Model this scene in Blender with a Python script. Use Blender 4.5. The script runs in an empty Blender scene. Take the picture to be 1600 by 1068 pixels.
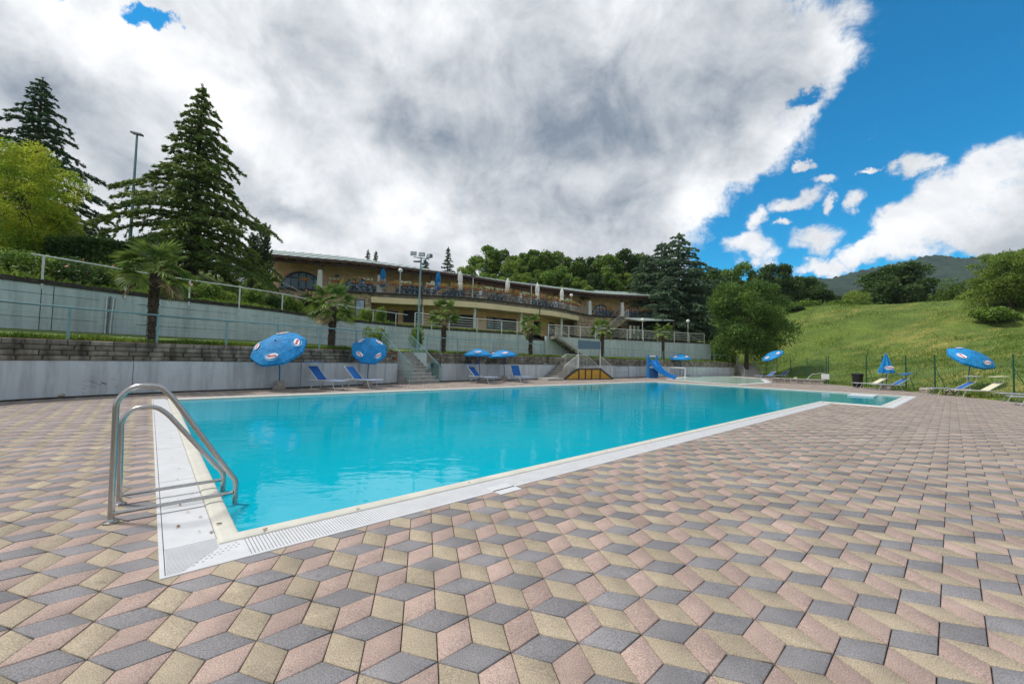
import bpy, bmesh, math, random
import numpy as np
from mathutils import Vector, Matrix, noise

random.seed(7)
rng = np.random.default_rng(7)
D = bpy.data
COL = bpy.context.scene.collection
SC = bpy.context.scene
PI = math.pi
R = math.radians

# ------------------------------------------------------------------ camera
# world: z = 0 is the pool deck, the camera stands at (0,0,CAM_H) looking along +Y
FOC, PITCH, ROLL, CAM_H = 627.488, R(2.41), R(1.47), 1.408
cam_d = D.cameras.new("camera")
cam = D.objects.new("camera", cam_d)
COL.objects.link(cam)
cam_d.sensor_width = 36.0
cam_d.lens = FOC / 1600 * 36
cam_d.clip_start = 0.05
cam_d.clip_end = 4000
_up0 = Vector((0, -math.sin(PITCH), math.cos(PITCH)))
_fw = Vector((0, math.cos(PITCH), math.sin(PITCH)))
_rt = Vector((1, 0, 0)) * math.cos(ROLL) + _up0 * math.sin(ROLL)
_up = -Vector((1, 0, 0)) * math.sin(ROLL) + _up0 * math.cos(ROLL)
m3 = Matrix((_rt, _up, -_fw)).transposed()
cam.matrix_world = Matrix.Translation((0, 0, CAM_H)) @ m3.to_4x4()
SC.camera = cam

def ray(u, v):                       # survey helper: direction seen at a photo pixel
    a = (u - 800) / FOC; b = (534 - v) / FOC
    return _fw + _rt * a + _up * b
def G(u, v, z=0.0):                  # point of the horizontal plane z
    r = ray(u, v); t = (z - CAM_H) / r.z
    return Vector((r.x * t, r.y * t, z))
def G2(u, v, z=0.0):
    p = G(u, v, z); return (p.x, p.y)
def at(u, v, Y):                     # point at depth Y
    r = ray(u, v); t = Y / r.y
    return Vector((r.x * t, Y, CAM_H + r.z * t))
def on_wall(u, v, A, B):             # point of the vertical plane through A, B
    n = Vector((-(B[1] - A[1]), B[0] - A[0])); r = ray(u, v)
    t = (n.x * A[0] + n.y * A[1]) / (n.x * r.x + n.y * r.y)
    return Vector((r.x * t, r.y * t, CAM_H + r.z * t))
def pix(P):
    d = Vector(P) - Vector((0, 0, CAM_H))
    f = d.dot(_fw)
    return 800 + FOC * d.dot(_rt) / f, 534 - FOC * d.dot(_up) / f

# ------------------------------------------------------------------ sky, sun, exposure
SUN_EL, SUN_AZ = R(60), R(-85)       # azimuth from +Y towards +X
world = D.worlds.new("World"); SC.world = world
world.use_nodes = True
wt = world.node_tree; WN = wt.nodes; WL = wt.links
WN.clear()
w_out = WN.new("ShaderNodeOutputWorld"); w_bg = WN.new("ShaderNodeBackground")
WL.new(w_bg.outputs[0], w_out.inputs[0])
def wnode(t, **k):
    n = WN.new(t)
    for a, b in k.items(): setattr(n, a, b)
    return n
def wmath(op, a, b=None, c=None, clamp=False):
    n = wnode("ShaderNodeMath", operation=op); n.use_clamp = clamp
    for i, x in enumerate((a, b, c)):
        if x is None: continue
        if isinstance(x, (int, float)): n.inputs[i].default_value = x
        else: WL.new(x, n.inputs[i])
    return n.outputs[0]
w_sky = wnode("ShaderNodeTexSky", sky_type='NISHITA')
w_sky.sun_disc = False
w_sky.sun_elevation = SUN_EL; w_sky.sun_rotation = SUN_AZ
w_sky.altitude = 300; w_sky.air_density = 1.0; w_sky.dust_density = 0.3; w_sky.ozone_density = 2.5
w_tc = wnode("ShaderNodeTexCoord")
w_sep = wnode("ShaderNodeSeparateXYZ"); WL.new(w_tc.outputs['Generated'], w_sep.inputs[0])
SKY_GAIN = 0.1 * 0.64
CLOUD_BRIGHT, CLOUD_DARK = (0.625, 0.63, 0.64), (0.145, 0.18, 0.225)

def azel(u, v):
    r = ray(u, v).normalized()
    return math.atan2(r.x, r.y), math.asin(r.z)

# cloud-layer coordinates (perspective of a flat layer) for the fine structure
dz = wmath('ADD', wmath('MAXIMUM', w_sep.outputs[2], 0.0), 0.16)
w_cmb = wnode("ShaderNodeCombineXYZ")
WL.new(wmath('DIVIDE', w_sep.outputs[0], dz), w_cmb.inputs[0])
WL.new(wmath('DIVIDE', w_sep.outputs[1], dz), w_cmb.inputs[1])
layer = w_cmb.outputs[0]
w_az = wmath('ARCTAN2', w_sep.outputs[0], w_sep.outputs[1])
w_el = wmath('ARCSINE', w_sep.outputs[2])
w_ae = wnode("ShaderNodeCombineXYZ"); WL.new(w_az, w_ae.inputs[0]); WL.new(w_el, w_ae.inputs[1])
def wnoise(vec, scale, detail, rough, dist=0.0, off=(0, 0, 0), sc=(1, 1, 1), lac=2.0):
    mp = wnode("ShaderNodeMapping"); mp.inputs[1].default_value = off; mp.inputs[3].default_value = sc
    WL.new(vec, mp.inputs[0])
    n = wnode("ShaderNodeTexNoise"); n.inputs['Scale'].default_value = scale
    n.inputs['Detail'].default_value = detail; n.inputs['Roughness'].default_value = rough
    n.inputs['Distortion'].default_value = dist; n.inputs['Lacunarity'].default_value = lac
    WL.new(mp.outputs[0], n.inputs['Vector'])
    return n
# warp the angular coordinates with noise so that every outline is ragged
nw = wnoise(w_tc.outputs['Generated'], 5.0, 8, 0.62)
sub = wnode("ShaderNodeVectorMath", operation='SUBTRACT'); WL.new(nw.outputs['Color'], sub.inputs[0]); sub.inputs[1].default_value = (.5, .5, .5)
scl = wnode("ShaderNodeVectorMath", operation='SCALE'); WL.new(sub.outputs[0], scl.inputs[0]); scl.inputs['Scale'].default_value = 0.20
addv = wnode("ShaderNodeVectorMath", operation='ADD'); WL.new(w_ae.outputs[0], addv.inputs[0]); WL.new(scl.outputs[0], addv.inputs[1])
warped = addv.outputs[0]
def ellipse(u, v, ru, rv, rot=0.0, soft=0.5, vec=None):
    """soft elliptical patch of sky given by the direction of its centre and angular radii"""
    c = azel(u, v)
    ra = abs(azel(u + ru, v)[0] - azel(u - ru, v)[0]) / 2
    re = abs(azel(u, v + rv)[1] - azel(u, v - rv)[1]) / 2
    mp = wnode("ShaderNodeMapping", vector_type='TEXTURE')
    mp.inputs[1].default_value = (c[0], c[1], 0); mp.inputs[2].default_value = (0, 0, R(rot)); mp.inputs[3].default_value = (ra, re, 1)
    WL.new(vec or warped, mp.inputs[0])
    ln = wnode("ShaderNodeVectorMath", operation='LENGTH'); WL.new(mp.outputs[0], ln.inputs[0])
    mr = wnode("ShaderNodeMapRange", interpolation_type='SMOOTHSTEP')
    mr.inputs['From Min'].default_value = 1 + soft; mr.inputs['From Max'].default_value = max(0.0, 1 - soft)
    WL.new(ln.outputs['Value'], mr.inputs['Value'])
    return mr.outputs[0]
# edge of the big cloud deck: azimuth of the edge as a curve of elevation
w_ws = wnode("ShaderNodeSeparateXYZ"); WL.new(warped, w_ws.inputs[0])
edge_pts = [azel(u, v) for u, v in ((1075, 420), (1105, 350), (1150, 300), (1215, 255), (1265, 200), (1300, 150), (1345, 95), (1345, 50), (1290, 0), (1270, -60))]
fc = wnode("ShaderNodeFloatCurve"); cv = fc.mapping.curves[0]
cv.points[0].location = (0, edge_pts[0][0]); cv.points[1].location = (1, 0.55)
for a, e in edge_pts: cv.points.new(max(0.01, e), a)
fc.mapping.update(); WL.new(w_ws.outputs[1], fc.inputs['Value'])
deck_f = wmath('MULTIPLY', wmath('SUBTRACT', fc.outputs[0], w_ws.outputs[0]), 9.0, clamp=False)   # >0 inside the deck
deck_m = wmath('ADD', deck_f, 0.5, clamp=True)
back = wnode("ShaderNodeMapRange", interpolation_type='SMOOTHSTEP'); back.inputs['From Min'].default_value = -2.0; back.inputs['From Max'].default_value = -1.5
WL.new(w_az, back.inputs['Value'])
deck_m = wmath('MULTIPLY', deck_m, back.outputs[0])
# broken clouds for the rest of the sky (behind and beside the camera)
nb = wnoise(layer, 0.9, 7, 0.6, off=(3.1, 1.7, 0))
side = wnode("ShaderNodeMapRange", interpolation_type='SMOOTHSTEP'); side.inputs['From Min'].default_value = 0.95; side.inputs['From Max'].default_value = 1.15
WL.new(wmath('ABSOLUTE', w_az), side.inputs['Value'])
brk = wnode("ShaderNodeMapRange", interpolation_type='SMOOTHSTEP'); brk.inputs['From Min'].default_value = 0.36; brk.inputs['From Max'].default_value = 0.50
WL.new(nb.outputs[0], brk.inputs['Value'])
deck_m = wmath('MAXIMUM', deck_m, wmath('MULTIPLY', brk.outputs[0], side.outputs[0]))
for e in [(1575, 280, 125, 78, 20, .34), (1485, 345, 112, 48, 28, .42), (1395, 388, 78, 26, 20, .6), (1640, 330, 160, 95, 0, .3), (1300, 420, 66, 15, 0, .7),
          (1285, 380, 46, 22, 12, 1.0), (1240, 318, 42, 12, 8, 1.0), (1180, 352, 18, 22, 10, 1.0), (1165, 400, 46, 24, 0, .8), (1355, 312, 16, 13, 0, 1.0), (1235, 355, 12, 6, 0, 1.0), (1312, 318, 9, 11, 0, 1.0),
          (1290, 283, 24, 8, -10, 1.0), (1380, 262, 24, 5, 0, 1.0), (1450, 250, 30, 18, 30, .8), (1258, 255, 14, 7, 0, .9), (1440, 330, 20, 10, 0, .9)]:
    deck_m = wmath('MAXIMUM', deck_m, ellipse(*e[:4], rot=e[4], soft=e[5]))
for e in [(246, 42, 40, 20, 10, .6), (100, -8, 40, 12, 0, .6), (1240, 150, 22, 10, 0, .9)]:
    deck_m = wmath('MULTIPLY', deck_m, wmath('SUBTRACT', 1.0, wmath('MULTIPLY', ellipse(*e[:4], rot=e[4], soft=e[5]), 0.9)))
n_op = wnoise(layer, 3.4, 9, 0.68, off=(1, 5, 0))
n_op2 = wnoise(w_tc.outputs['Generated'], 16, 9, 0.7, dist=.3, off=(4, 2, 8))
opac = wmath('ADD', wmath('ADD', deck_m, wmath('MULTIPLY', wmath('SUBTRACT', deck_f, 1.0, clamp=True), 0.5)), wmath('MULTIPLY', wmath('SUBTRACT', n_op.outputs[0], 0.5), 0.9))
opac = wmath('ADD', opac, wmath('MULTIPLY', wmath('SUBTRACT', n_op2.outputs[0], 0.5), 1.7))
opac = wmath('SUBTRACT', opac, wmath('MULTIPLY', ellipse(248, 44, 34, 16, rot=10, soft=1.0), 0.95))
opac = wmath('SUBTRACT', opac, wmath('MULTIPLY', ellipse(100, -8, 40, 12, soft=.8), 1.2))
cm = wnode("ShaderNodeMapRange", interpolation_type='SMOOTHSTEP'); cm.inputs['From Min'].default_value = 0.24; cm.inputs['From Max'].default_value = 0.92
WL.new(opac, cm.inputs['Value'])
cover = cm.outputs[0]
# brightness of the cloud: big soft thick and thin places, then billows
tone = wmath('ADD', 0.54, 0.0)
for e, amt in [((230, 95, 170, 60, -28, .8), .34), ((370, 165, 130, 60, -35, .8), .28), ((90, 45, 120, 50, -40, .7), .20), ((660, 10, 90, 60, 0, .8), .25), ((590, 300, 130, 60, -35, .8), .26),
               ((440, 250, 110, 40, -50, .8), .12), ((1100, 330, 75, 60, 40, .7), .36), ((1235, 215, 60, 40, 40, .7), .26), ((1320, 80, 50, 60, 60, .7), .32), ((830, 140, 110, 60, 40, .8), .12), ((470, 380, 120, 26, 0, .8), .25),
               ((1580, 270, 150, 80, 0, .8), .20), ((1450, 360, 120, 50, 20, .8), .24), ((1240, 380, 150, 90, 0, .6), .30), ((140, 300, 60, 40, 0, .8), .14), ((700, 360, 70, 34, 0, .8), .12),
               ((980, 185, 230, 75, -12, .85), -.28), ((840, 215, 120, 50, 0, .8), -.14), ((150, 215, 130, 45, -42, .8), -.24), ((40, 110, 70, 60, 0, .8), -.14), ((420, 330, 80, 25, -12, .8), -.26), ((760, 245, 130, 45, 0, .8), -.18),
               ((520, 60, 110, 40, -20, .8), -.12), ((1130, 60, 150, 90, 0, .8), -.10), ((660, 225, 40, 26, 0, .9), -.14), ((880, 335, 130, 38, 0, .8), -.22), ((1600, 380, 90, 25, 0, .8), -.12), ((1020, 290, 90, 40, 20, .8), -.10)]:
    tone = wmath('ADD', tone, wmath('MULTIPLY', ellipse(*e[:4], rot=e[4], soft=e[5]), amt))
n_t1 = wnoise(layer, 1.6, 8, 0.62, dist=0.4, off=(0, 0, 3), sc=(1, 1.3, 1))
n_t2 = wnoise(w_tc.outputs['Generated'], 6.5, 9, 0.62, dist=0.35, off=(9, 0, 3))
tone = wmath('ADD', tone, wmath('MULTIPLY', wmath('SUBTRACT', n_t1.outputs[0], 0.5), 0.55))
tone = wmath('ADD', tone, wmath('MULTIPLY', wmath('SUBTRACT', n_t2.outputs[0], 0.5), 1.35))
n_t3 = wnoise(w_tc.outputs['Generated'], 15, 8, 0.6, dist=0.2, off=(2, 7, 5))
tone = wmath('ADD', tone, wmath('MULTIPLY', wmath('SUBTRACT', n_t3.outputs[0], 0.5), 0.45), clamp=True)
w_mixc = wnode("ShaderNodeMix", data_type='RGBA'); WL.new(tone, w_mixc.inputs[0])
w_mixc.inputs[6].default_value = (*CLOUD_DARK, 1); w_mixc.inputs[7].default_value = (*CLOUD_BRIGHT, 1)
w_skyc = wnode("ShaderNodeMix", data_type='RGBA', blend_type='MULTIPLY'); w_skyc.inputs[0].default_value = 1
WL.new(w_sky.outputs[0], w_skyc.inputs[6]); w_skyc.inputs[7].default_value = (0.10 * SKY_GAIN, 1.16 * SKY_GAIN, 1.50 * SKY_GAIN, 1)
w_fin = wnode("ShaderNodeMix", data_type='RGBA'); WL.new(cover, w_fin.inputs[0])
WL.new(w_skyc.outputs[2], w_fin.inputs[6]); WL.new(w_mixc.outputs[2], w_fin.inputs[7])
WL.new(w_fin.outputs[2], w_bg.inputs[0]); w_bg.inputs[1].default_value = 1.0
world.cycles.sampling_method = 'MANUAL'; world.cycles.sample_map_resolution = 512

sun_d = D.lights.new("sun", 'SUN'); sun_d.energy = 2.1; sun_d.angle = R(8); sun_d.color = (1, 0.95, 0.88)
sun = D.objects.new("sun", sun_d); COL.objects.link(sun)
_sd = Vector((math.sin(SUN_AZ) * math.cos(SUN_EL), math.cos(SUN_AZ) * math.cos(SUN_EL), math.sin(SUN_EL)))
sun.rotation_euler = (-_sd).to_track_quat('-Z', 'Y').to_euler()
SC.view_settings.view_transform = 'Standard'; SC.view_settings.look = 'None'
SC.view_settings.exposure = 0.75; SC.view_settings.gamma = 1.0; SC.view_settings.use_curve_mapping = False

# ------------------------------------------------------------------ materials
def shader(name, color, rough=0.8, metal=0.0, var=0.12, scale=6.0, bump=0.0, bscale=40.0, color2=None, mixlo=0.35, mixhi=0.65,
           island=0.0, obj=0.0, spec=0.4, detail=6, coords='Object', trans=0.0, stretch=(1, 1, 1)):
    m = D.materials.new(name); m.use_nodes = True
    nt = m.node_tree; N = nt.nodes; L = nt.links
    b = N['Principled BSDF']
    b.inputs['Roughness'].default_value = rough; b.inputs['Metallic'].default_value = metal
    b.inputs['Specular IOR Level'].default_value = spec
    if coords == 'World':
        g = N.new('ShaderNodeNewGeometry'); src = g.outputs['Position']
    else:
        tc = N.new('ShaderNodeTexCoord'); src = tc.outputs['Object']
    mp = N.new('ShaderNodeMapping'); mp.inputs[3].default_value = stretch; L.new(src, mp.inputs[0]); src = mp.outputs[0]
    n = N.new('ShaderNodeTexNoise'); n.inputs['Scale'].default_value = scale; n.inputs['Detail'].default_value = detail; n.inputs['Roughness'].default_value = .65
    L.new(src, n.inputs['Vector'])
    mr = N.new('ShaderNodeMapRange'); mr.inputs[1].default_value = mixlo; mr.inputs[2].default_value = mixhi
    L.new(n.outputs[0], mr.inputs[0])
    mix = N.new('ShaderNodeMix'); mix.data_type = 'RGBA'; L.new(mr.outputs[0], mix.inputs[0])
    c2 = color2 or tuple(c * (1 - var * 1.6) for c in color)
    c1 = color if color2 else tuple(min(1, c * (1 + var)) for c in color)
    mix.inputs[6].default_value = (*c1, 1); mix.inputs[7].default_value = (*c2, 1)
    col = mix.outputs[2]
    if island or obj:
        g = N.new('ShaderNodeNewGeometry'); oi = N.new('ShaderNodeObjectInfo')
        a = N.new('ShaderNodeMath'); a.operation = 'MULTIPLY_ADD'; L.new(g.outputs['Random Per Island'], a.inputs[0]); a.inputs[1].default_value = island * 2; a.inputs[2].default_value = 1 - island
        c = N.new('ShaderNodeMath'); c.operation = 'MULTIPLY_ADD'; L.new(oi.outputs['Random'], c.inputs[0]); c.inputs[1].default_value = obj * 2; c.inputs[2].default_value = 1 - obj
        d = N.new('ShaderNodeMath'); d.operation = 'MULTIPLY'; L.new(a.outputs[0], d.inputs[0]); L.new(c.outputs[0], d.inputs[1])
        vm = N.new('ShaderNodeVectorMath'); vm.operation = 'SCALE'; L.new(col, vm.inputs[0]); L.new(d.outputs[0], vm.inputs['Scale'])
        col = vm.outputs[0]
    L.new(col, b.inputs['Base Color'])
    if bump:
        n2 = N.new('ShaderNodeTexNoise'); n2.inputs['Scale'].default_value = bscale; n2.inputs['Detail'].default_value = 4
        L.new(src, n2.inputs['Vector'])
        bp = N.new('ShaderNodeBump'); bp.inputs['Strength'].default_value = min(1, bump); bp.inputs['Distance'].default_value = 0.01 if bscale > 20 else 0.03
        L.new(n2.outputs[0], bp.inputs['Height']); L.new(bp.outputs[0], b.inputs['Normal'])
    return m
def leafmat(name, color, dark, rough=0.55, tr=0.35, scale=1.2, isl=0.45, obj=0.1):
    """leaf material: diffuse and thin translucency, tone varies per leaf and in soft clumps"""
    color = tuple(c * 1.3 for c in color); dark = tuple(c * 1.35 for c in dark)
    m = shader(name, color, rough, color2=dark, scale=scale, mixlo=.35, mixhi=.65, island=isl, obj=obj, spec=0.3, detail=3)
    nt = m.node_tree; N = nt.nodes; L = nt.links; b = N['Principled BSDF']
    t = N.new('ShaderNodeBsdfTranslucent'); mx = N.new('ShaderNodeMixShader'); mx.inputs[0].default_value = tr
    lk = b.inputs['Base Color'].links[0].from_socket
    L.new(lk, t.inputs['Color']); out = N['Material Output']
    L.new(b.outputs[0], mx.inputs[1]); L.new(t.outputs[0], mx.inputs[2]); L.new(mx.outputs[0], out.inputs[0])
    return m
def nodes_of(m): return m.node_tree.nodes, m.node_tree.links

M = {}
def paver_mat(name, c):
    m = shader(name, c, 0.72, var=.10, scale=3.0, island=.16, obj=.10, spec=.4, coords='World')
    N, L = nodes_of(m); b = N['Principled BSDF']
    g = N.new('ShaderNodeNewGeometry')
    sp = N.new('ShaderNodeTexNoise'); sp.inputs['Scale'].default_value = 170; sp.inputs['Detail'].default_value = 3; sp.inputs['Roughness'].default_value = .8
    L.new(g.outputs['Position'], sp.inputs['Vector'])
    rmp = N.new('ShaderNodeMapRange'); rmp.inputs[1].default_value = .36; rmp.inputs[2].default_value = .64; rmp.inputs[3].default_value = .52; rmp.inputs[4].default_value = 1.48
    L.new(sp.outputs[0], rmp.inputs[0])
    # dirt in broad patches and dark moss blotches
    dn = N.new('ShaderNodeTexNoise'); dn.inputs['Scale'].default_value = 1.1; dn.inputs['Detail'].default_value = 7; dn.inputs['Roughness'].default_value = .7; L.new(g.outputs['Position'], dn.inputs['Vector'])
    dr = N.new('ShaderNodeMapRange'); dr.inputs[1].default_value = .3; dr.inputs[2].default_value = .75; dr.inputs[3].default_value = 1.16; dr.inputs[4].default_value = .78; L.new(dn.outputs[0], dr.inputs[0])
    bn = N.new('ShaderNodeTexNoise'); bn.inputs['Scale'].default_value = 5.5; bn.inputs['Detail'].default_value = 8; bn.inputs['Roughness'].default_value = .75; L.new(g.outputs['Position'], bn.inputs['Vector'])
    br = N.new('ShaderNodeMapRange'); br.inputs[1].default_value = .60; br.inputs[2].default_value = .74; br.inputs[3].default_value = 1; br.inputs[4].default_value = .52; L.new(bn.outputs[0], br.inputs[0])
    mu = N.new('ShaderNodeMath'); mu.operation = 'MULTIPLY'; L.new(rmp.outputs[0], mu.inputs[0]); L.new(dr.outputs[0], mu.inputs[1])
    mu2 = N.new('ShaderNodeMath'); mu2.operation = 'MULTIPLY'; L.new(mu.outputs[0], mu2.inputs[0]); L.new(br.outputs[0], mu2.inputs[1])
    src = b.inputs['Base Color'].links[0].from_socket
    vm = N.new('ShaderNodeVectorMath'); vm.operation = 'SCALE'; L.new(src, vm.inputs[0]); L.new(mu2.outputs[0], vm.inputs['Scale'])
    L.new(vm.outputs[0], b.inputs['Base Color'])
    bp = N.new('ShaderNodeBump'); bp.inputs['Strength'].default_value = .5; bp.inputs['Distance'].default_value = .003
    L.new(sp.outputs[0], bp.inputs['Height']); L.new(bp.outputs[0], b.inputs['Normal'])
    return m
M['p_grey'] = paver_mat('paver_grey', (.195, .188, .196))
M['p_pink'] = paver_mat('paver_pink', (.345, .255, .22))
M['p_yellow'] = paver_mat('paver_yellow', (.33, .275, .20))
M['joint'] = shader('joint_sand', (.045, .038, .028), .95, var=.3, scale=20, coords='World')
M['white_pvc'] = shader('white_panel', (.57, .58, .60), .45, var=.04, scale=5, coords='World')
M['cream'] = shader('cream_coping', (.56, .545, .48), .5, var=.06, scale=4, coords='World')
M['basin'] = shader('basin_liner', (.10, .62, .72), .6, var=.04, scale=1, coords='World')
M['steel'] = shader('brushed_steel', (.46, .45, .44), .27, metal=1, var=.05, scale=30)
M['alu'] = shader('aluminium', (.62, .64, .66), .38, metal=.6, var=.05)
M['blue_canvas'] = shader('blue_canvas', (.004, .21, .50), .7, var=.20, scale=7, island=.07, bump=.6, bscale=7)
M['blue_mesh'] = shader('blue_mesh_fabric', (.012, .11, .36), .75, var=.1, scale=12)
M['cream_mesh'] = shader('cream_mesh_fabric', (.62, .58, .42), .75, var=.06, scale=12)
M['blue_pole'] = shader('blue_pole', (.03, .14, .36), .4, var=.05)
M['logo_white'] = shader('logo_white', (.8, .8, .82), .6, var=.02)
M['logo_red'] = shader('logo_red', (.6, .03, .06), .6, var=.02)
M['logo_cyan'] = shader('logo_cyan', (.25, .55, .78), .6, var=.02)
M['concrete'] = shader('concrete', (.34, .31, .27), .9, var=.25, scale=9, bump=.5, bscale=50)
M['concrete_light'] = shader('pale_concrete', (.42, .41, .38), .9, var=.18, scale=6, bump=.3, bscale=40)
M['teal_rail'] = shader('teal_painted_rail', (.17, .30, .31), .4, metal=.1, var=.10, scale=8)
M['galv'] = shader('galvanised_rail', (.62, .64, .62), .42, metal=.35, var=.12, scale=8)
M['wire'] = shader('wire', (.12, .16, .18), .5, metal=.3)

# ------------------------------------------------------------------ mesh helpers
class MB:
    def __init__(s): s.v = []; s.f = []; s.mi = []
    def quad(s, a, b, c, d, mi=0):
        k = len(s.v); s.v += [tuple(a), tuple(b), tuple(c), tuple(d)]; s.f.append((k, k + 1, k + 2, k + 3)); s.mi.append(mi)
    def poly(s, pts, mi=0):
        k = len(s.v); s.v += [tuple(p) for p in pts]; s.f.append(tuple(range(k, k + len(pts)))); s.mi.append(mi)
    def hexa(s, b4, t4, mi=0):
        k = len(s.v); s.v += [tuple(p) for p in b4] + [tuple(p) for p in t4]
        for f in ((3, 2, 1, 0), (4, 5, 6, 7), (0, 1, 5, 4), (1, 2, 6, 5), (2, 3, 7, 6), (3, 0, 4, 7)): s.f.append(tuple(k + i for i in f)); s.mi.append(mi)
    def box(s, c, size, rz=0, mi=0):
        x, y, z = size[0] / 2, size[1] / 2, size[2] / 2; cs, sn = math.cos(rz), math.sin(rz)
        def T(a, b, h): return (c[0] + a * cs - b * sn, c[1] + a * sn + b * cs, c[2] + h)
        s.hexa([T(-x, -y, -z), T(x, -y, -z), T(x, y, -z), T(-x, y, -z)], [T(-x, -y, z), T(x, -y, z), T(x, y, z), T(-x, y, z)], mi)
    def bar(s, a, b, w, h, mi=0, up=(0, 0, 1)):          # rectangular bar between two points
        a = Vector(a); b = Vector(b); d = (b - a).normalized(); u = Vector(up)
        if abs(d.dot(u)) > .98: u = Vector((1, 0, 0))
        x = d.cross(u).normalized() * (w / 2); y = x.cross(d).normalized() * (h / 2)
        s.hexa([a - x - y, a + x - y, b + x - y, b - x - y], [a - x + y, a + x + y, b + x + y, b - x + y], mi)
    def tube(s, pts, r, n=8, mi=0, cap=True):
        pts = [Vector(p) for p in pts]; rs = r if isinstance(r, (list, tuple)) else [r] * len(pts)
        k0 = len(s.v); prev = None
        for i, p in enumerate(pts):
            d = (pts[min(i + 1, len(pts) - 1)] - pts[max(i - 1, 0)]).normalized()
            if prev is None:
                u = Vector((0, 0, 1)) if abs(d.z) < .9 else Vector((1, 0, 0)); x = d.cross(u).normalized()
            else:
                x = (prev - d * prev.dot(d)).normalized()
            prev = x; y = d.cross(x)
            for j in range(n):
                a = 2 * PI * j / n; s.v.append(tuple(p + (x * math.cos(a) + y * math.sin(a)) * rs[i]))
        for i in range(len(pts) - 1):
            for j in range(n):
                a = k0 + i * n + j; b = k0 + i * n + (j + 1) % n; s.f.append((a, b, b + n, a + n)); s.mi.append(mi)
        if cap:
            s.f.append(tuple(k0 + j for j in reversed(range(n)))); s.mi.append(mi)
            s.f.append(tuple(k0 + (len(pts) - 1) * n + j for j in range(n))); s.mi.append(mi)
    def lathe(s, c, prof, n=16, mi=0, sq=False):
        k0 = len(s.v)
        for r, z in prof:
            for j in range(n):
                a = 2 * PI * (j + .5) / n; s.v.append((c[0] + r * math.cos(a), c[1] + r * math.sin(a), c[2] + z))
        for i in range(len(prof) - 1):
            for j in range(n):
                a = k0 + i * n + j; b = k0 + i * n + (j + 1) % n; s.f.append((a, b, b + n, a + n)); s.mi.append(mi)
        s.f.append(tuple(k0 + j for j in reversed(range(n)))); s.mi.append(mi)
        s.f.append(tuple(k0 + (len(prof) - 1) * n + j for j in range(n))); s.mi.append(mi)
    def prism(s, poly, z0, z1, mi=0):                    # counter-clockwise polygon
        n = len(poly); k = len(s.v)
        s.v += [(p[0], p[1], z0) for p in poly] + [(p[0], p[1], z1) for p in poly]
        s.f.append(tuple(k + i for i in reversed(range(n)))); s.f.append(tuple(k + n + i for i in range(n))); s.mi += [mi, mi]
        for i in range(n): s.f.append((k + i, k + (i + 1) % n, k + n + (i + 1) % n, k + n + i)); s.mi.append(mi)
    def mesh(s, name, mats, smooth=False):
        me = D.meshes.new(name); me.from_pydata(s.v, [], s.f)
        for m in (mats if isinstance(mats, (list, tuple)) else [mats]): me.materials.append(m)
        if len(me.materials) > 1: me.polygons.foreach_set('material_index', s.mi)
        if smooth:
            me.polygons.foreach_set('use_smooth', [True] * len(me.polygons))
            try: me.set_sharp_from_angle(angle=R(40))
            except Exception: pass
        me.update(); return me
    def build(s, name, mats, parent=None, smooth=False):
        return link(name, s.mesh(name, mats, smooth), parent)
def link(name, me, parent=None, loc=None):
    o = D.objects.new(name, me); COL.objects.link(o)
    if parent is not None:
        o.parent = parent
        if loc is None: o.location = -parent['base'] if False else (0, 0, 0)
    if loc is not None: o.location = loc
    return o
def tag(o, label, cat, group=None):
    o['label'] = label; o['category'] = cat
    if group: o['group'] = group
    return o
def thing(name, label, cat, loc=(0, 0, 0), rz=0, group=None):
    o = D.objects.new(name, None); COL.objects.link(o); o.location = loc; o.rotation_euler = (0, 0, rz); o.empty_display_size = .1
    return tag(o, label, cat, group)
def keep(o, parent):                # world-space mesh under a placed Empty
    o.parent = parent
    o.matrix_parent_inverse = (Matrix.Translation(parent.location) @ parent.rotation_euler.to_matrix().to_4x4()).inverted()
    return o
def structure(o): o['kind'] = 'structure'; return o
def stuff(o): o['kind'] = 'stuff'; return o
def dup(root, loc, rz=None, label=None, group=None):
    r = root.copy(); COL.objects.link(r); r.location = loc
    if rz is not None: r.rotation_euler = (0, 0, rz)
    if label: r['label'] = label
    if group: r['group'] = group
    for ch in list(root.children):
        c = ch.copy(); COL.objects.link(c); c.parent = r; c.matrix_parent_inverse = Matrix()
        for g in list(ch.children):
            d = g.copy(); COL.objects.link(d); d.parent = c
    return r
def npmesh(name, V, F, mats, smooth=False, mi=None):
    """fast mesh from numpy arrays; F is (n,k) with a constant k"""
    me = D.meshes.new(name); n, k = F.shape
    me.vertices.add(len(V)); me.vertices.foreach_set('co', np.ascontiguousarray(V, dtype=np.float32).ravel())
    me.loops.add(n * k); me.loops.foreach_set('vertex_index', np.ascontiguousarray(F, dtype=np.int32).ravel())
    me.polygons.add(n); me.polygons.foreach_set('loop_start', np.arange(0, n * k, k, dtype=np.int32))
    try: me.polygons.foreach_set('loop_total', np.full(n, k, dtype=np.int32))
    except Exception: pass
    for m in (mats if isinstance(mats, (list, tuple)) else [mats]): me.materials.append(m)
    if mi is not None: me.polygons.foreach_set('material_index', mi.astype(np.int32))
    if smooth: me.polygons.foreach_set('use_smooth', np.ones(n, dtype=bool))
    me.update(calc_edges=True); return me

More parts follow.
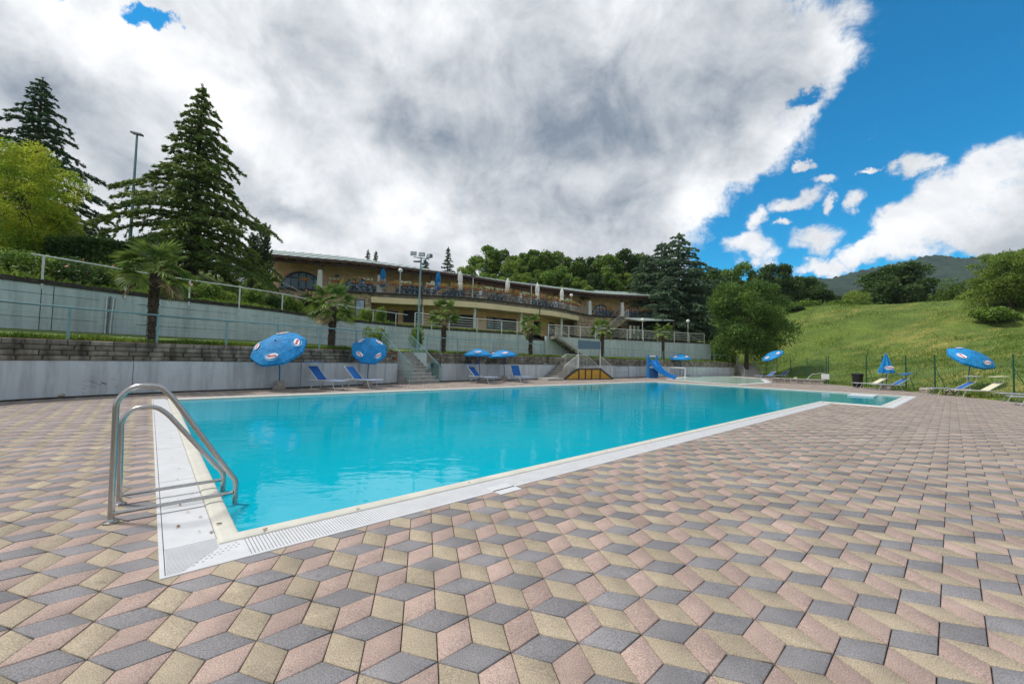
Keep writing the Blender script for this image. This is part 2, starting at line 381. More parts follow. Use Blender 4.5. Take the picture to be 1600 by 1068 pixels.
class Path:                          # ground-plan polyline with arc length
    def __init__(s, pts, sub=8):
        P = [Vector((p[0], p[1])) for p in pts]; out = []
        Q = [P[0] * 2 - P[1]] + P + [P[-1] * 2 - P[-2]]
        for i in range(1, len(Q) - 2):
            for j in range(sub):
                t = j / sub; a, b, c, d = Q[i - 1:i + 3]
                out.append(.5 * ((2 * b) + (c - a) * t + (2 * a - 5 * b + 4 * c - d) * t * t + (3 * b - a - 3 * c + d) * t ** 3))
        out.append(P[-1]); s.p = out; s.s = [0.]
        for i in range(1, len(out)): s.s.append(s.s[-1] + (out[i] - out[i - 1]).length)
        s.L = s.s[-1]
    def at(s, d):
        d = max(0, min(s.L - 1e-6, d)); i = max(0, int(np.searchsorted(s.s, d, side='right')) - 1); i = min(i, len(s.p) - 2)
        t = (d - s.s[i]) / (s.s[i + 1] - s.s[i]); return s.p[i].lerp(s.p[i + 1], t)
    def dir(s, d):
        return (s.at(min(d + .15, s.L)) - s.at(max(d - .15, 0))).normalized()
    def nrm(s, d):                   # left-hand normal (away from the camera on our paths)
        t = s.dir(d); return Vector((-t.y, t.x))
    def off(s, d, o): return s.at(d) + s.nrm(d) * o
    def find(s, u, z=1.0):           # arc length where the path crosses photo column u
        best = None
        for i in range(int(s.L / .1)):
            p = s.at(i * .1)
            if p.y < 1: continue
            e = abs(pix((p.x, p.y, z))[0] - u)
            if best is None or e < best[0]: best = (e, i * .1)
        return best[1]
def wall_strip(mb, path, s0, s1, o0, o1, z0, z1, step=.8, mi=0):
    n = max(1, int(math.ceil((s1 - s0) / step)))
    zf0 = z0 if callable(z0) else (lambda s: z0); zf1 = z1 if callable(z1) else (lambda s: z1)
    for i in range(n):
        a = s0 + (s1 - s0) * i / n; b = s0 + (s1 - s0) * (i + 1) / n
        p, q, r_, t = path.off(a, o0), path.off(b, o0), path.off(b, o1), path.off(a, o1)
        mb.hexa([(p.x, p.y, zf0(a)), (q.x, q.y, zf0(b)), (r_.x, r_.y, zf0(b)), (t.x, t.y, zf0(a))],
                [(p.x, p.y, zf1(a)), (q.x, q.y, zf1(b)), (r_.x, r_.y, zf1(b)), (t.x, t.y, zf1(a))], mi)

# ------------------------------------------------------------------ plan of the place
W1 = Path([(-13.6, 2), (-13.5, 6), (-12.9, 9.6), (-12.5, 11), (-11.85, 12.3), (-11.1, 13.6), (-9.9, 15.0), (-8.5, 16.7), (-7.5, 18.1), (-5.9, 20.6), (-4.6, 22.5), (-2.5, 24.8),
           (1.2, 28.0), (4.4, 31.2), (8.8, 34.6), (14.0, 39.4), (18.5, 43.4), (23.5, 47.2), (28.2, 50.6)])
def T2z(s):                          # top of the upper wall
    u = s / W2.L
    return 3.6 + .4 * min(1, max(0, (u - .45) / .3))
_w2 = [(0, 435, 3.6), (168, 456, 3.6), (252, 466.6, 3.6), (420, 485, 3.6), (526, 498.8, 3.65), (650, 512.5, 3.75), (740, 519, 3.82), (860, 525.6, 3.95), (960, 530, 4.0), (1040, 534, 4.0), (1111, 537, 4.0)]
_w2p = [G2(*q) for q in _w2]
W2 = Path([(_w2p[0][0] - 2.6, _w2p[0][1] - 7.0), (_w2p[0][0] - 1.2, _w2p[0][1] - 3.2)] + _w2p)
def Z2(s):
    p = W2.at(s); t = min(1, max(0, (p.y - 25) / 18)); return 3.6 + .4 * t
H1, HC = 1.62, 1.04                  # lower wall: top of the blocks, top of the painted part

C0 = Vector((-2.12, 2.52)); _a = R(42); E1 = Vector((math.cos(_a), math.sin(_a))); E2 = Vector((-E1.y, E1.x))
def PE(a, b, z=0.0): q = C0 + E1 * a + E2 * b; return (q.x, q.y, z)
POOL = [(0, 0), (19.7, 0), (19.7, -1.75), (29.4, -1.85), (28.3, 12.1), (0, 12.1)]
def inset(poly, d):
    out = []; n = len(poly)
    for i in range(n):
        p0, p1, p2 = Vector(poly[i - 1]), Vector(poly[i]), Vector(poly[(i + 1) % n])
        d1 = (p1 - p0).normalized(); d2 = (p2 - p1).normalized(); n1 = Vector((-d1.y, d1.x)); n2 = Vector((-d2.y, d2.x))
        m = (n1 + n2); m = m / m.dot(n1); out.append(tuple(p1 + m * d))
    return out

# ------------------------------------------------------------------ ground, deck
M['earth'] = shader('earth', (.10, .12, .04), .95, var=.3, scale=.2, coords='World')
mb = MB(); mb.quad((-1500, -1500, -2.4), (1500, -1500, -2.4), (1500, 1500, -2.4), (-1500, 1500, -2.4))
structure(mb.build('ground', M['earth']))
deck_poly = [tuple(W1.off(s, .35)) for s in np.linspace(0.5, W1.L - .3, 60)] + [(31.5, 53), (32, 48), (29.5, 41), (26, 33.5), (25.6, 29), (25, 25), (23.9, 20.7), (23.4, 18), (22.5, 10), (21, -3), (-14, -3), (-14, 1.5)]
hole = [PE(*q)[:2] for q in inset(POOL, .12)]
from mathutils.geometry import tessellate_polygon
# clockwise order for the outline, the hole the other way round
_o = [Vector((p[0], p[1], -.012)) for p in deck_poly]; _h = [Vector((p[0], p[1], -.012)) for p in hole[::-1]]
tri = tessellate_polygon([_o, _h]); allp = _o + _h
me = D.meshes.new('pool_deck'); me.from_pydata([tuple(p) for p in allp], [], [tuple(t) for t in tri]); me.materials.append(M['joint']); me.update()
deck = structure(link('pool_deck', me))

def inpoly(X, Y, poly):
    ins = np.zeros(len(X), bool); n = len(poly)
    for i in range(n):
        x1, y1 = poly[i - 1][:2]; x2, y2 = poly[i][:2]
        c = ((y1 > Y) != (y2 > Y)); 
        with np.errstate(divide='ignore', invalid='ignore'): xi = (x2 - x1) * (Y - y1) / (y2 - y1) + x1
        ins ^= c & (X < xi)
    return ins
S_ = 0.2; LY = R(12.34); LT = (1.167, -9.721)
cl, sl = math.cos(LY), math.sin(LY)
def lat(x, y):
    x = (x - LT[0]) * S_; y = (y - LT[1]) * S_
    return x * cl - y * sl, x * sl + y * cl
c_, r_ = np.meshgrid(np.arange(-260, 260), np.arange(-30, 230)); c_ = c_.ravel(); r_ = r_.ravel()
bx = (c_ + r_ / 2) * 3 ** .5; by = r_ * 1.5; h3 = 3 ** .5 / 2
RH = {'p_grey': [(0, 0), (h3, -.5), (2 * h3, 0), (h3, .5)], 'p_yellow': [(0, 0), (0, -1), (h3, -1.5), (h3, -.5)], 'p_pink': [(2 * h3, 0), (h3, -.5), (h3, -1.5), (2 * h3, -1)]}
kid_poly = [G2(*q) for q in ((1040, 592.5), (1100, 597.6), (1158, 601.4), (1206, 598.2), (1196, 592), (1145, 588), (1085, 587))]
pool_in = [PE(*q)[:2] for q in inset(POOL, .2)]; kid_in = kid_poly
tmpl = {}; CUT = []; PWORLD = [PE(*q)[:2] for q in POOL]
cand = []; nv = 0
for ki, (nm, rh) in enumerate(RH.items()):
    cx = sum(p[0] for p in rh) / 4; cy = sum(p[1] for p in rh) / 4
    X, Y = lat(bx + cx, by + cy); cutq = []
    ok = (X > -15) & (X < 34) & (Y > -1.5) & (Y < 55); ok &= (Y > 0.4)
    X, Y = X[ok], Y[ok]
    ok = inpoly(X, Y, deck_poly) & ~inpoly(X, Y, kid_in); X, Y = X[ok], Y[ok]
    rot = np.array([((p[0] - cx) * S_ * cl - (p[1] - cy) * S_ * sl, (p[0] - cx) * S_ * sl + (p[1] - cy) * S_ * cl) for p in rh])
    ins = np.stack([inpoly(X + a, Y + b, PWORLD) for a, b in rot * .97]); anyin = ins.any(0)
    for x, y in zip(X[anyin & ~ins.all(0)], Y[anyin & ~ins.all(0)]): CUT.append((ki, x, y, rot * .974))
    X, Y = X[~anyin], Y[~anyin]
    loc = np.array([((p[0] - cx) * S_ * cl - (p[1] - cy) * S_ * sl, (p[0] - cx) * S_ * sl + (p[1] - cy) * S_ * cl) for p in rh])
    def shrink(P, d):
        ln = np.linalg.norm(P, axis=1); r = .0866 * 2 * .5   # inradius of the rhombus 0.0866
        return P * (1 - d / .0866)
    T = np.vstack([np.c_[shrink(loc, .0065), np.zeros(4)], np.c_[shrink(loc, .0026), np.full(4, -.0035)], np.c_[shrink(loc, .0026), np.full(4, -.018)]])
    Fq = [(0, 1, 2, 3)] + [(4 + i, 4 + (i + 1) % 4, (i + 1) % 4, i) for i in range(4)] + [(8 + i, 8 + (i + 1) % 4, 4 + (i + 1) % 4, 4 + i) for i in range(4)]
    area = np.cross(loc[1] - loc[0], loc[2] - loc[0])
    if area < 0: Fq = [tuple(reversed(f)) for f in Fq]
    tmpl[nm] = (T, np.array(Fq)); cand += [(nm, ki, x, y) for x, y in zip(X, Y)]
cx_, cy_ = np.array([c[2] for c in cand]), np.array([c[3] for c in cand])
uv = np.array([pix((x, y, 0)) for x, y in zip(cx_, cy_)])
vis = (uv[:, 0] > 2) & (uv[:, 0] < 1598) & (uv[:, 1] < 1066) & (cy_ > .5)
hid = inpoly(cx_, cy_, [PE(*q)[:2] for q in inset(POOL, .03)])
key = np.where(vis & ~hid, cy_, 1e9); order = np.argsort(key); near = order[:300]; nearset = set(near.tolist())
pmesh = {nm: npmesh('paver_' + nm[2:], T, F, M[nm]) for nm, (T, F) in tmpl.items()}
for i in near:
    nm, ki, x, y = cand[i]
    o = link('paver', pmesh[nm], deck, (x, y, rng.normal(0, .0014))); o.rotation_euler = (rng.normal(0, .009), rng.normal(0, .009), rng.normal(0, .004))
far_i = np.array([i for i in range(len(cand)) if i not in nearset])
Vl, Fl, Ml = [], [], []; base = 0
for nm, (T, F) in tmpl.items():
    ki = list(tmpl).index(nm)
    idx = np.array([i for i in far_i if cand[i][1] == ki]); n = len(idx)
    P = np.c_[cx_[idx], cy_[idx], rng.normal(0, .0014, n)]
    V = (T[None] + P[:, None]).copy(); V[:, :, 2] += T[None, :, 0] * rng.normal(0, .009, (n, 1)) + T[None, :, 1] * rng.normal(0, .009, (n, 1))
    Vl.append(V.reshape(-1, 3)); Fl.append((F[None] + (np.arange(n) * 12)[:, None, None] + base).reshape(-1, 4)); Ml.append(np.full(n * len(F), ki)); base += n * 12
stuff(link('paving', npmesh('paving', np.vstack(Vl), np.vstack(Fl), [M[k] for k in tmpl], mi=np.concatenate(Ml)), deck))

# pavers cut along the pool channel
def clip(P, A, n, keep):             # keep = +1: side the normal points to
    out = []
    for i in range(len(P)):
        a, b = P[i - 1], P[i]; da, db = (a - A).dot(n) * keep, (b - A).dot(n) * keep
        if (da > 0) != (db > 0): out.append(a + (b - a) * (da / (da - db)))
        if db > 0: out.append(b)
    return out
mb = MB()
for ki, x, y, rot in CUT:
    P = [Vector((x + a, y + b)) for a, b in rot]; c = Vector((x, y)); es = []
    if sum(P[i - 1].x * P[i].y - P[i].x * P[i - 1].y for i in range(4)) < 0: P = P[::-1]
    for i in range(6):
        a, b = Vector(PWORLD[i]), Vector(PWORLD[(i + 1) % 6]); t = max(0, min(1, (c - a).dot(b - a) / (b - a).length_squared)); d = (b - a).normalized(); es.append(((c - (a + (b - a) * t)).length, i, a, Vector((d.y, -d.x))))
    es.sort(key=lambda e: e[0]); sel = [e for e in es[:2] if e[0] < .19]; rem = P
    for _, i, A, n in sel:
        pc = clip(rem, A, n, 1) if len(rem) > 2 else []; rem = clip(rem, A, n, -1) if len(rem) > 2 else []
        if len(pc) > 2: mb.prism([tuple(q) for q in pc], -.02, -.0004, ki)
stuff(mb.build('cut_paving', [M[k] for k in tmpl], deck))

# ------------------------------------------------------------------ pool
def ring(mb, poly, prof, sides=None, mi=0):     # prof: (inward offset, z)
    rings = [[PE(a, b, z) for a, b in inset(poly, d)] for d, z in prof]; n = len(poly)
    for i in range(n):
        if sides and i not in sides: continue
        for k in range(len(prof) - 1):
            mb.quad(rings[k][i], rings[k][(i + 1) % n], rings[k + 1][(i + 1) % n], rings[k + 1][i], mi)
pool = tag(D.objects.new('swimming_pool', None), 'large swimming pool with white overflow edge and cream coping set in the paved deck', 'swimming pool'); COL.objects.link(pool); pool.location = PE(10, 6)
structure(pool)
BW = .33
mb = MB(); ring(mb, POOL, [(BW + .14, -.12), (BW + .14, .005), (BW + .128, .016), (BW + .10, .022), (BW + .03, .020), (BW + .006, .012), (BW, 0.004), (BW, -.05)], sides=(0, 1, 5))
ring(mb, POOL, [(BW + .1, -.12), (BW + .1, .004), (BW + .085, .014), (BW - .05, .016), (BW - .06, .004), (BW - .06, -.04)], sides=(2, 3, 4))
o = mb.build('coping', M['cream'], smooth=True); keep(o, pool)
mb = MB(); ring(mb, POOL, [(BW + .135, -.10), (BW + .135, -1.5)]); fl = [PE(a, b, -1.5) for a, b in inset(POOL, BW + .13)]; 
for t in tessellate_polygon([[Vector(p) for p in fl]]): mb.poly([fl[i] for i in t])
keep(mb.build('basin', M['basin']), pool)
# overflow channel edge frame and trough
mb = MB(); ring(mb, POOL, [(0.0, -.03), (0.0, .004), (.003, .007), (.024, .007), (.026, .003), (.026, -.05)])
keep(mb.build('channel_frame', M['white_pvc']), pool)
M['trough'] = shader('channel_trough', (.36, .37, .37), .8, var=.2)
mb = MB(); ring(mb, POOL, [(.026, -.028), (BW, -.028)]); keep(mb.build('channel_trough', M['trough']), pool)
def panel(a0, a1, b0, b1, z=.005, name='channel_panel', mat='white_pvc', jit=.0):
    m = MB(); z += jit
    m.hexa([PE(a0, b0, -.03), PE(a1, b0, -.03), PE(a1, b1, -.03), PE(a0, b1, -.03)], [PE(a0, b0, z), PE(a1, b0, z), PE(a1, b1, z), PE(a0, b1, z)])
    return keep(m.build(name, M[mat]), pool)
for i in range(12): panel(.030, BW - .004, .46 + i * .963, .46 + (i + 1) * .963 - .006, jit=random.uniform(-.001, .001))
for i in range(10): panel(19.73 + i * .96, 19.73 + (i + 1) * .96 - .006, -1.75 + .03 - i * .01, -1.75 + BW - .004 - i * .01)
for a0, a1, b0, b1 in ((19.73, 19.7 + BW - .004, -1.4, -.02), ): panel(a0, a1, b0, b1)
for i in range(28): panel(.36 + i, .36 + i + .99, 12.1 - .26, 12.1 - .03)
for i in range(12): 
    x = 29.3 - (i + 1.2) * 1.1 / 13.9
    panel(x - .26, x - .05, -1.4 + i * 1.1, -1.4 + (i + 1) * 1.1 - .01)
# crosswise slats of the near channel
sm = MB(); sm.box((0, 0, -.003), (.0172, BW - .036, .016)); slat_me = sm.mesh('slat', M['white_pvc'])
n_sl = int((19.66 - .47) / .0225)
rest = MB()
for i in range(n_sl):
    a = .475 + i * .0225
    if i < 290:
        o = link('slat', slat_me); p = PE(a, .026 + (BW - .03) / 2); o.location = (p[0], p[1], 0); o.rotation_euler = (0, 0, _a); keep(o, pool)
    else: rest.box(PE(a, .026 + (BW - .03) / 2, -.007), (.0165, BW - .036, .024), rz=_a)
stuff(keep(rest.build('slat_row', M['white_pvc']), pool))
# two lengthwise binders under the slats
mb = MB()
for b in (.07, .18, .29): mb.bar(PE(.47, b, -.018), PE(19.66, b, -.018), .012, .012)
keep(mb.build('slat_binder', M['white_pvc']), pool)
# mitred corner piece: fine grooves and small drain holes
panel(.030, .468, .030, .455, z=.0032, name='corner_plate')
mb = MB()
for i in range(22):
    b = .036 + i * .019
    w = min(.40, max(.03, .05 + (b) * .85))
    mb.box(PE(.034 + min(.29, w) / 2, b, .003), (min(.29, w), .011, .007), rz=_a)
keep(mb.build('corner_ridge', M['white_pvc']), pool)
mb = MB()
for i in range(7):
    for j in range(4):
        a, b = .12 + i * .05 + j * .02, .05 + j * .035 + i * .028
        if a < .46 and b < .30: mb.box(PE(a, b, .0035), (.012, .007, .004), rz=_a)
keep(mb.build('drain_hole', M['trough']), pool)
# flush access lid beside the near channel and a small platform on the far side
q = [G2(768, 763), (0, 0)]
lid = MB(); lc = G(787, 763.5); lid.box((lc.x, lc.y, -.004), (.30, .26, .022), rz=_a); o = lid.build('access_lid', M['white_pvc']); keep(o, pool)
mb = MB(); mb.box(PE(27.2, -.0, 0), (1.6, 1.0, .05), rz=_a); keep(mb.build('underwater_platform', M['white_pvc']), pool)
# water
wm = D.materials.new('pool_water'); wm.use_nodes = True; N, L = nodes_of(wm); b = N['Principled BSDF']; N.remove(b); out = N['Material Output']
dif = N.new('ShaderNodeBsdfDiffuse'); trn = N.new('ShaderNodeBsdfTransparent'); gl = N.new('ShaderNodeBsdfGlossy'); fr = N.new('ShaderNodeFresnel'); m1 = N.new('ShaderNodeMixShader'); m2 = N.new('ShaderNodeMixShader')
geo = N.new('ShaderNodeNewGeometry')
def noisen(scale, detail, sc=(1, 1, 1), dist=0):
    mp = N.new('ShaderNodeMapping'); mp.inputs[3].default_value = sc; mp.inputs[2].default_value = (0, 0, R(-20)); L.new(geo.outputs['Position'], mp.inputs[0])
    n = N.new('ShaderNodeTexNoise'); n.inputs['Scale'].default_value = scale; n.inputs['Detail'].default_value = detail; n.inputs['Distortion'].default_value = dist; L.new(mp.outputs[0], n.inputs['Vector']); return n
cr = N.new('ShaderNodeMix'); cr.data_type = 'RGBA'; n0 = noisen(.16, 3); mr0 = N.new('ShaderNodeMapRange'); mr0.inputs[1].default_value = .35; mr0.inputs[2].default_value = .65
L.new(n0.outputs[0], mr0.inputs[0]); L.new(mr0.outputs[0], cr.inputs[0])
cr.inputs[6].default_value = (.000, .44, .59, 1); cr.inputs[7].default_value = (.001, .50, .64, 1); L.new(cr.outputs[2], dif.inputs[0])
trn.inputs[0].default_value = (.16, .88, .94, 1); gl.inputs['Roughness'].default_value = .015; fr.inputs[0].default_value = 1.33
nA = noisen(5.0, 3, (1, 1.6, 1), .3); nB = noisen(.8, 2, (1, 2.2, 1), .5)
ad = N.new('ShaderNodeMath'); ad.operation = 'MULTIPLY_ADD'; L.new(nB.outputs[0], ad.inputs[0]); ad.inputs[1].default_value = 3.0; L.new(nA.outputs[0], ad.inputs[2])
bp = N.new('ShaderNodeBump'); bp.inputs['Strength'].default_value = .15; bp.inputs['Distance'].default_value = .018; L.new(ad.outputs[0], bp.inputs['Height'])
for x in (gl, fr): L.new(bp.outputs[0], x.inputs['Normal'])
m1.inputs[0].default_value = .30; L.new(dif.outputs[0], m1.inputs[1]); L.new(trn.outputs[0], m1.inputs[2])
L.new(fr.outputs[0], m2.inputs[0]); L.new(m1.outputs[0], m2.inputs[1]); L.new(gl.outputs[0], m2.inputs[2]); L.new(m2.outputs[0], out.inputs[0])
M['water'] = wm
wp = [PE(a, b2, -.035) for a, b2 in inset(POOL, BW + .136)]
mb = MB()
for t in tessellate_polygon([[Vector(p) for p in wp]]): mb.poly([wp[i] for i in (t if True else t[::-1])])
wo = mb.build('pool_water', wm); 
bmm = bmesh.new(); bmm.from_mesh(wo.data); bmesh.ops.recalc_face_normals(bmm, faces=bmm.faces)
if sum(f.normal.z for f in bmm.faces) < 0: bmesh.ops.reverse_faces(bmm, faces=bmm.faces)
bmm.to_mesh(wo.data); bmm.free(); structure(wo)

# shallow children's pool: pale green water and thin rim
kw = shader('pale_green_water', (.38, .52, .42), .12, var=.05, scale=.6, coords='World', spec=.5)
kr = MB(); kc = Vector((sum(p[0] for p in kid_poly) / 7, sum(p[1] for p in kid_poly) / 7))
kp = list(kid_poly)[::-1] if (kid_poly[1][0] - kid_poly[0][0]) * (kid_poly[2][1] - kid_poly[0][1]) - (kid_poly[1][1] - kid_poly[0][1]) * (kid_poly[2][0] - kid_poly[0][0]) < 0 else list(kid_poly)
kin = inset(kp, .45)
for i in range(7):
    a, b2, c3, d4 = kp[i], kp[(i + 1) % 7], kin[(i + 1) % 7], kin[i]
    kr.hexa([(*a, -.05), (*b2, -.05), (*c3, -.05), (*d4, -.05)], [(*a, .03), (*b2, .03), (*c3, .03), (*d4, .03)])
kido = thing('childrens_pool', "shallow children's pool of pale green water behind the far end of the swimming pool", 'paddling pool', (kc.x, kc.y, 0)); keep(kr.build('rim', M['white_pvc']), kido)
mb = MB(); mb.poly([(*p, .012) for p in kin]); keep(mb.build('water', kw), kido)

# ------------------------------------------------------------------ stainless pool ladder
def arcpts(P, r=.09, n=6):           # rounded polyline
    P = [Vector(p) for p in P]; out = [P[0]]
    for i in range(1, len(P) - 1):
        a = (P[i - 1] - P[i]); b = (P[i + 1] - P[i]); d = min(r, a.length * .45, b.length * .45)
        s = P[i] + a.normalized() * d; e = P[i] + b.normalized() * d
        for k in range(n + 1):
            t = k / n; out.append(s * (1 - t) ** 2 + P[i] * 2 * t * (1 - t) + e * t * t)
    out.append(P[-1]); return out
lad = thing('pool_ladder', 'stainless steel grab-rail ladder at the near left corner of the pool', 'pool ladder', PE(-.27, 1.55))
def lpts(b, L): return [PE(a, b, z) for a, z in L]
for b, ctl, hb in ((1.33, [(-.28, 0), (-.295, .99), (-.20, 1.10), (-.03, 1.10), (.055, 1.0), (.50, .27), (.56, .18), (.555, -.95)], .07),
                   (1.82, [(-.25, 0), (-.275, .77), (-.19, .865), (-.04, .87), (.05, .79), (.45, .235), (.52, .15), (.52, -.95)], .08)):
    mb = MB(); mb.tube(arcpts(lpts(b, ctl), .10, 6), .0215, 14); keep(mb.build('grab_rail', M['steel'], smooth=True), lad)
    mb = MB(); mb.tube([PE(-.27, b, hb), PE(.535, b, hb + .005)], .0165, 12); keep(mb.build('cross_bar', M['steel'], smooth=True), lad)
    mb = MB(); mb.lathe(PE(ctl[0][0], b, 0), [(.052, .001), (.052, .008), (.03, .012), (.024, .03)], 16); keep(mb.build('base_flange', M['steel'], smooth=True), lad)
for z in (-.22, -.47, -.72):
    mb = MB(); mb.bar(PE(.55, 1.34, z), PE(.52, 1.81, z), .07, .03); keep(mb.build('step', M['white_pvc']), lad)

# dry leaves caught on the white channel
ORD = ['first', 'second', 'third', 'fourth', 'fifth', 'sixth', 'seventh', 'eighth', 'ninth', 'tenth'] + ['last'] * 9
M['dry'] = shader('dry_leaf', (.22, .12, .05), .8, var=.4, scale=30, obj=.4)
for i, (a, b, s) in enumerate([(.12, .88, .030), (.31, .60, .03), (.27, 1.0, .02), (.2, 1.2, .02), (.16, 1.45, .024), (.26, 1.75, .015), (.18, 2.4, .018), (.21, 2.9, .02), (.17, 3.6, .015), (.37, .70, .03), (.24, .66, .016), (.62, .36, .03), (1.35, .36, .022), (2.6, .37, .018), (5.2, .36, .022), (6.5, .35, .02), (7.8, .36, .022), (.2, 5.1, .02)]):
    m = MB(); n = 7; r = [s * (1 if k % 2 == 0 else .62) * random.uniform(.7, 1.1) for k in range(n)]
    z = .012 if b < .33 or a < .33 else .026
    m.poly([(r[k] * math.cos(2 * PI * k / n), .5 * r[k] * math.sin(2 * PI * k / n), random.uniform(0, .008)) for k in range(n)])
    o = m.build('dry_leaf', M['dry']); o.location = PE(a, b, z); o.rotation_euler = (0, 0, random.uniform(0, 6))
    tag(o, ('biggest brown dry leaf', 'curled brown leaf', 'tiny dark leaf', 'brown leaf crumb')[0 if s > .028 else 1 if s > .021 else 2 if s > .017 else 3] + (' on the left white panels, %s one from the corner' % ORD[i] if i < 9 or i == 17 else ' on the near long coping, %s one right of the corner' % ORD[i - 9]), 'leaf', 'dry leaves on the pool edge')

# ------------------------------------------------------------------ retaining walls
def wallmat(name, c, streak=.35):
    m = shader(name, c, .75, var=.08, scale=.7, coords='World', bump=.25, bscale=30)
    N, L = nodes_of(m); b = N['Principled BSDF']; g = N.new('ShaderNodeNewGeometry')
    mp = N.new('ShaderNodeMapping'); mp.inputs[3].default_value = (2.2, 2.2, .22); L.new(g.outputs['Position'], mp.inputs[0])
    n = N.new('ShaderNodeTexNoise'); n.inputs['Scale'].default_value = 1.6; n.inputs['Detail'].default_value = 7; n.inputs['Roughness'].default_value = .7; L.new(mp.outputs[0], n.inputs['Vector'])
    mr = N.new('ShaderNodeMapRange'); mr.inputs[1].default_value = .45; mr.inputs[2].default_value = .78; mr.inputs[3].default_value = 1.04; mr.inputs[4].default_value = 1 - streak; L.new(n.outputs[0], mr.inputs[0])
    n2 = N.new('ShaderNodeTexNoise'); n2.inputs['Scale'].default_value = .35; n2.inputs['Detail'].default_value = 4; L.new(g.outputs['Position'], n2.inputs['Vector'])
    mr2 = N.new('ShaderNodeMapRange'); mr2.inputs[1].default_value = .3; mr2.inputs[2].default_value = .7; mr2.inputs[3].default_value = .88; mr2.inputs[4].default_value = 1.12; L.new(n2.outputs[0], mr2.inputs[0])
    # streaks and broad tone multiplied together
    sx = N.new('ShaderNodeTexCoord')
    mu = N.new('ShaderNodeMath'); mu.operation = 'MULTIPLY'; L.new(mr.outputs[0], mu.inputs[0]); L.new(mr2.outputs[0], mu.inputs[1])
    vm = N.new('ShaderNodeVectorMath'); vm.operation = 'SCALE'; L.new(b.inputs['Base Color'].links[0].from_socket, vm.inputs[0]); L.new(mu.outputs[0], vm.inputs['Scale']); L.new(vm.outputs[0], b.inputs['Base Color'])
    return m
M['wall_blue'] = wallmat('painted_wall_blue_grey', (.50, .53, .56), .42)
M['wall_blue2'] = wallmat('painted_wall_pale_blue', (.46, .53, .55), .40)
M['block'] = shader('rough_block', (.21, .19, .155), .95, color2=(.035, .032, .026), scale=2.2, mixlo=.42, mixhi=.68, island=.35, obj=.35, bump=.9, bscale=22, coords='World', stretch=(1.6, 1.6, .55))
M['cap'] = shader('mossy_cap', (.07, .06, .05), .95, color2=(.02, .02, .015), scale=3, island=.3, bump=.8, bscale=25, coords='World')
M['rust_edge'] = shader('rusty_edging', (.20, .09, .045), .9, var=.3, scale=5, coords='World')
g0, g1 = W1.find(620, .3), W1.find(668, .3)
wall1 = thing('retaining_wall', 'lower retaining wall beside the pool deck, painted blue-grey below rough dark stone blocks', 'wall', tuple(W1.at(W1.find(300, 0))) + (0,))
for a, b in ((1.0, g0), (g1, W1.L - .2)):
    mb = MB(); wall_strip(mb, W1, a, b, 0, .35, -.1, HC, .6); keep(mb.build('painted_base', M['wall_blue']), wall1)
    mb = MB(); wall_strip(mb, W1, a, b, .03, .34, HC, H1 + .012, .8); keep(mb.build('rusty_edging', M['rust_edge']), wall1)
    mb = MB(); wall_strip(mb, W1, a, b, -.025, -.002, -.05, .045, .6); keep(mb.build('dark_foot_strip', M['cap']), wall1)  # thin dark strip along the foot of the wall
bl = []; CH = (H1 - HC) / 4
for k in range(4):
    s = 1.0 - (.22 if k % 2 else 0)
    while s < W1.L - .5:
        w = .46 * random.uniform(.86, 1.14)
        if not (s + w > g0 and s < g1): bl.append((s, w, k))
        s += w
def blockmesh(L, H, dpt=.12):
    m = MB(); x, z = L / 2 - .006, H / 2 - .005; j = lambda v: v + random.uniform(-.007, .007)
    f = [(-x, z * -1), (x, -z), (x, z), (-x, z)]
    k = len(m.v)
    m.v += [(a, 0, b) for a, b in f] + [(j(a * .93), -.028 + random.uniform(-.008, .008), j(b * .82)) for a, b in f] + [(a, dpt, b) for a, b in f] + [(random.uniform(-.1, .1) * L, -.04 + random.uniform(-.01, .01), 0)]
    for i in range(4): i2 = (i + 1) % 4; m.f += [(i, i2, 4 + i2, 4 + i), (8 + i, 8 + i2, i2, i), (4 + i, 4 + i2, 12)]; m.mi += [0, 0, 0]
    return m.mesh('block', M['block'])
blk = [blockmesh(.46, CH) for _ in range(8)]
def place_blocks(path, bl, blk, z0, H, parent, o_=0.0, keepn=290, nom=.46, nm='block', mat='block'):
    vis = []
    for i, (s, w, k) in enumerate(bl):
        p = path.at(s + w / 2); u = pix((p.x, p.y, z0))[0] if p.y > 2 else -999
        vis.append((p.y if 0 <= u <= 1600 and p.y > 2 else 1e6, i))
    near = {i for _, i in sorted(vis)[:keepn]}
    V, F = [], []; base = 0; srcs = [np.array([v.co[:] for v in m.vertices]) for m in blk]
    poly = [[tuple(p.vertices) for p in m.polygons] for m in blk]; Vv, Ff = [], []
    for i, (s, w, k) in enumerate(bl):
        c = path.off(s + w / 2, o_); d = path.dir(s + w / 2); rz = math.atan2(d.y, d.x); q = random.randrange(len(blk)); z = z0 + (k + .5) * H
        if i in near:
            o = link(nm, blk[q]); o.location = (c.x, c.y, z); o.rotation_euler = (0, 0, rz); o.scale = (w / nom, 1, 1); keep(o, parent)
        else:
            A = srcs[q] * np.array([w / nom, 1, 1]); cs, sn = math.cos(rz), math.sin(rz)
            B = np.c_[A[:, 0] * cs - A[:, 1] * sn + c.x, A[:, 0] * sn + A[:, 1] * cs + c.y, A[:, 2] + z]
            Ff += [tuple(x + len(Vv) for x in f) for f in poly[q]]; Vv += [tuple(r) for r in B]
    me = D.meshes.new(nm + '_rows'); me.from_pydata(Vv, [], Ff); me.materials.append(M[mat]); me.update(); stuff(keep(link(nm + '_rows', me), parent))
place_blocks(W1, bl, blk, HC, CH, wall1)

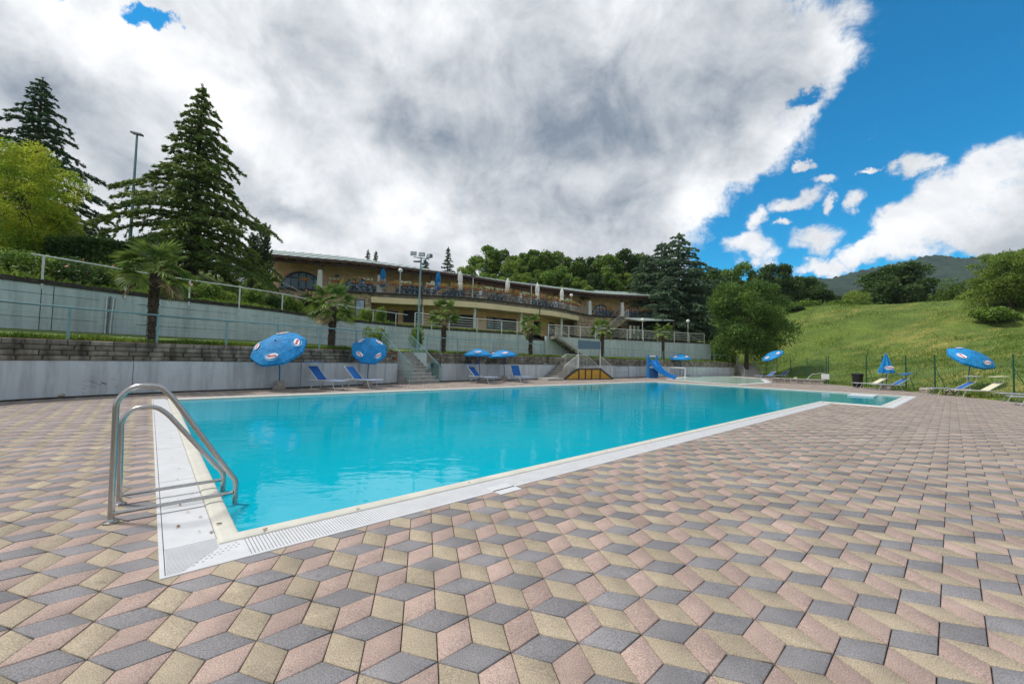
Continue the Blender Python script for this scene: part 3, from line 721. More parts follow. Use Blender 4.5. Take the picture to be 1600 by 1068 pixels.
# seams and scuffs of the painted lower wall
mb = MB()
for u in (43, 124, 205, 300, 470, 560, 760, 990, 1090):
    s_ = W1.find(u, .5); wall_strip(mb, W1, s_, s_ + .012, -.003, .01, .05, HC - .01, .1)
for k in range(16):
    s_ = W1.find(random.uniform(100, 200), .4); z = random.uniform(.15, .55); a = W1.off(s_, -.002); b2 = W1.off(s_ + random.uniform(.05, .14), -.002); mb.bar((a.x, a.y, z), (b2.x, b2.y, z - random.uniform(.02, .08)), .006, .006)
keep(mb.build('seam_and_scuff', M['cap']), wall1)
# upper painted wall with its dark mossy cap
wall2 = thing('retaining_wall', 'upper retaining wall along the terrace, painted pale blue with a mossy dark stone cap', 'wall', tuple(W2.at(W2.find(300, 2))) + (1.9,))
q0, q1 = W2.find(822, 3.8), W2.find(853, 3.9)
for a, b in ((.5, q0), (q1, W2.L)):
    mb = MB(); wall_strip(mb, W2, a, b, 0, .3, 1.2, lambda s: Z2(s) - .02, .7); keep(mb.build('painted_face', M['wall_blue2']), wall2)
mb = MB(); wall_strip(mb, W2, q0 - .5, q1 + .6, .31, .6, 1.2, 3.45, .7); keep(mb.build('painted_face', M['wall_blue2']), wall2)
for k in range(5):
    mb = MB(); wall_strip(mb, W2, q0 - .2, q1 + .3, .62 + k * .3, .95 + k * .3, 3.0, 3.55 + k * .09, 1.5); keep(mb.build('back_step', M['block']), wall2)
cb = [ (s_, .5, 0) for s_ in np.arange(.5, W2.L - .5, .5)]
def capmesh():
    m = MB(); x = .243; k = len(m.v)
    P = [(-x, -.035, 0), (x, -.035, 0), (x, .3, 0), (-x, .3, 0)]; T = [(a + random.uniform(-.01, .01), b + random.uniform(-.015, .01), .17 + random.uniform(-.03, .03)) for a, b, c in P]
    m.hexa(P, T); return m.mesh('cap_stone', M['cap'])
cms = [capmesh() for _ in range(6)]
for s_, w_, k_ in cb:
    if q0 < s_ + .25 < q1: continue
    c = W2.at(s_ + .25); d = W2.dir(s_ + .25); o = link('cap_stone', random.choice(cms)); o.location = (c.x, c.y, Z2(s_ + .25) - .02); o.rotation_euler = (0, 0, math.atan2(d.y, d.x)); keep(o, wall2)
# shuttering joints on the painted face
mb = MB()
for zz in (.42, .84, 1.25):
    wall_strip(mb, W2, .5, q0, -.004, .01, lambda s, zz=zz: 2.0 + zz - .006, lambda s, zz=zz: 2.0 + zz + .006, 1.2)
for u in (62, 82, 600, 780): 
    s_ = W2.find(u, 3); wall_strip(mb, W2, s_, s_ + .02, -.004, .01, 1.6, lambda s: Z2(s) - .03, .1)
keep(mb.build('joint_line', M['cap']), wall2)
#PART3
# ------------------------------------------------------------------ foliage tools
def rand_unit(n):
    v = rng.normal(size=(n, 3)); return v / np.linalg.norm(v, axis=1)[:, None]
def leaf_quads(P, L, W, A=None, up=.0):
    """rhombic leaf faces at points P; A = preferred long axis"""
    n = len(P); a = rand_unit(n) if A is None else A / np.linalg.norm(A, axis=1)[:, None]
    b = np.cross(a, rand_unit(n) + np.array([0, 0, up])); b /= np.linalg.norm(b, axis=1)[:, None] + 1e-9
    L = np.asarray(L).reshape(-1, 1) * np.ones((n, 1)); W = np.asarray(W).reshape(-1, 1) * np.ones((n, 1))
    V = np.stack([P - a * L, P - b * W, P + a * L, P + b * W], 1).reshape(-1, 3)
    return V, np.arange(4 * n).reshape(n, 4)
def merge(parts):
    Vs, Fs, b = [], [], 0
    for V, F in parts: Vs.append(V); Fs.append(F + b); b += len(V)
    return np.vstack(Vs), np.vstack(Fs)
def lobes_for(H, Rr, z0, n, sq=1.0, jit=.25):
    L = []; ax = random.uniform(0, 6)
    for i in range(n):
        t = (i + .5) / n; ph = i * 2.39996 + random.uniform(-.6, .6)
        zz = z0 + (H - z0) * (t ** .85) * .94; e = math.sin(PI * min(1, max(.05, (zz - z0) / (H - z0) * .80 + .16))) ** .6
        r = Rr * e * random.uniform(.30, .92) * (1 + .18 * math.sin(ph * 2 + ax)); q = Rr * random.choice((.20, .26, .32, .40)) * (1 - .35 * t)
        L.append((np.array([r * math.cos(ph), r * math.sin(ph), min(zz, H - q * .8)]), q))
    return L
def broad_crown(H, Rr, z0, nl, leaf, lobes=26, droop=0.0):
    L = lobes_for(H, Rr, z0, lobes); w = np.array([r * r for c, r in L]); w /= w.sum(); out = []
    for (c, r), f in zip(L, w):
        n = max(8, int(nl * f)); d = rand_unit(n); d[:, 2] = np.where((d[:, 2] < -.2) & (rng.random(n) < .6), -d[:, 2], d[:, 2])
        rad = r * (1.05 - .62 * rng.random(n) ** 1.6) * (1 + .22 * np.sin(d[:, 0] * 9 + c[0]) * np.sin(d[:, 1] * 8 + c[1]) * np.sin(d[:, 2] * 9))
        P = c + d * rad[:, None] * np.array([1.12, 1.12, .82]); out.append(P)
        # sprays poking out of the lobe
        m = max(2, int(n * .10)); d2 = rand_unit(m); out.append(c + d2 * (r * rng.uniform(1.0, 1.28, m))[:, None] * np.array([1.1, 1.1, .85]))
    P = np.vstack(out); s = leaf * rng.uniform(.6, 1.3, len(P))
    return leaf_quads(P, s, s * .55, up=.6) + (L,)
def trunk_mesh(H, r0, z1, Lb, name, mat, lean=.02, limbs=9):
    mb = MB(); pts = [(random.uniform(-1, 1) * lean * H * t, random.uniform(-1, 1) * lean * H * t, z1 * t - (.3 if t == 0 else 0)) for t in (0, .25, .5, .75, 1)]
    mb.tube(pts, [r0 * 1.25, r0, r0 * .9, r0 * .75, r0 * .4], 8)
    for c, r in random.sample(Lb, min(limbs, len(Lb))):
        t = random.uniform(.45, .95); a = Vector((0, 0, z1 * t)); b = Vector(c); m = a.lerp(b, .5) + Vector((0, 0, -.04 * H * random.random()))
        mb.tube([a, m, b], [r0 * .42, r0 * .25, r0 * .08], 5, cap=False)
    return mb.mesh(name, mat)
def conifer(H, Rr, nb, per, needle, z0=.08, droop=.35, power=.85, spread=.24, lump=0.0, layered=0.0):
    """cedar or fir: whorled branches that sweep out, level off and droop at the tip, hung with needle sprays"""
    Vs, br = [], MB(); P, A = [], []
    for i in range(nb):
        t = (i + random.uniform(-.3, .3)) / nb; t = max(0, min(.985, t))
        z = H * (z0 + (1 - z0) * t ** .92); L = Rr * (1 - t) ** power * random.uniform(.55, 1.18) + .25
        ph = i * 2.39996 + random.uniform(-.35, .35); d = np.array([math.cos(ph), math.sin(ph), 0]); sd = np.array([-d[1], d[0], 0])
        n = max(24, int(per * (L / Rr) ** 1.3)); q = rng.random(n) ** .75
        rise = random.uniform(.10, .30); tip = droop * random.uniform(.7, 1.3)
        zz = lambda x: L * (rise * x - tip * x ** 2.4)
        nsb = max(5, int(L * 2.6)); sb = rng.integers(0, nsb, n); side = np.where(sb % 2 == 0, 1, -1)
        qb = (sb + .5) / nsb * .95 + .03; ln = L * spread * (1.15 - qb * .75) * (1 + .25 * np.sin(sb * 5.1)); e = rng.random(n) ** .8
        main = rng.random(n) < .22
        x = np.where(main, q, qb + e * ln * .65 / L); y = np.where(main, 0, side * e * ln)
        hang = -(np.abs(y) * .22) - rng.random(n) * .10 * (1 + L * .12)
        p = d * (x * L)[:, None] + sd * (y + rng.normal(0, .04, n))[:, None]; p[:, 2] += z + zz(np.minimum(x, 1.15)) + hang
        a = d * .7 + sd * (np.where(main, 0, side * .6))[:, None] + np.array([0, 0, -.35]) + rng.normal(0, .33, (n, 3))
        P.append(p); A.append(a)
        pts = [tuple(d * (L * x_) + np.array([0, 0, z + zz(x_)])) for x_ in (0, .35, .7, 1)]
        br.tube(pts, [.016 * L + .015, .012 * L + .01, .007 * L + .008, .006], 4, cap=False)
    P = np.vstack(P); A = np.vstack(A); s = needle * rng.uniform(.6, 1.35, len(P))
    V, F = leaf_quads(P, s, s * .20 + .010, A); V2, F2 = leaf_quads(P + rng.normal(0, .05, P.shape), s * .8, s * .2 + .008, A + rng.normal(0, .5, A.shape))
    # leader
    n = 60; tz = rng.random(n); Pl = np.c_[rng.normal(0, .05, n), rng.normal(0, .05, n), H * (.93 + .08 * tz)]
    V3, F3 = leaf_quads(Pl, needle * .8, needle * .16, np.c_[rng.normal(0, .5, n), rng.normal(0, .5, n), np.ones(n)])
    V, F = merge([(V, F), (V2, F2), (V3, F3)])
    br.tube([(0, 0, -.5), (0, 0, H * .35), (0, 0, H * .7), (0, 0, H * 1.0)], [H * .020, H * .015, H * .009, .02], 8)
    return V, F, br
def blades(P, h, w, lean=.35):
    n = len(P); a = rng.random(n) * 2 * PI; dx = np.c_[np.cos(a), np.sin(a), np.zeros(n)]; ln = np.c_[-np.sin(a), np.cos(a), np.zeros(n)]
    h = np.asarray(h).reshape(-1, 1) * np.ones((n, 1)); w = np.asarray(w).reshape(-1, 1) * np.ones((n, 1)); b = rng.normal(0, lean, (n, 1)) * h
    V = np.stack([P - dx * w, P + dx * w, P + dx * w * .55 + ln * b * .45 + np.array([0, 0, 1]) * h * .65, P + ln * b + np.array([0, 0, 1]) * h], 1)
    F = np.arange(4 * n).reshape(n, 4); return V.reshape(-1, 3), F
M['bark'] = shader('bark', (.075, .06, .045), .95, var=.4, scale=12, bump=.8, bscale=30, stretch=(1, 1, .25))
M['leaf_cedar'] = leafmat('cedar_needles', (.17, .225, .040), (.065, .115, .028), tr=.25, scale=.5, isl=.5)
M['leaf_cedar_blue'] = leafmat('blue_cedar_needles', (.125, .19, .10), (.045, .09, .052), tr=.2, scale=.5, isl=.45)
M['leaf_cedar_dark'] = leafmat('dark_cedar_needles', (.065, .125, .045), (.022, .055, .026), tr=.2, scale=.6, isl=.5)
M['leaf_yellow'] = leafmat('yellow_green_leaves', (.42, .43, .040), (.10, .20, .018), tr=.5, scale=.6, isl=.35)
M['leaf_mid'] = leafmat('mid_green_leaves', (.15, .225, .035), (.065, .125, .022), tr=.38, scale=.45, obj=.16)
M['leaf_light'] = leafmat('light_green_leaves', (.22, .29, .05), (.10, .17, .03), tr=.42, scale=.45, obj=.12)
M['leaf_dark'] = leafmat('dark_green_leaves', (.07, .125, .028), (.028, .06, .015), tr=.32, scale=.45, obj=.15)
M['grass'] = leafmat('grass_blades', (.15, .215, .034), (.065, .125, .018), tr=.45, scale=.8, isl=.35)
M['grass_meadow'] = leafmat('meadow_grass_blades', (.15, .23, .034), (.085, .15, .022), tr=.55, scale=.4, isl=.25)
M['leaf_broad'] = leafmat('broad_tree_leaves', (.105, .175, .030), (.035, .080, .016), tr=.35, scale=.5)
M['grass_dry'] = leafmat('tall_meadow_grass', (.24, .22, .075), (.13, .145, .04), tr=.35, scale=.3, isl=.35)
M['turf'] = shader('turf', (.14, .20, .03), .95, color2=(.07, .12, .02), scale=2.5, coords='World', bump=.8, bscale=15)
M['palm_leaf'] = leafmat('palm_leaflets', (.17, .23, .045), (.07, .12, .03), tr=.3, scale=1.2, isl=.35)
M['palm_dry'] = shader('dry_palm_frond', (.33, .25, .12), .8, var=.3, scale=6, island=.3)
M['palm_trunk'] = shader('palm_fibre_trunk', (.085, .062, .042), .95, var=.5, scale=18, bump=1, bscale=40, stretch=(1, 1, .5))
M['pink_flower'] = shader('pink_petals', (.75, .32, .30), .6, var=.15, island=.3)
M['red_flower'] = shader('red_petals', (.55, .12, .06), .6, var=.2, island=.4)
M['orange_flower'] = shader('orange_petals', (.62, .24, .08), .6, color2=(.6, .42, .22), scale=20, island=.35)
M['white_flower'] = shader('white_petals', (.75, .75, .68), .6, var=.05)

# small weeds and moss growing in the paver joints
P = []
for k in range(150):
    i, j = random.randrange(-22, 40), random.randrange(-6, 44); x, y = lat((i + j / 2) * 3 ** .5, j * 1.5)
    if y < .9 or not inpoly(np.array([x]), np.array([y]), deck_poly)[0] or inpoly(np.array([x]), np.array([y]), PWORLD)[0]: continue
    for _ in range(random.randrange(4, 22)): P.append((x + random.gauss(0, .012), y + random.gauss(0, .012), -.006))
V, F = blades(np.array(P), .008 + .014 * rng.random(len(P)), .0016, .9)
stuff(tag(link('joint_weeds', npmesh('joint_weeds', V, F, M['grass'])), 'tiny green weeds sprouting from the joints of the paving', 'weeds'))

# ------------------------------------------------------------------ terrace lawn and the slopes
def base_lawn():
    mb = MB(); n = 60; s1 = np.linspace(.3, W1.L - .1, n); s2 = np.linspace(.3, W2.L - .05, n)
    # pair the two walls by photo column so the strip follows both
    for i in range(n - 1):
        if s1[i + 1] > g0 - .1 and s1[i] < g1 + .1: continue
        for a, b, za, zb in ((0, .5, 1.6, 1.72), (.5, 1, 1.72, 2.0)):
            def P(k, t):
                p = W1.off(s1[k], .3); q = W2.at(s2[k]); r = p.lerp(q, t); z = 1.6 + .12 * t / .5 if t <= .5 else 1.72 + .28 * (t - .5) / .5
                return (r.x, r.y, z)
            mb.quad(P(i, a), P(i + 1, a), P(i + 1, b), P(i, b))
    return mb
lawn = structure(base_lawn().build('terrace_lawn', M['turf']))
nG = 52000; sg = rng.random(nG) ** 1.5 * (W1.L - 2) + 1.2; og = .36 + rng.random(nG) ** 1.6 * 2.0
Pg = []
for a, b in zip(sg, og):
    i = int(a / .15) ; p = W1.off(a, b); Pg.append((p.x, p.y, 1.6 + .02 * b))
Pg = np.array(Pg); ok = ~((sg > g0 - .05) & (sg < g1 + .05)); Pg = Pg[ok]
clump = np.array([noise.noise(Vector((p[0] * .9, p[1] * .9, 0))) for p in Pg])
hh = (.10 + .08 * rng.random(len(Pg))) * (1 + .9 * np.clip(clump, -.4, 1)); dd = np.hypot(Pg[:, 0], Pg[:, 1])
V, F = blades(Pg, hh, .004 + .00035 * dd, .4)
stuff(tag(link('terrace_grass', npmesh('terrace_grass', V, F, M['grass'])), 'strip of uneven bright green grass growing on top of the lower wall', 'grass'))
# daisies and clover heads in the strip
Pd = Pg[rng.integers(0, len(Pg), 420)].copy(); Pd[:, 2] += rng.uniform(.10, .2, len(Pd)); V, F = leaf_quads(Pd, .018, .018)
stuff(tag(link('daisies', npmesh('daisies', V, F, M['white_flower'])), 'tiny white daisies scattered through the terrace grass', 'flowers'))

def hill_z(s, o):
    u = s / W2.L; top = Z2(s); left = min(1, max(0, (.52 - u) / .20))         # 1 at the left, 0 beyond the start of the building
    a = min(1, o / 15); zl = top + (8.2 - top) * (a ** 1.55) + max(0, o - 15) * .03
    zr = top - .02 + .3 * min(1, o / 10) + (0 if o < 16 else 1) * min(1, (o - 16) / 14) * 5.5 + max(0, o - 30) * .07
    return zl * left + zr * (1 - left)
offs = [.28, 1, 2, 3.5, 5, 7, 9, 11.5, 14, 17, 21, 26, 32, 40, 55, 80]
mb = MB(); n = 70; gv = []
for i in range(n):
    s = .3 + (W2.L - .3) * i / (n - 1)
    for o in offs:
        p = W2.off(s, o); gv.append((p.x, p.y, hill_z(s, o) + (.18 * noise.noise(Vector((p.x * .3, p.y * .3, 0))) if o > 1 else 0)))
V = np.array(gv); m_ = len(offs); F = np.array([(i * m_ + j, (i + 1) * m_ + j, (i + 1) * m_ + j + 1, i * m_ + j + 1) for i in range(n - 1) for j in range(m_ - 1)])
structure(link('hillside', npmesh('hillside', V, F, M['turf'], smooth=True)))
def hz(x, y):                        # height of the hillside under a point (nearest path parameter)
    best = min(((W2.at(s) - Vector((x, y))).length, s) for s in np.arange(.5, W2.L, .8)); return hill_z(best[1], best[0])
# rough grass on the slope above the upper wall
P = []
for k in range(26000):
    s = rng.random() ** 1.2 * (W2.L * .62) + .6; o = .34 + rng.random() ** 1.5 * 9; p = W2.off(s, o); P.append((p.x, p.y, hill_z(s, o) - .02))
P = np.array(P); d_ = np.hypot(P[:, 0], P[:, 1]); cl_ = np.array([noise.noise(Vector((p[0] * .5, p[1] * .5, 3))) for p in P])
V, F = blades(P, (.18 + .22 * rng.random(len(P))) * (1 + .8 * np.clip(cl_, -.5, 1)), .006 + .0005 * d_, .5)
stuff(tag(link('slope_grass', npmesh('slope_grass', V, F, M['grass'])), 'long rough grass covering the slope above the upper wall', 'grass'))

# meadow on the right, rising from the fence to a crest
edge = [(20.5, -12), (21, -3), (22.5, 10), (23.4, 18), (23.9, 20.7), (25, 25), (25.6, 29), (26, 33.5), (29.5, 41), (32, 48), (31.5, 54), (30, 62), (26, 75), (20, 95), (10, 130), (0, 170)]
EV_ = [Vector(p) for p in edge]
def edge_d(X, Y):
    best = np.full(X.shape, 1e9)
    for a, b in zip(EV_[:-1], EV_[1:]):
        dx, dy = b.x - a.x, b.y - a.y; L2 = dx * dx + dy * dy; t = np.clip(((X - a.x) * dx + (Y - a.y) * dy) / L2, 0, 1)
        ex, ey = X - a.x - t * dx, Y - a.y - t * dy; d = np.hypot(ex, ey); sg = np.where(dx * (Y - a.y) - dy * (X - a.x) < 0, 1, -1)
        best = np.where(d < np.abs(best), d * sg, best)
    return best
def meadow_z(X, Y):
    d = np.maximum(edge_d(X, Y), 0); t = np.clip(d / 52, 0, 1); s_ = X * .72 + Y * .69; d = np.maximum(d, np.minimum(1.55 * (s_ - 57), 52) * np.clip(d / 10, 0, 1)); t = np.clip(d / 52, 0, 1); z = 12.3 * (t * .75 + .25 * t * t * (3 - 2 * t)) * (1 - .10 * np.clip((70 - Y) / 60, 0, 1))
    z = z * np.clip(d / 5, 0, 1) ** .5
    z += np.where(d > 52, -(d - 52) * .08, 0) + (np.sin(X * .31 + Y * .17) * np.sin(Y * .23 - X * .11) * .28 + np.sin(X * .9) * np.sin(Y * .8 + 1) * .07) * np.clip(d / 8, 0, 1)
    return z - .015
gx, gy = np.meshgrid(np.arange(20, 190, 1.1), np.arange(-14, 190, 1.1)); Zm = meadow_z(gx, gy); nx = gx.shape[1]; ny = gx.shape[0]
ed = edge_d(gx, gy); V = np.c_[gx.ravel(), gy.ravel(), Zm.ravel()]; idx = np.arange(nx * ny).reshape(ny, nx)
F = np.stack([idx[:-1, :-1], idx[:-1, 1:], idx[1:, 1:], idx[1:, :-1]], -1).reshape(-1, 4)
okf = (ed.ravel()[F] > -1.0).any(1); F = F[okf]
V[:, 2] = np.where(ed.ravel() < .3, -.03, V[:, 2])
mm = shader('meadow', (.125, .18, .026), .95, color2=(.07, .115, .018), scale=.35, mixlo=.38, mixhi=.62, coords='World', detail=10, bump=1, bscale=3)
N, L = nodes_of(mm); b = N['Principled BSDF']; g = N.new('ShaderNodeNewGeometry')
n2 = N.new('ShaderNodeTexNoise'); n2.inputs['Scale'].default_value = .09; n2.inputs['Detail'].default_value = 6; n2.inputs['Roughness'].default_value = .7; mp = N.new('ShaderNodeMapping'); mp.inputs[3].default_value = (.6, 1.6, 1); L.new(g.outputs['Position'], mp.inputs[0]); L.new(mp.outputs[0], n2.inputs['Vector'])
mr = N.new('ShaderNodeMapRange'); mr.inputs[1].default_value = .52; mr.inputs[2].default_value = .66; L.new(n2.outputs[0], mr.inputs[0])
mx = N.new('ShaderNodeMix'); mx.data_type = 'RGBA'; L.new(mr.outputs[0], mx.inputs[0]); L.new(b.inputs['Base Color'].links[0].from_socket, mx.inputs[6]); mx.inputs[7].default_value = (.27, .24, .06, 1); L.new(mx.outputs[2], b.inputs['Base Color'])
M['meadow'] = mm
structure(link('meadow', npmesh('meadow', V, F, mm, smooth=True)))
# grass geometry on the meadow: dense near the fence, tall along the crest
N1 = 230000; X = 23 + rng.random(N1) * 62; Y = 8 + rng.random(N1) ** 1.1 * 78; e_ = edge_d(X, Y); uu = 800 + 627 * X / Y
ok = (e_ > .25) & (uu < 1700) & (uu > 1120) & (e_ < 56); X, Y, e_ = X[ok], Y[ok], e_[ok]; Z = meadow_z(X, Y)
c2 = np.sin(X * .55 + np.sin(Y * .4) * 2) * np.sin(Y * .5 + np.sin(X * .3) * 2)
tall = np.clip((e_ - 40) / 8, 0, 1); h_ = (.08 + .13 * rng.random(len(X))) * (1 + 1.2 * (rng.random(len(X)) > .985)) * (1 + .6 * np.clip(c2, -.6, 1)) + tall * .5 * rng.random(len(X)) + np.where(e_ < 1.2, .12, 0)
dd = np.hypot(X, Y); V, F = blades(np.c_[X, Y, Z - .03], h_, .005 + .00030 * dd, .8)
dry = (rng.random(len(X)) < .10 + .55 * tall + .25 * np.clip(np.sin(X * .12 + 1) * np.sin(Y * .15), 0, 1)).astype(np.int32)
stuff(tag(link('meadow_grass', npmesh('meadow_grass', V, F, [M['grass_meadow'], M['grass_dry']], mi=dry)), 'rough green meadow grass climbing the slope behind the wire fence', 'grass'))

# far wooded mountain
sil = [(1020, 470), (1150, 440), (1215, 436), (1262, 434), (1290, 438), (1315, 432), (1345, 424), (1372, 418), (1400, 413), (1425, 407), (1445, 402), (1462, 400), (1480, 402), (1500, 405), (1530, 403), (1560, 402), (1600, 404), (1680, 398), (1800, 420)]
MY = 620; rid = [at(u, v, MY) for u, v in sil]; rx = [p.x for p in rid]; rz_ = [p.z for p in rid]
xs = np.linspace(rx[0], rx[-1], 260); ys = np.linspace(0, 1, 70); XX, TT = np.meshgrid(xs, ys); RZ = np.interp(XX, rx, rz_)
k1 = np.array([[noise.fractal(Vector((x * .006, t * 2.2, 1)), .9, 2.0, 6) for x in xs] for t in ys]); k2 = rng.random(XX.shape)
YY = MY - 330 * (1 - TT); ZZ = 4 + (RZ - 4) * (TT ** 1.15) + k1 * 16 * np.sin(PI * TT) + k2 * 3.5 * np.clip(TT * 4, 0, 1)
idx = np.arange(XX.size).reshape(XX.shape); F = np.stack([idx[:-1, :-1], idx[:-1, 1:], idx[1:, 1:], idx[1:, :-1]], -1).reshape(-1, 4)
# back slope closes the mountain
BX = np.stack([xs, xs]); mtn = np.c_[XX.ravel(), YY.ravel(), ZZ.ravel()]; nb_ = len(mtn)
mtn = np.vstack([mtn, np.c_[xs, np.full(len(xs), MY + 260), np.full(len(xs), 0.)]]); last = idx[-1]
F = np.vstack([F, np.stack([last[:-1], last[1:], nb_ + np.arange(1, len(xs)), nb_ + np.arange(len(xs) - 1)], -1)])
M['forest_far'] = shader('far_forest', (.026, .058, .034), .95, color2=(.007, .020, .014), scale=.06, mixlo=.3, mixhi=.7, coords='World', detail=12, bump=1, bscale=.25)
structure(link('mountain', npmesh('mountain', mtn, F, M['forest_far'])))
mb = MB(); q = at(1410 - 17, 412, 600); mb.tube([(q.x, q.y, q.z - 6), (q.x, q.y, q.z + 6)], [.5, .25], 5); mb.bar((q.x - 1.6, q.y, q.z + 3.5), (q.x + 1.6, q.y, q.z + 3.5), .3, .3)
o = mb.build('radio_mast', M['galv']); tag(o, 'tiny radio mast on the skyline behind the round meadow tree', 'mast')

# ------------------------------------------------------------------ fences and railings
def rail_fence(path, s0, s1, zf, h, us, label, mat, bars=(), post_r=.028, rail_r=.026, off=.12, wires=(), down=.0, name='railing', zpost=None, endslope=None):
    c = path.off((s0 + s1) / 2, off); t = thing(name, label, 'railing', (c.x, c.y, zf((s0 + s1) / 2)))
    n = max(2, int((s1 - s0) / .9)); ss = [s0 + (s1 - s0) * i / n for i in range(n + 1)]
    def L(hh): return [(path.off(s, off).x, path.off(s, off).y, zf(s) + hh) for s in ss]
    mb = MB(); mb.tube(L(h), rail_r, 8); keep(mb.build('top_rail', mat, smooth=True), t)
    for b in bars:
        mb = MB(); mb.tube(L(b), rail_r * .62, 6); keep(mb.build('rail', mat, smooth=True), t)
    for w in wires:
        mb = MB(); mb.tube(L(w), .0035, 3, cap=False); keep(mb.build('wire', M['wire']), t)
    for s in us:
        p = path.off(s, off); mb = MB(); mb.box((p.x, p.y, zf(s) + (h - down) / 2), (post_r * 2, post_r * 1.1, h + down), rz=math.atan2(path.dir(s).y, path.dir(s).x)); keep(mb.build('post', mat), t)
    return t
u1 = [W1.find(u, 1.6) for u in (-60, 108, 247, 353, 434, 501, 560, 609)]
rail_fence(W1, 1.5, g0 - .05, lambda s: H1, .92, [2.2] + u1, 'teal pipe railing with thin wires along the lower wall, left of the stairs', M['teal_rail'], wires=(.2, .45, .7), off=.16, down=.1)
u2 = [g1 + .05] + [W1.find(u, 1.6) for u in (691, 718, 773, 812, 848)]
rail_fence(W1, g1 + .03, W1.find(852, 1.6), lambda s: H1, .90, u2, 'teal pipe railing on the lower wall behind the two flat umbrellas', M['teal_rail'], off=.16, down=.1)
u3 = [W1.find(u, 1.6) for u in (947, 968, 992, 1015, 1038, 1065, 1092, 1118, 1143)]
rail_fence(W1, u3[0], u3[-1], lambda s: H1, .90, u3, 'teal pipe railing on the lower wall behind the blue slide', M['teal_rail'], off=.16, down=.1)
v1 = [W2.find(u, 4.2) for u in (68, 198, 294, 374, 440, 494, 541, 583, 618)]
rail_fence(W2, W2.find(50, 4.2), W2.find(636, 4.5), lambda s: Z2(s) + .1, .88, v1, 'pale single-rail fence on top of the upper wall, left of the floodlight mast', M['galv'], off=-.02, down=.28)
v2 = [W2.find(u, 4.5) for u in (648, 675, 702, 745, 784, 808, 822)]
rail_fence(W2, v2[0], v2[-1], lambda s: Z2(s) + .12, 1.12, v2, 'white five-bar railing on the upper wall, left part by the third palm', M['galv'], bars=(.22, .44, .66, .88), off=-.03, down=.3, rail_r=.036, post_r=.04)
v3 = [W2.find(u, 4.5) for u in (857, 889, 907, 930, 955, 980, 1005, 1028, 1053, 1076, 1100)]
rail_fence(W2, v3[0], v3[-1], lambda s: Z2(s) + .12, 1.12, v3, 'white five-bar railing on the upper wall, right part below the awning', M['galv'], bars=(.22, .44, .66, .88), off=-.03, down=.3, rail_r=.036, post_r=.04)
# black pipes running down the upper wall
pc = W2.find(174, 3); pt = thing('drain_pipes', 'bundle of grey drain pipes running down the upper wall behind the railing', 'pipes', (*W2.at(pc), 2))
for k in range(4):
    s = pc - .17 + k * .10; a = W2.off(s, -.05); b2 = W2.off(s - (.05 if k else 0), -.06); b3 = W2.off(s + .07, .1); mb = MB()
    mb.tube([(b2.x, b2.y, 1.7), (b2.x, b2.y, 2.2), (a.x, a.y, 3.38), (b3.x, b3.y, 3.5)], .022, 8); keep(mb.build('pipe', [M['galv'], M['wire'], M['galv'], M['wall_blue2']][k], smooth=True), pt)

# green wire-mesh fence between the deck and the meadow
M['fence_green'] = shader('fence_green', (.012, .075, .045), .5, var=.1)
fp = [(26.8, 15), (26.7, 21.4), (26.0, 24.6), (26.5, 27.3), (26.6, 30.2), (26.2, 33.2), (28.4, 37.2), (31.0, 42.7), (33.2, 48.2), (34.2, 54)]
FP = Path(fp[::-1], 4)
def fence_post(p, d, brace, hgt=2.25, side=1):
    mb = MB(); mb.tube([(p.x, p.y, -.1), (p.x, p.y, hgt)], .036, 8); mb.lathe((p.x, p.y, hgt), [(.040, 0), (.036, .02), (.01, .035)], 8)
    res = [('post', mb)]
    if brace:
        q = p + Vector((d.x, d.y)) * .75 * side; mb = MB(); mb.tube([(p.x, p.y, hgt * .72), (q.x, q.y, .0)], .020, 6); res.append(('brace', mb))
    return res
ft = thing('wire_fence', 'green wire-mesh fence with round posts between the deck and the meadow', 'fence', (26.6, 30, 0))
for i, s in enumerate([FP.find(u, 1) for u in (1154, 1164, 1176, 1196, 1214, 1235.7, 1260.8, 1291, 1294, 1353.6, 1378, 1414.6, 1460.6, 1583)] ):
    p = FP.at(s); d = FP.dir(s)
    for nm, mbb in fence_post(p, d, i in (5, 6, 9, 11, 12, 13), 2.3, 1): keep(mbb.build(nm, M['fence_green'], smooth=True), ft)
mb = MB(); s = .2
def fpt(s, z, o=0): p = FP.off(s, o); return Vector((p.x, p.y, z))
wv, wf = [], []
def wire(a, b, r=.0022):
    d = (b - a).normalized(); x = d.cross(Vector((0, 0, 1)));
    if x.length < .1: x = FP.dir(1).to_3d() if False else Vector((.7, .7, 0))
    x = x.normalized() * r; y = d.cross(x).normalized() * r; k = len(wv)
    for q in (a, b): wv.extend([tuple(q + x), tuple(q - x * .5 + y * .87), tuple(q - x * .5 - y * .87)])
    wf.extend([(k, k + 1, k + 4, k + 3), (k + 1, k + 2, k + 5, k + 4), (k + 2, k, k + 3, k + 5)])
nn = int(FP.L / .6)
for i in range(nn):
    a, b_ = FP.L * i / nn, FP.L * (i + 1) / nn
    for z in np.arange(.05, 2.1, .10): wire(fpt(a, z), fpt(b_, z), .0030)
for s in np.arange(0, FP.L, .11): wire(fpt(s, .02), fpt(s, 2.08), .0026)
mnp = npmesh('wire_mesh', np.array(wv), np.array(wf), M['fence_green']); keep(link('wire_mesh', mnp), ft)['kind'] = 'stuff'

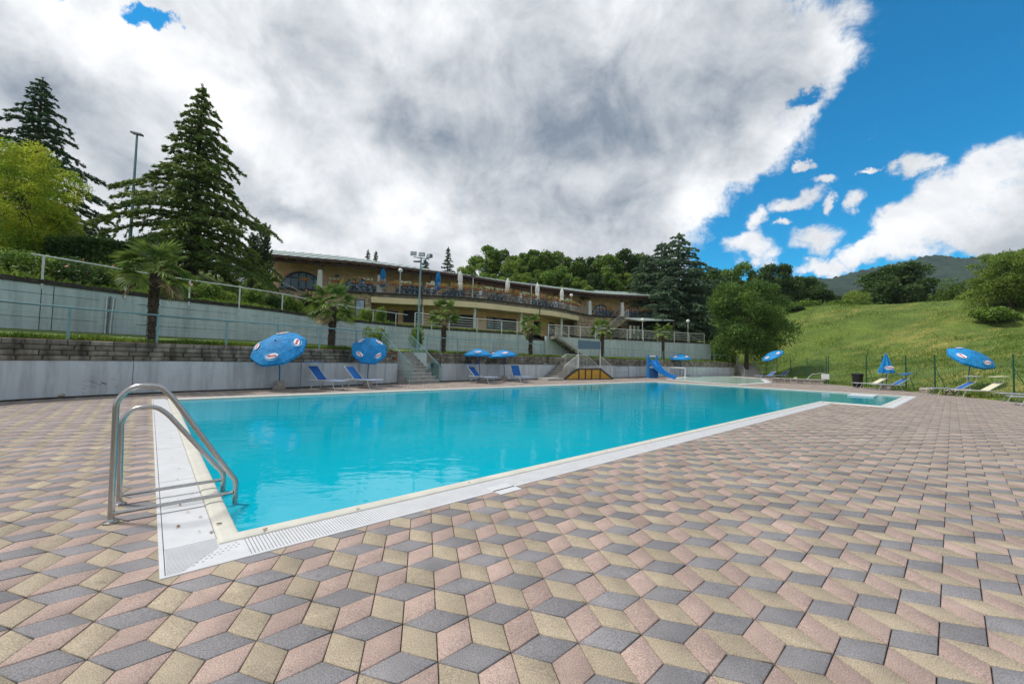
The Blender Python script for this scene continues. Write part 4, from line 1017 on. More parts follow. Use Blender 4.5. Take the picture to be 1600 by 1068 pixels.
# ------------------------------------------------------------------ palms
def frond(L, n=22, fan=1.15):
    """fan-palm leaf: stalk plus a fan of narrow folded leaflets; base at the origin, pointing along +X"""
    V, F, k = [], [], 0; st = L * .48
    for w in (.012,):
        V += [(0, -w, 0), (0, w, 0), (st, w * .7, 0), (st, -w * .7, 0)]; F.append((0, 1, 2, 3)); k = 4
    for i in range(n):
        a = (i / (n - 1) - .5) * 2 * fan * 1.25; ll = L * .56 * (1 - .18 * abs(a)) * random.uniform(.9, 1.05); w = L * .036
        d = np.array([math.cos(a), math.sin(a), 0]); sd = np.array([-d[1], d[0], 0]); o = np.array([st, 0, 0])
        pts = []
        for t, ww, dz_ in ((.02, .25, 0), (.5, 1, -.02), (1.0, .06, -.30)):
            c = o + d * ll * t + np.array([0, 0, dz_ * ll * random.uniform(.6, 1.3) + (.05 * ll * abs(a) * t)])
            pts.append((c - sd * w * ww, c + np.array([0, 0, -w * .9 * ww]), c + sd * w * ww))
        for q in pts:
            for x in q: V.append(tuple(x))
        for j in range(2):
            b0 = k + j * 3; F += [(b0, b0 + 1, b0 + 4, b0 + 3), (b0 + 1, b0 + 2, b0 + 5, b0 + 4)]
        k += 9
    return np.array(V), np.array(F)
def make_palm(loc, Ht, Rf, nf, label, dry=.12, tr=.14):
    t = thing('palm_tree', label, 'palm tree', loc, 0, 'fan palms on the lower terrace')
    mb = MB(); nseg = 16; prof = []; wob = [(random.uniform(-.02, .02), random.uniform(-.02, .02)) for _ in range(nseg + 1)]
    mb.tube([(wob[i][0], wob[i][1], -.1 + (Ht + .05) * i / nseg) for i in range(nseg + 1)], [tr * (.85 + .3 * random.random()) * (1.05 if i > nseg * .5 else .9) for i in range(nseg + 1)], 10)
    mb.build('trunk', M['palm_trunk'], t)
    n = int(Ht * 260); z = rng.random(n) * Ht; a = rng.random(n) * 2 * PI; P = np.c_[np.cos(a) * tr * 1.05, np.sin(a) * tr * 1.05, z]; A = np.c_[np.cos(a) * .5, np.sin(a) * .5, np.where(rng.random(n) < .5, 1., -1.) * .9]
    V, F = leaf_quads(P, rng.uniform(.04, .10, n), .012, A); o = link('trunk_fibre', npmesh('trunk_fibre', V, F, M['palm_trunk']), t); stuff(o)
    groups = {'palm_leaf': [], 'palm_dry': []}
    for i in range(nf):
        q = (i + .5) / nf; az = i * 2.39996 + random.uniform(-.3, .3); el = R(78) - q ** .9 * R(118) + random.uniform(-.12, .12); isdry = q > 1 - dry
        V, F = frond(Rf * random.uniform(.88, 1.08), 18 if Rf > 1 else 14)
        rot = Matrix.Rotation(az, 3, 'Z') @ Matrix.Rotation(-el, 3, 'Y') @ Matrix.Rotation(random.uniform(-.5, .5), 3, 'X')
        V = V @ np.array(rot).T; V += np.array([math.cos(az) * tr * .6, math.sin(az) * tr * .6, Ht + .1 * math.sin(el)]); V[:, 2] -= (np.hypot(V[:, 0], V[:, 1]) / Rf) ** 2 * .16 * Rf
        o = link('frond', npmesh('frond', V, F, M['palm_dry'] if isdry else M['palm_leaf']), t)
    return t
PALMS = [(238, 531, 425, 70, 30, 'tallest fan palm, on the terrace at the left with brown hanging fronds', .16), (519, 545, 478, 46, 30, 'full round fan palm between the two big tilted umbrellas', .1), (693, 552, 490, 30, 24, 'fan palm just right of the floodlight mast', .08),
         (829, 553, 509, 24, 22, 'fan palm left of the yellow stair platform', .08), (941, 560, 515, 24, 22, 'fan palm beside the grey-blue board', .06), (1036, 562, 519, 20, 20, 'fan palm above the blue slide, furthest right', .06)]
for (u, vb, vc, r, nf, lb, dry) in PALMS:
    s = W1.find(u, 2.5); p = W1.off(s, 1.1)
    for _ in range(4): s += (W1.find(u, 2.5) - s) * 0; 
    # slide along the wall so that the offset position projects to u
    best = min(np.arange(max(0, s - 4), min(W1.L, s + 4), .05), key=lambda q: abs(pix((*W1.off(q, 1.1), 2.5))[0] - u)); p = W1.off(best, 1.1)
    zt = at(u, vc, p.y).z; rr = .82 * r * p.y / FOC * (1.0 / (1 + ((u - 800) / FOC) ** 2) ** .25)
    make_palm((p.x, p.y, 1.62), zt - 1.62, rr * 1.10, nf, lb, dry, tr=.125 if r > 60 else .14)
#PART4
# ------------------------------------------------------------------ the long curved restaurant building
M['stucco'] = shader('ochre_stucco', (.84, .55, .31), .85, var=.10, scale=1.3, bump=.2, bscale=30)
M['stucco_pale'] = shader('cream_stucco', (.74, .61, .38), .8, var=.06, scale=1.0)
M['stone'] = shader('stone_cladding', (.50, .39, .26), .9, color2=(.20, .15, .10), scale=3, island=.3, obj=.2, bump=.6, bscale=20)
M['stone_joint'] = shader('stone_mortar', (.26, .21, .15), .95, var=.1)
M['slab_grey'] = shader('weathered_concrete_band', (.25, .21, .16), .9, color2=(.10, .09, .075), scale=1.6, stretch=(1, 1, .3))
M['slab_dark'] = shader('dark_slab_edge', (.055, .045, .04), .8, var=.2)
M['roof_green'] = shader('pale_green_roof_sheet', (.28, .345, .325), .5, metal=.15, var=.08, scale=1.5, obj=.06, spec=.35)
M['brown_wood'] = shader('dark_brown_timber', (.085, .045, .035), .65, var=.2, scale=4, stretch=(1, 1, .2))
M['soffit'] = shader('brown_soffit', (.10, .065, .045), .8, var=.15)
M['column_white'] = shader('white_render', (.60, .59, .57), .8, var=.06)
M['glass_dark'] = shader('dark_window_glass', (.012, .018, .025), .05, var=.1, spec=.7)
M['glass_blue'] = shader('reflecting_window_glass', (.24, .34, .44), .06, var=.15, scale=.8, spec=.9)
M['frame_blue'] = shader('dark_blue_frame', (.02, .035, .07), .5, var=.1)
M['door_dark'] = shader('dark_opening', (.018, .016, .018), .5, var=.2)
M['rail_grey'] = shader('grey_balcony_rail', (.22, .27, .31), .5, metal=.2, var=.05)
M['terracotta'] = shader('terracotta_box', (.38, .12, .055), .85, var=.15)
M['chair_black'] = shader('dark_chair', (.03, .04, .055), .5, var=.1)
M['table_blue'] = shader('blue_grey_table', (.16, .26, .34), .5, var=.1)
M['umb_white'] = shader('white_umbrella_canvas', (.80, .79, .76), .85, var=.05, scale=5)
M['globe'] = shader('white_globe', (.75, .75, .72), .35, var=.03)
M['lampbody'] = shader('floodlight_body', (.12, .14, .16), .45, metal=.4)
M['lampglass'] = shader('floodlight_glass', (.35, .38, .40), .15, var=.05, spec=.8)
M['brick_red'] = shader('brick_tread', (.27, .11, .075), .85, var=.25, scale=6, island=.2)
M['stair_grey'] = shader('stair_concrete', (.33, .33, .31), .9, var=.18, scale=3, island=.08, bump=.3)
M['hedge'] = leafmat('hedge_leaves', (.065, .12, .025), (.02, .05, .012), tr=.3, scale=.9)

ZB, ZE, ZR, ZF = 8.0, 10.84, 12.6, 4.25       # balcony floor, eave, ridge, ground floor
SL = Path([G2(u, v, ZB) for u, v in ((436, 448.6), (494, 453), (560, 455.2), (640, 459.5), (720, 463.4), (770, 468), (801, 472), (840, 476.8), (860, 479.4), (882, 483.4), (904, 488.4), (920, 491.5), (950, 493.6), (977, 495), (1034, 495.4))], 6)
EV = Path([G2(u, v, ZE) for u, v in ((404, 400.6), (480, 407.3), (560, 413.8), (640, 423.2), (720, 433.2), (790, 444), (860, 453), (922, 460.5), (975, 463.8), (1024, 465.4))], 6)
RG = Path([G2(u, v, ZR) for u, v in ((432, 391.6), (500, 397.5), (560, 404.2), (640, 416.2), (720, 428.4), (790, 438.5), (860, 447), (922, 453), (975, 456), (1009, 457))], 6)
bld = thing('restaurant', 'long curved two-storey ochre building with arched windows, flower-lined balcony and pale green sheet roof', 'building', (0, 45, 4.2))
# roof: one sheet per seam strip
NR = 58
for i in range(NR):
    a, b = i / NR, (i + 1) / NR
    p, q = EV.off(EV.L * a, -.45), EV.off(EV.L * b, -.45); r_, t = RG.at(RG.L * b), RG.at(RG.L * a); z0, z1 = ZE + .24, ZR
    mb = MB(); mb.hexa([(p.x, p.y, z0), (q.x, q.y, z0), (r_.x, r_.y, z1), (t.x, t.y, z1)], [(p.x, p.y, z0 + .03), (q.x, q.y, z0 + .03), (r_.x, r_.y, z1 + .03), (t.x, t.y, z1 + .03)])
    mb.bar((p.x, p.y, z0 + .05), (t.x, t.y, z1 + .05), .05, .07); keep(mb.build('roof_sheet', M['roof_green']), bld)
# back slope down to the rear wall, soffit, fascia beam, gutter
mb = MB(); wall_strip(mb, RG, 0, RG.L, .0, 7, ZE, lambda s: ZR - .02, 3); keep(mb.build('roof_back', M['roof_green']), bld)
mb = MB()
for i in range(40):
    a, b = i / 40, (i + 1) / 40; p, q = EV.off(EV.L * a, -.40), EV.off(EV.L * b, -.40); r_, t = EV.off(EV.L * b, 3.2), EV.off(EV.L * a, 3.2)
    mb.quad((p.x, p.y, ZE + .2), (t.x, t.y, ZE + .9), (r_.x, r_.y, ZE + .9), (q.x, q.y, ZE + .2))
keep(mb.build('soffit', M['soffit']), bld)
mb = MB(); wall_strip(mb, EV, 0, EV.L, -.5, -.36, ZE - .02, ZE + .24, 1.5); keep(mb.build('fascia_board', M['brown_wood']), bld)
mb = MB(); wall_strip(mb, EV, 0, EV.L, -.05, .17, ZE - .32, ZE - .03, 1.5); keep(mb.build('eave_beam', M['brown_wood']), bld)
for i in range(46):
    s = EV.L * (i + .5) / 46; p, q = EV.off(s, -.34), EV.off(s, 2.6); mb = MB(); mb.bar((p.x, p.y, ZE + .02), (q.x, q.y, ZE + .62), .12, .18); keep(mb.build('rafter', M['brown_wood']), bld)
# upper wall
WO = 2.6
def evs(u, z=9.5, o=0.0):            # parameter on the eave path whose offset point projects to u
    return min(np.arange(0, EV.L, .1), key=lambda q: abs(pix((*EV.off(q, o), z))[0] - u))
uw0 = evs(428, 9, WO)
mb = MB(); wall_strip(mb, EV, uw0, evs(1018, 9, WO), WO, WO + .35, ZF - .6, ZE + .75, 1.5); keep(mb.build('upper_wall', M['stucco']), bld)
for s in (uw0, evs(1018, 9, WO)):    # end walls
    a, b = EV.off(s, WO + .35), EV.off(s, WO + 6); mb = MB(); mb.bar((a.x, a.y, (ZF + ZE + .6) / 2), (b.x, b.y, (ZF + ZE + .6) / 2), .3, ZE + .6 - ZF); keep(mb.build('end_wall', M['stucco']), bld)
# balcony floor slab between its front edge and the wall
mb = MB(); n = 60; sA = [SL.L * i / n for i in range(n + 1)]; eA = [EV.L * (.055 + .93 * i / n) for i in range(n + 1)]
for i in range(n):
    p, q = SL.off(sA[i], .02), SL.off(sA[i + 1], .02); r_, t = EV.off(eA[i + 1], WO + .2), EV.off(eA[i], WO + .2)
    mb.hexa([(p.x, p.y, ZB - .22), (q.x, q.y, ZB - .22), (r_.x, r_.y, ZB - .22), (t.x, t.y, ZB - .22)], [(p.x, p.y, ZB - .02), (q.x, q.y, ZB - .02), (r_.x, r_.y, ZB - .02), (t.x, t.y, ZB - .02)])
keep(mb.build('balcony_floor', M['slab_grey']), bld)
def sls(u, z=ZB, o=0.0): return min(np.arange(0, SL.L, .1), key=lambda q: abs(pix((*SL.off(q, o), z))[0] - u))
mb = MB(); wall_strip(mb, SL, 0, SL.L, -.14, .2, ZB - .13, ZB, 1.2); keep(mb.build('slab_edge', M['slab_dark']), bld)
sm0, sm1 = sls(580, 7.3), sls(904, 7.3)
mb = MB(); wall_strip(mb, SL, sm0, sm1, 0, .25, ZB - .48, ZB - .13, 1.0); keep(mb.build('weathered_band', M['slab_grey']), bld)
mb = MB(); wall_strip(mb, SL, sm0, sm1, -.06, .3, ZB - 1.08, ZB - .48, 1.0); keep(mb.build('cream_fascia', M['stucco_pale']), bld)
# ceiling of the covered ground-floor walk and its rear wall
LW = 3.4; mb = MB(); wall_strip(mb, SL, sm0, sm1, .3, LW + .2, ZB - .98, ZB - .93, 1.0); keep(mb.build('walkway_ceiling', M['stucco_pale']), bld)
mb = MB(); wall_strip(mb, SL, sm0, sm1, LW, LW + .3, ZF - .5, ZB - .9, 1.0); keep(mb.build('lower_wall', M['stucco']), bld)
mb = MB(); wall_strip(mb, SL, sm0, sm1, .2, LW, ZF - .5, ZF - .02, 1.0); keep(mb.build('walkway_floor', M['concrete']), bld)
# stone-faced ends: mortar core with separate stones
def stones(s0, s1, z0f, z1, o_, name_, wmul=1.0):
    mb = MB(); wall_strip(mb, SL, s0, s1, o_, o_ + .5, z0f, z1, .8); keep(mb.build(name_, M['stone_joint']), bld)
    tm = []
    for _ in range(5):
        m = MB(); x, z = .225, .085; j = lambda v: v + random.uniform(-.012, .012)
        m.hexa([(-x, 0, -z), (x, 0, -z), (x, .06, -z), (-x, .06, -z)], [(-x, 0, z), (x, 0, z), (x, .06, z), (-x, .06, z)])
        m.v = [(j(a), -.035 + random.uniform(-.01, .01) if b == 0 else b, j(c)) for a, b, c in m.v]; tm.append(m.mesh('stone', M['stone']))
    V_, F_ = [], []
    z = z0f + .1; k = 0
    while z < z1 - .08:
        s = s0 + (.1 if k % 2 else 0)
        while s < s1 - .35:
            w = random.uniform(.3, .62); c = SL.off(s + w / 2, o_); d = SL.dir(s + w / 2); rz = math.atan2(d.y, d.x); t = random.choice(tm)
            A = np.array([v.co[:] for v in t.vertices]) * np.array([(w - .03) / .45, 1, 1]); cs, sn = math.cos(rz), math.sin(rz); b0 = len(V_)
            V_ += [(a * cs - b * sn + c.x, a * sn + b * cs + c.y, h + z) for a, b, h in A]; F_ += [tuple(x + b0 for x in p.vertices) for p in t.polygons]; s += w
        z += .19; k += 1
    me = D.meshes.new('stones'); me.from_pydata(V_, [], F_); me.materials.append(M['stone']); me.update(); keep(stuff(link('stones', me)), bld)
stones(0.2, sm0, 4.6, ZB - .14, .12, 'stone_wall_core')
stones(sm1 - .1, SL.L, ZF - .6, ZB - .14, .12, 'stone_wall_core')
# return of the stone wall into the walkway
# openings
def rect_open(path, u, w, z0, z1, off, mat, nm='window', frame='frame_blue', mull=1, glass='glass_dark', zz=None, fn=None):
    s = (fn or sls)(u, (z0 + z1) / 2, off); c = path.off(s, off); d = path.dir(s); rz = math.atan2(d.y, d.x); ft_ = .05
    mb = MB(); H_ = z1 - z0
    def loc(x, y, z): return (c.x + x * math.cos(rz) - y * math.sin(rz), c.y + x * math.sin(rz) + y * math.cos(rz), z)
    for x in [-w / 2, w / 2] + [(-w / 2 + w * (k + 1) / (mull + 1)) for k in range(mull)]: mb.box(loc(x, -.03, (z0 + z1) / 2), (.07, .08, H_), rz)
    for z in (z0, z1): mb.box(loc(0, -.032, z), (w + .07, .084, .07), rz)
    o = keep(mb.build(nm, M[frame]), bld)
    mb = MB(); mb.box(loc(0, -.012, (z0 + z1) / 2), (w - .02, .03, H_ - .02), rz); g = mb.build('pane', M[glass]); g.parent = o; return o
for u, w, z0, z1, nm, ml, gl_ in ((613, 1.15, ZF, 6.45, 'door', 1, 'door_dark'), (645, 2.1, 5.3, 6.6, 'window', 1, 'door_dark'), (684, .8, ZF, 6.4, 'door', 0, 'door_dark'), (722, 3.4, 5.0, 6.4, 'window', 3, 'door_dark'), (772, 2.2, 5.0, 6.4, 'window', 2, 'glass_dark'), (796, 2.0, 5.0, 6.4, 'window', 2, 'door_dark'),
                           (839, 1.2, ZF, 6.4, 'door', 1, 'door_dark'), (862, 1.3, ZF, 6.55, 'door', 1, 'glass_dark'), (882, 1.5, ZF, 6.75, 'glass_door', 2, 'glass_blue'), (897, .5, ZF, 6.5, 'window', 0, 'door_dark')):
    rect_open(SL, u, w, z0, z1, LW - .02, 'x', nm=nm, mull=ml, glass=gl_)
rect_open(SL, 563, .85, 5.35, 7.15, .10 - .02, 'x', nm='window', mull=0, glass='glass_blue')
rect_open(SL, 480, 1.6, 6.5, 7.2, .08, 'x', nm='window', mull=1)
rect_open(SL, 935, 1.5, 5.2, 6.4, .08, 'x', nm='window', mull=1, glass='glass_blue')
rect_open(SL, 962, 1.5, ZF, 6.6, .08, 'x', nm='door', mull=0, glass='door_dark')
def arch(u, half, rise, z0, glass='glass_blue'):
    s = evs(u, z0 + .8, WO); c = EV.off(s, WO - .02); d = EV.dir(s); rz = math.atan2(d.y, d.x)
    def loc(x, y, z): return (c.x + x * math.cos(rz) - y * math.sin(rz), c.y + x * math.sin(rz) + y * math.cos(rz), z)
    n = 16; cur = [(half * math.cos(PI * i / n), rise * math.sin(PI * i / n)) for i in range(n + 1)]
    mb = MB()
    for i in range(n): mb.bar(loc(cur[i][0], -.05, z0 + cur[i][1]), loc(cur[i + 1][0], -.05, z0 + cur[i + 1][1]), .14, .14)
    mb.box(loc(0, -.05, z0), (half * 2 + .1, .14, .12), rz)
    for x in (-.55, -.18, .18, .55): h = rise * math.sqrt(1 - x * x); mb.box(loc(x * half, -.05, z0 + h / 2), (.09, .10, h), rz)
    mb.box(loc(0, -.05, z0 + rise * .62), (half * 1.5, .08, .07), rz)
    fr = keep(mb.build('arched_window', M['frame_blue']), bld)
    mb = MB(); mb.poly([loc(x, -.015, z0 + z) for x, z in cur]); o = mb.build('pane', M[glass]); o.parent = fr
    mb = MB()
    for i in range(n): a = PI * i / n; b = PI * (i + 1) / n; mb.bar(loc((half + .22) * math.cos(a), -.03, z0 + (rise + .22) * math.sin(a)), loc((half + .22) * math.cos(b), -.03, z0 + (rise + .22) * math.sin(b)), .26, .07)
    o = mb.build('arch_trim', M['stucco']); o.parent = fr
arch(472, 1.95, 1.75, 8.35); arch(560, 1.75, 1.45, 8.35); arch(640, 1.6, 1.35, 8.3, 'glass_dark'); arch(708, 1.6, 1.35, 8.3, 'glass_dark'); arch(775, 1.6, 1.35, 8.3, 'glass_dark'); arch(845, 1.6, 1.35, 8.3, 'glass_dark')
arch(939, 1.45, 1.55, 8.3); arch(989, 1.35, 1.5, 8.3)
for u in (527, 612, 660, 905, 1003):  # wall lamps
    s = evs(u, 10, WO); c = EV.off(s, WO - .14); mb = MB(); mb.box((c.x, c.y, 9.95), (.36, .22, .30), math.atan2(EV.dir(s).y, EV.dir(s).x)); keep(mb.build('wall_lamp', M['lampbody']), bld)
# tapered white posts with steel brackets under the eave
for i, u in enumerate((402, 499.5, 592, 675, 750, 812, 868, 921, 972, 1023)):
    s = evs(u, 9.2, .1); c = EV.off(s, .1); rz = math.atan2(EV.dir(s).y, EV.dir(s).x); w0, w1 = .28, .19
    def sq(w, z): return [(c.x + x * math.cos(rz) - y * math.sin(rz), c.y + x * math.sin(rz) + y * math.cos(rz), z) for x, y in ((-w, -w), (w, -w), (w, w), (-w, w))]
    mb = MB(); mb.hexa(sq(w0, ZB - .02), sq(w1, ZB + 2.0)); col_ = keep(mb.build('column', M['column_white']), bld)
    mb = MB(); mb.hexa(sq(.12, ZB + 1.98), sq(.12, ZE - .3)); mb.hexa(sq(.22, ZE - .42), sq(.25, ZE - .31)); o = mb.build('steel_bracket', M['brown_wood']); o.parent = col_
for i, u in enumerate((660, 741.5, 814, 877)):
    s = sls(u, 5.5, .55); c = SL.off(s, .55); mb = MB(); mb.lathe((c.x, c.y, ZF - .3), [(.17, 0), (.17, ZB - .93 - ZF + .3)], 12); keep(mb.build('round_column', M['column_white'], smooth=True), bld)
for u in (662, 842): 
    s = sls(u - 3 if u < 700 else u, 7); c = SL.off(s, -.12); mb = MB(); mb.tube([(c.x, c.y, ZB - .1), (c.x, c.y, ZF + .2 if u < 700 else ZB - 1.1)], .05, 6); keep(mb.build('downpipe', M['brown_wood']), bld)

# balcony railing: one panel (posts, rails and crosses) per bay
br = thing('balcony_railing', 'grey balcony railing with crossed bars along the whole upper terrace of the building', 'railing', (*SL.at(SL.L / 2), ZB))
def rail_panel(path, sa, sb, za, zb, o_, parent, nx=2, h=1.0):
    a = path.off(sa, o_); b = path.off(sb, o_); mb = MB(); P = lambda t, z: (a.x + (b.x - a.x) * t, a.y + (b.y - a.y) * t, za + (zb - za) * t + z)
    mb.bar(P(0, h), P(1, h), .045, .045); mb.bar(P(0, h - .15), P(1, h - .15), .02, .02); mb.bar(P(0, .08), P(1, .08), .025, .025); mb.bar(P(0, 0), P(0, h), .045, .045)
    for k in range(nx):
        t0, t1 = k / nx, (k + 1) / nx; mb.bar(P(t0, .08), P(t1, h - .15), .022, .022); mb.bar(P(t1, .08), P(t0, h - .15), .022, .022)
        if k: mb.bar(P(t0, .08), P(t0, h - .15), .02, .02)
    keep(mb.build('railing_panel', M['rail_grey']), parent)
nb = 46
for i in range(nb): rail_panel(SL, SL.L * i / nb, SL.L * (i + 1) / nb - .02, ZB, ZB, -.02, br)
# flower boxes hung on the railing
fbm = MB(); fbm.box((0, 0, .09), (.75, .2, .18)); fbox = fbm.mesh('box', M['terracotta'])
def flower_mesh(k):
    n = 90; P = np.c_[rng.uniform(-.45, .45, n), rng.normal(0, .11, n), .2 + rng.normal(.06, .09, n)]; V1, F1 = leaf_quads(P, .05, .04)
    n2 = 60; P2 = np.c_[rng.uniform(-.48, .48, n2), rng.normal(-.03, .12, n2), .24 + rng.normal(.07, .10, n2)]; V2, F2 = leaf_quads(P2, .045, .045)
    V, F = merge([(V1, F1), (V2, F2)]); mi = np.r_[np.zeros(n), np.ones(n2)].astype(np.int32)
    return npmesh('flowers', V, F, [M['leaf_light'], M[k]], mi=mi)
fls = [flower_mesh(k) for k in ('orange_flower', 'red_flower', 'orange_flower', 'white_flower', 'pink_flower', 'orange_flower')]
fcol = ['orange geraniums', 'red geraniums', 'apricot geraniums', 'white petunias', 'pink geraniums', 'mixed orange flowers']
words = ['first', 'second', 'third', 'fourth', 'fifth', 'sixth', 'seventh', 'eighth', 'ninth', 'tenth', 'eleventh', 'twelfth', 'thirteenth', 'fourteenth', 'fifteenth', 'sixteenth', 'seventeenth', 'eighteenth', 'nineteenth', 'twentieth',
         'twenty-first', 'twenty-second', 'twenty-third', 'twenty-fourth', 'twenty-fifth', 'twenty-sixth', 'twenty-seventh', 'twenty-eighth', 'twenty-ninth', 'thirtieth', 'thirty-first', 'thirty-second', 'thirty-third', 'thirty-fourth', 'thirty-fifth', 'thirty-sixth', 'thirty-seventh', 'thirty-eighth', 'thirty-ninth', 'fortieth', 'forty-first', 'forty-second', 'forty-third', 'forty-fourth', 'forty-fifth']
fs = [sls(u, 9, -.12) for u in (477, 523)] + list(np.arange(sls(536, 9, -.12), sls(908, 9, -.12), 1.28)) + [sls(u, 9, -.12) for u in (940, 952, 979, 990, 1003, 1014)]
for i, s in enumerate(fs):
    c = SL.off(s, -.14); d = SL.dir(s); q = random.randrange(6); lab = words[i] if i < len(words) else words[-1]
    t = thing('flower_box', 'terracotta box of %s on the balcony railing, %s from the left' % (fcol[q], lab), 'flower box', (c.x, c.y, ZB + .86), math.atan2(d.y, d.x), 'flower boxes along the balcony railing')
    link('box', fbox, t); o = stuff(link('flowers', fls[q], t)); o.scale = (random.uniform(.9, 1.15), 1, random.uniform(.8, 1.3))
# closed parasols, tables and chairs on the balcony
def closed_umbrella(c, h, mat, label, grp, z=ZB, lean=(0, 0)):
    t = thing('closed_parasol', label, 'umbrella', (c.x, c.y, z), 0, grp); t.rotation_euler = (lean[0], lean[1], 0)
    mb = MB(); mb.tube([(0, 0, 0), (0, 0, h)], .028, 6); mb.lathe((0, 0, 0), [(.28, 0), (.28, .05), (.06, .09)], 10); mb.build('pole', M['alu'], t)
    mb = MB(); k0 = 0; n = 20; prof = [(.12, h * .26), (.25, h * .30), (.23, h * .5), (.18, h * .56), (.23, h * .68), (.20, h * .84), (.09, h * .96), (.02, h * 1.02)]
    for r, zz in prof:
        for j in range(n): a = 2 * PI * j / n; rr = r * (1 + .22 * (1 if j % 2 else -1)) * random.uniform(.95, 1.05); mb.v.append((rr * math.cos(a), rr * math.sin(a), zz + random.uniform(-.02, .02)))
    for i in range(len(prof) - 1):
        for j in range(n): a = i * n + j; b = i * n + (j + 1) % n; mb.f.append((a, b, b + n, a + n)); mb.mi.append(0)
    mb.build('folded_canopy', M[mat], t)
for u, mat, h, lb in ((598, 'blue_canvas', 2.55, 'closed blue parasol on the balcony beside the third white column'), (684, 'blue_canvas', 2.55, 'closed blue parasol on the balcony right of the floodlight mast'),
                      (719, 'umb_white', 2.75, 'leftmost closed white parasol on the balcony'), (792.5, 'umb_white', 2.65, 'closed white parasol in the middle of the balcony, second white one'), (839.5, 'umb_white', 2.7, 'third closed white parasol from the left on the balcony'), (877.5, 'umb_white', 2.7, 'rightmost closed white parasol, near the round globe lamp')):
    s = sls(u, 9, .7); closed_umbrella(SL.off(s, .7), h * 1.08, mat, lb, 'closed parasols on the balcony', lean=(random.uniform(-.02, .02), random.uniform(-.02, .02)))
def mk_chair():
    t = thing('terrace_chair', 'dark terrace chair', 'chair')
    mb = MB(); mb.box((0, 0, .45), (.44, .44, .04)); mb.build('seat', M['chair_black'], t)
    mb = MB(); mb.bar((-.2, .22, .45), (-.2, .30, .92), .03, .03); mb.bar((.2, .22, .45), (.2, .30, .92), .03, .03)
    for k in range(3): mb.bar((-.2, .24 + k * .025, .58 + k * .14), (.2, .24 + k * .025, .58 + k * .14), .02, .08)
    mb.build('backrest', M['chair_black'], t)
    for x in (-.19, .19):
        for y in (-.19, .2): mb = MB(); mb.bar((x, y, 0), (x, y, .44), .03, .03); mb.build('leg', M['chair_black'], t)
    return t
def mk_table():
    t = thing('terrace_table', 'square table', 'table'); mb = MB(); mb.box((0, 0, .73), (.8, .8, .04)); mb.build('tabletop', M['table_blue'], t)
    mb = MB(); mb.tube([(0, 0, .03), (0, 0, .71)], .035, 6); mb.box((0, 0, .02), (.45, .45, .03)); mb.build('pedestal', M['chair_black'], t); return t
ch0, tb0 = mk_chair(), mk_table(); used = [False, False]; ti = 0
tus = (548, 566, 590, 632, 646, 664, 679, 706, 722, 742, 768, 786, 806, 826, 846, 868, 890, 938, 955)
for u in tus:
    s = sls(u, 8.5, 1.15); c = SL.off(s, 1.15); rz = math.atan2(SL.dir(s).y, SL.dir(s).x) + random.uniform(-.3, .3)
    lb = 'blue-grey square table behind the balcony railing, %s table from the left' % words[ti]
    if not used[1]: tb0.location = (c.x, c.y, ZB); tb0.rotation_euler.z = rz; tb0['label'] = lb; tb0['group'] = 'tables on the balcony'; used[1] = True
    else: dup(tb0, (c.x, c.y, ZB), rz, lb, 'tables on the balcony')
    for k in range(4):
        if random.random() < .2: continue
        a = rz + k * PI / 2 + random.uniform(-.2, .2); p = (c.x - math.sin(a + PI) * .62 * 1, c.y + math.cos(a + PI) * .62, ZB)
        p = (c.x + math.sin(a) * -.65, c.y + math.cos(a) * .65, ZB)
        lb = 'dark terrace chair at the %s table from the left on the balcony, %s' % (words[ti], ['back side', 'left side', 'railing side', 'right side'][k])
        if not used[0]: ch0.location = p; ch0.rotation_euler.z = a; ch0['label'] = lb; ch0['group'] = 'chairs on the balcony'; used[0] = True
        else: dup(ch0, p, a, lb, 'chairs on the balcony')
    ti += 1
# lamps on the balcony
def pole_lamp(c, z, h, label, kind='globe'):
    t = thing('globe_lamp' if kind == 'globe' else 'pole_floodlight', label, 'lamp', (c.x, c.y, z))
    mb = MB(); mb.tube([(0, 0, 0), (0, 0, h)], .045, 8); mb.lathe((0, 0, 0), [(.1, 0), (.1, .05), (.05, .1)], 8); mb.build('post', M['galv'], t)
    if kind == 'globe':
        mb = MB(); mb.lathe((0, 0, h), [(.07, -.02), (.12, .03), (.20, .10), (.24, .2), (.23, .3), (.17, .4), (.08, .45), (.01, .46)], 14); mb.build('globe', M['globe'], t, smooth=True)
    else:
        mb = MB(); mb.box((0, -.15, h + .1), (.5, .35, .16)); mb.build('lamp_head', M['lampbody'], t)
for u, h, z, lb, kd, Yo in ((624.5, 2.35, ZB, 'globe lamp on the balcony left of the floodlight mast', 'globe', .5), (892.5, 2.0, ZB, 'white globe lamp at the right end of the curved balcony', 'globe', .4), (738.5, 2.35, ZB, 'plain lamp post on the balcony between white parasols', 'flood', .3), (830.5, 2.6, ZB, 'lamp post with flat dark head behind the third white parasol', 'flood', .5)):
    s = sls(u, 9, Yo); pole_lamp(SL.off(s, Yo), z, h, lb, kd)
for u, v, Yd, z, h, lb in ((1004, 500, 52, ZF, None, 'white globe lamp in front of the grey awning'), (1075, 502, 54, 4.2, None, 'white globe lamp right of the awning, before the dark cedar')):
    p = at(u, v, Yd); pole_lamp(Vector((p.x, p.y)), z, p.z - z - .2, lb)
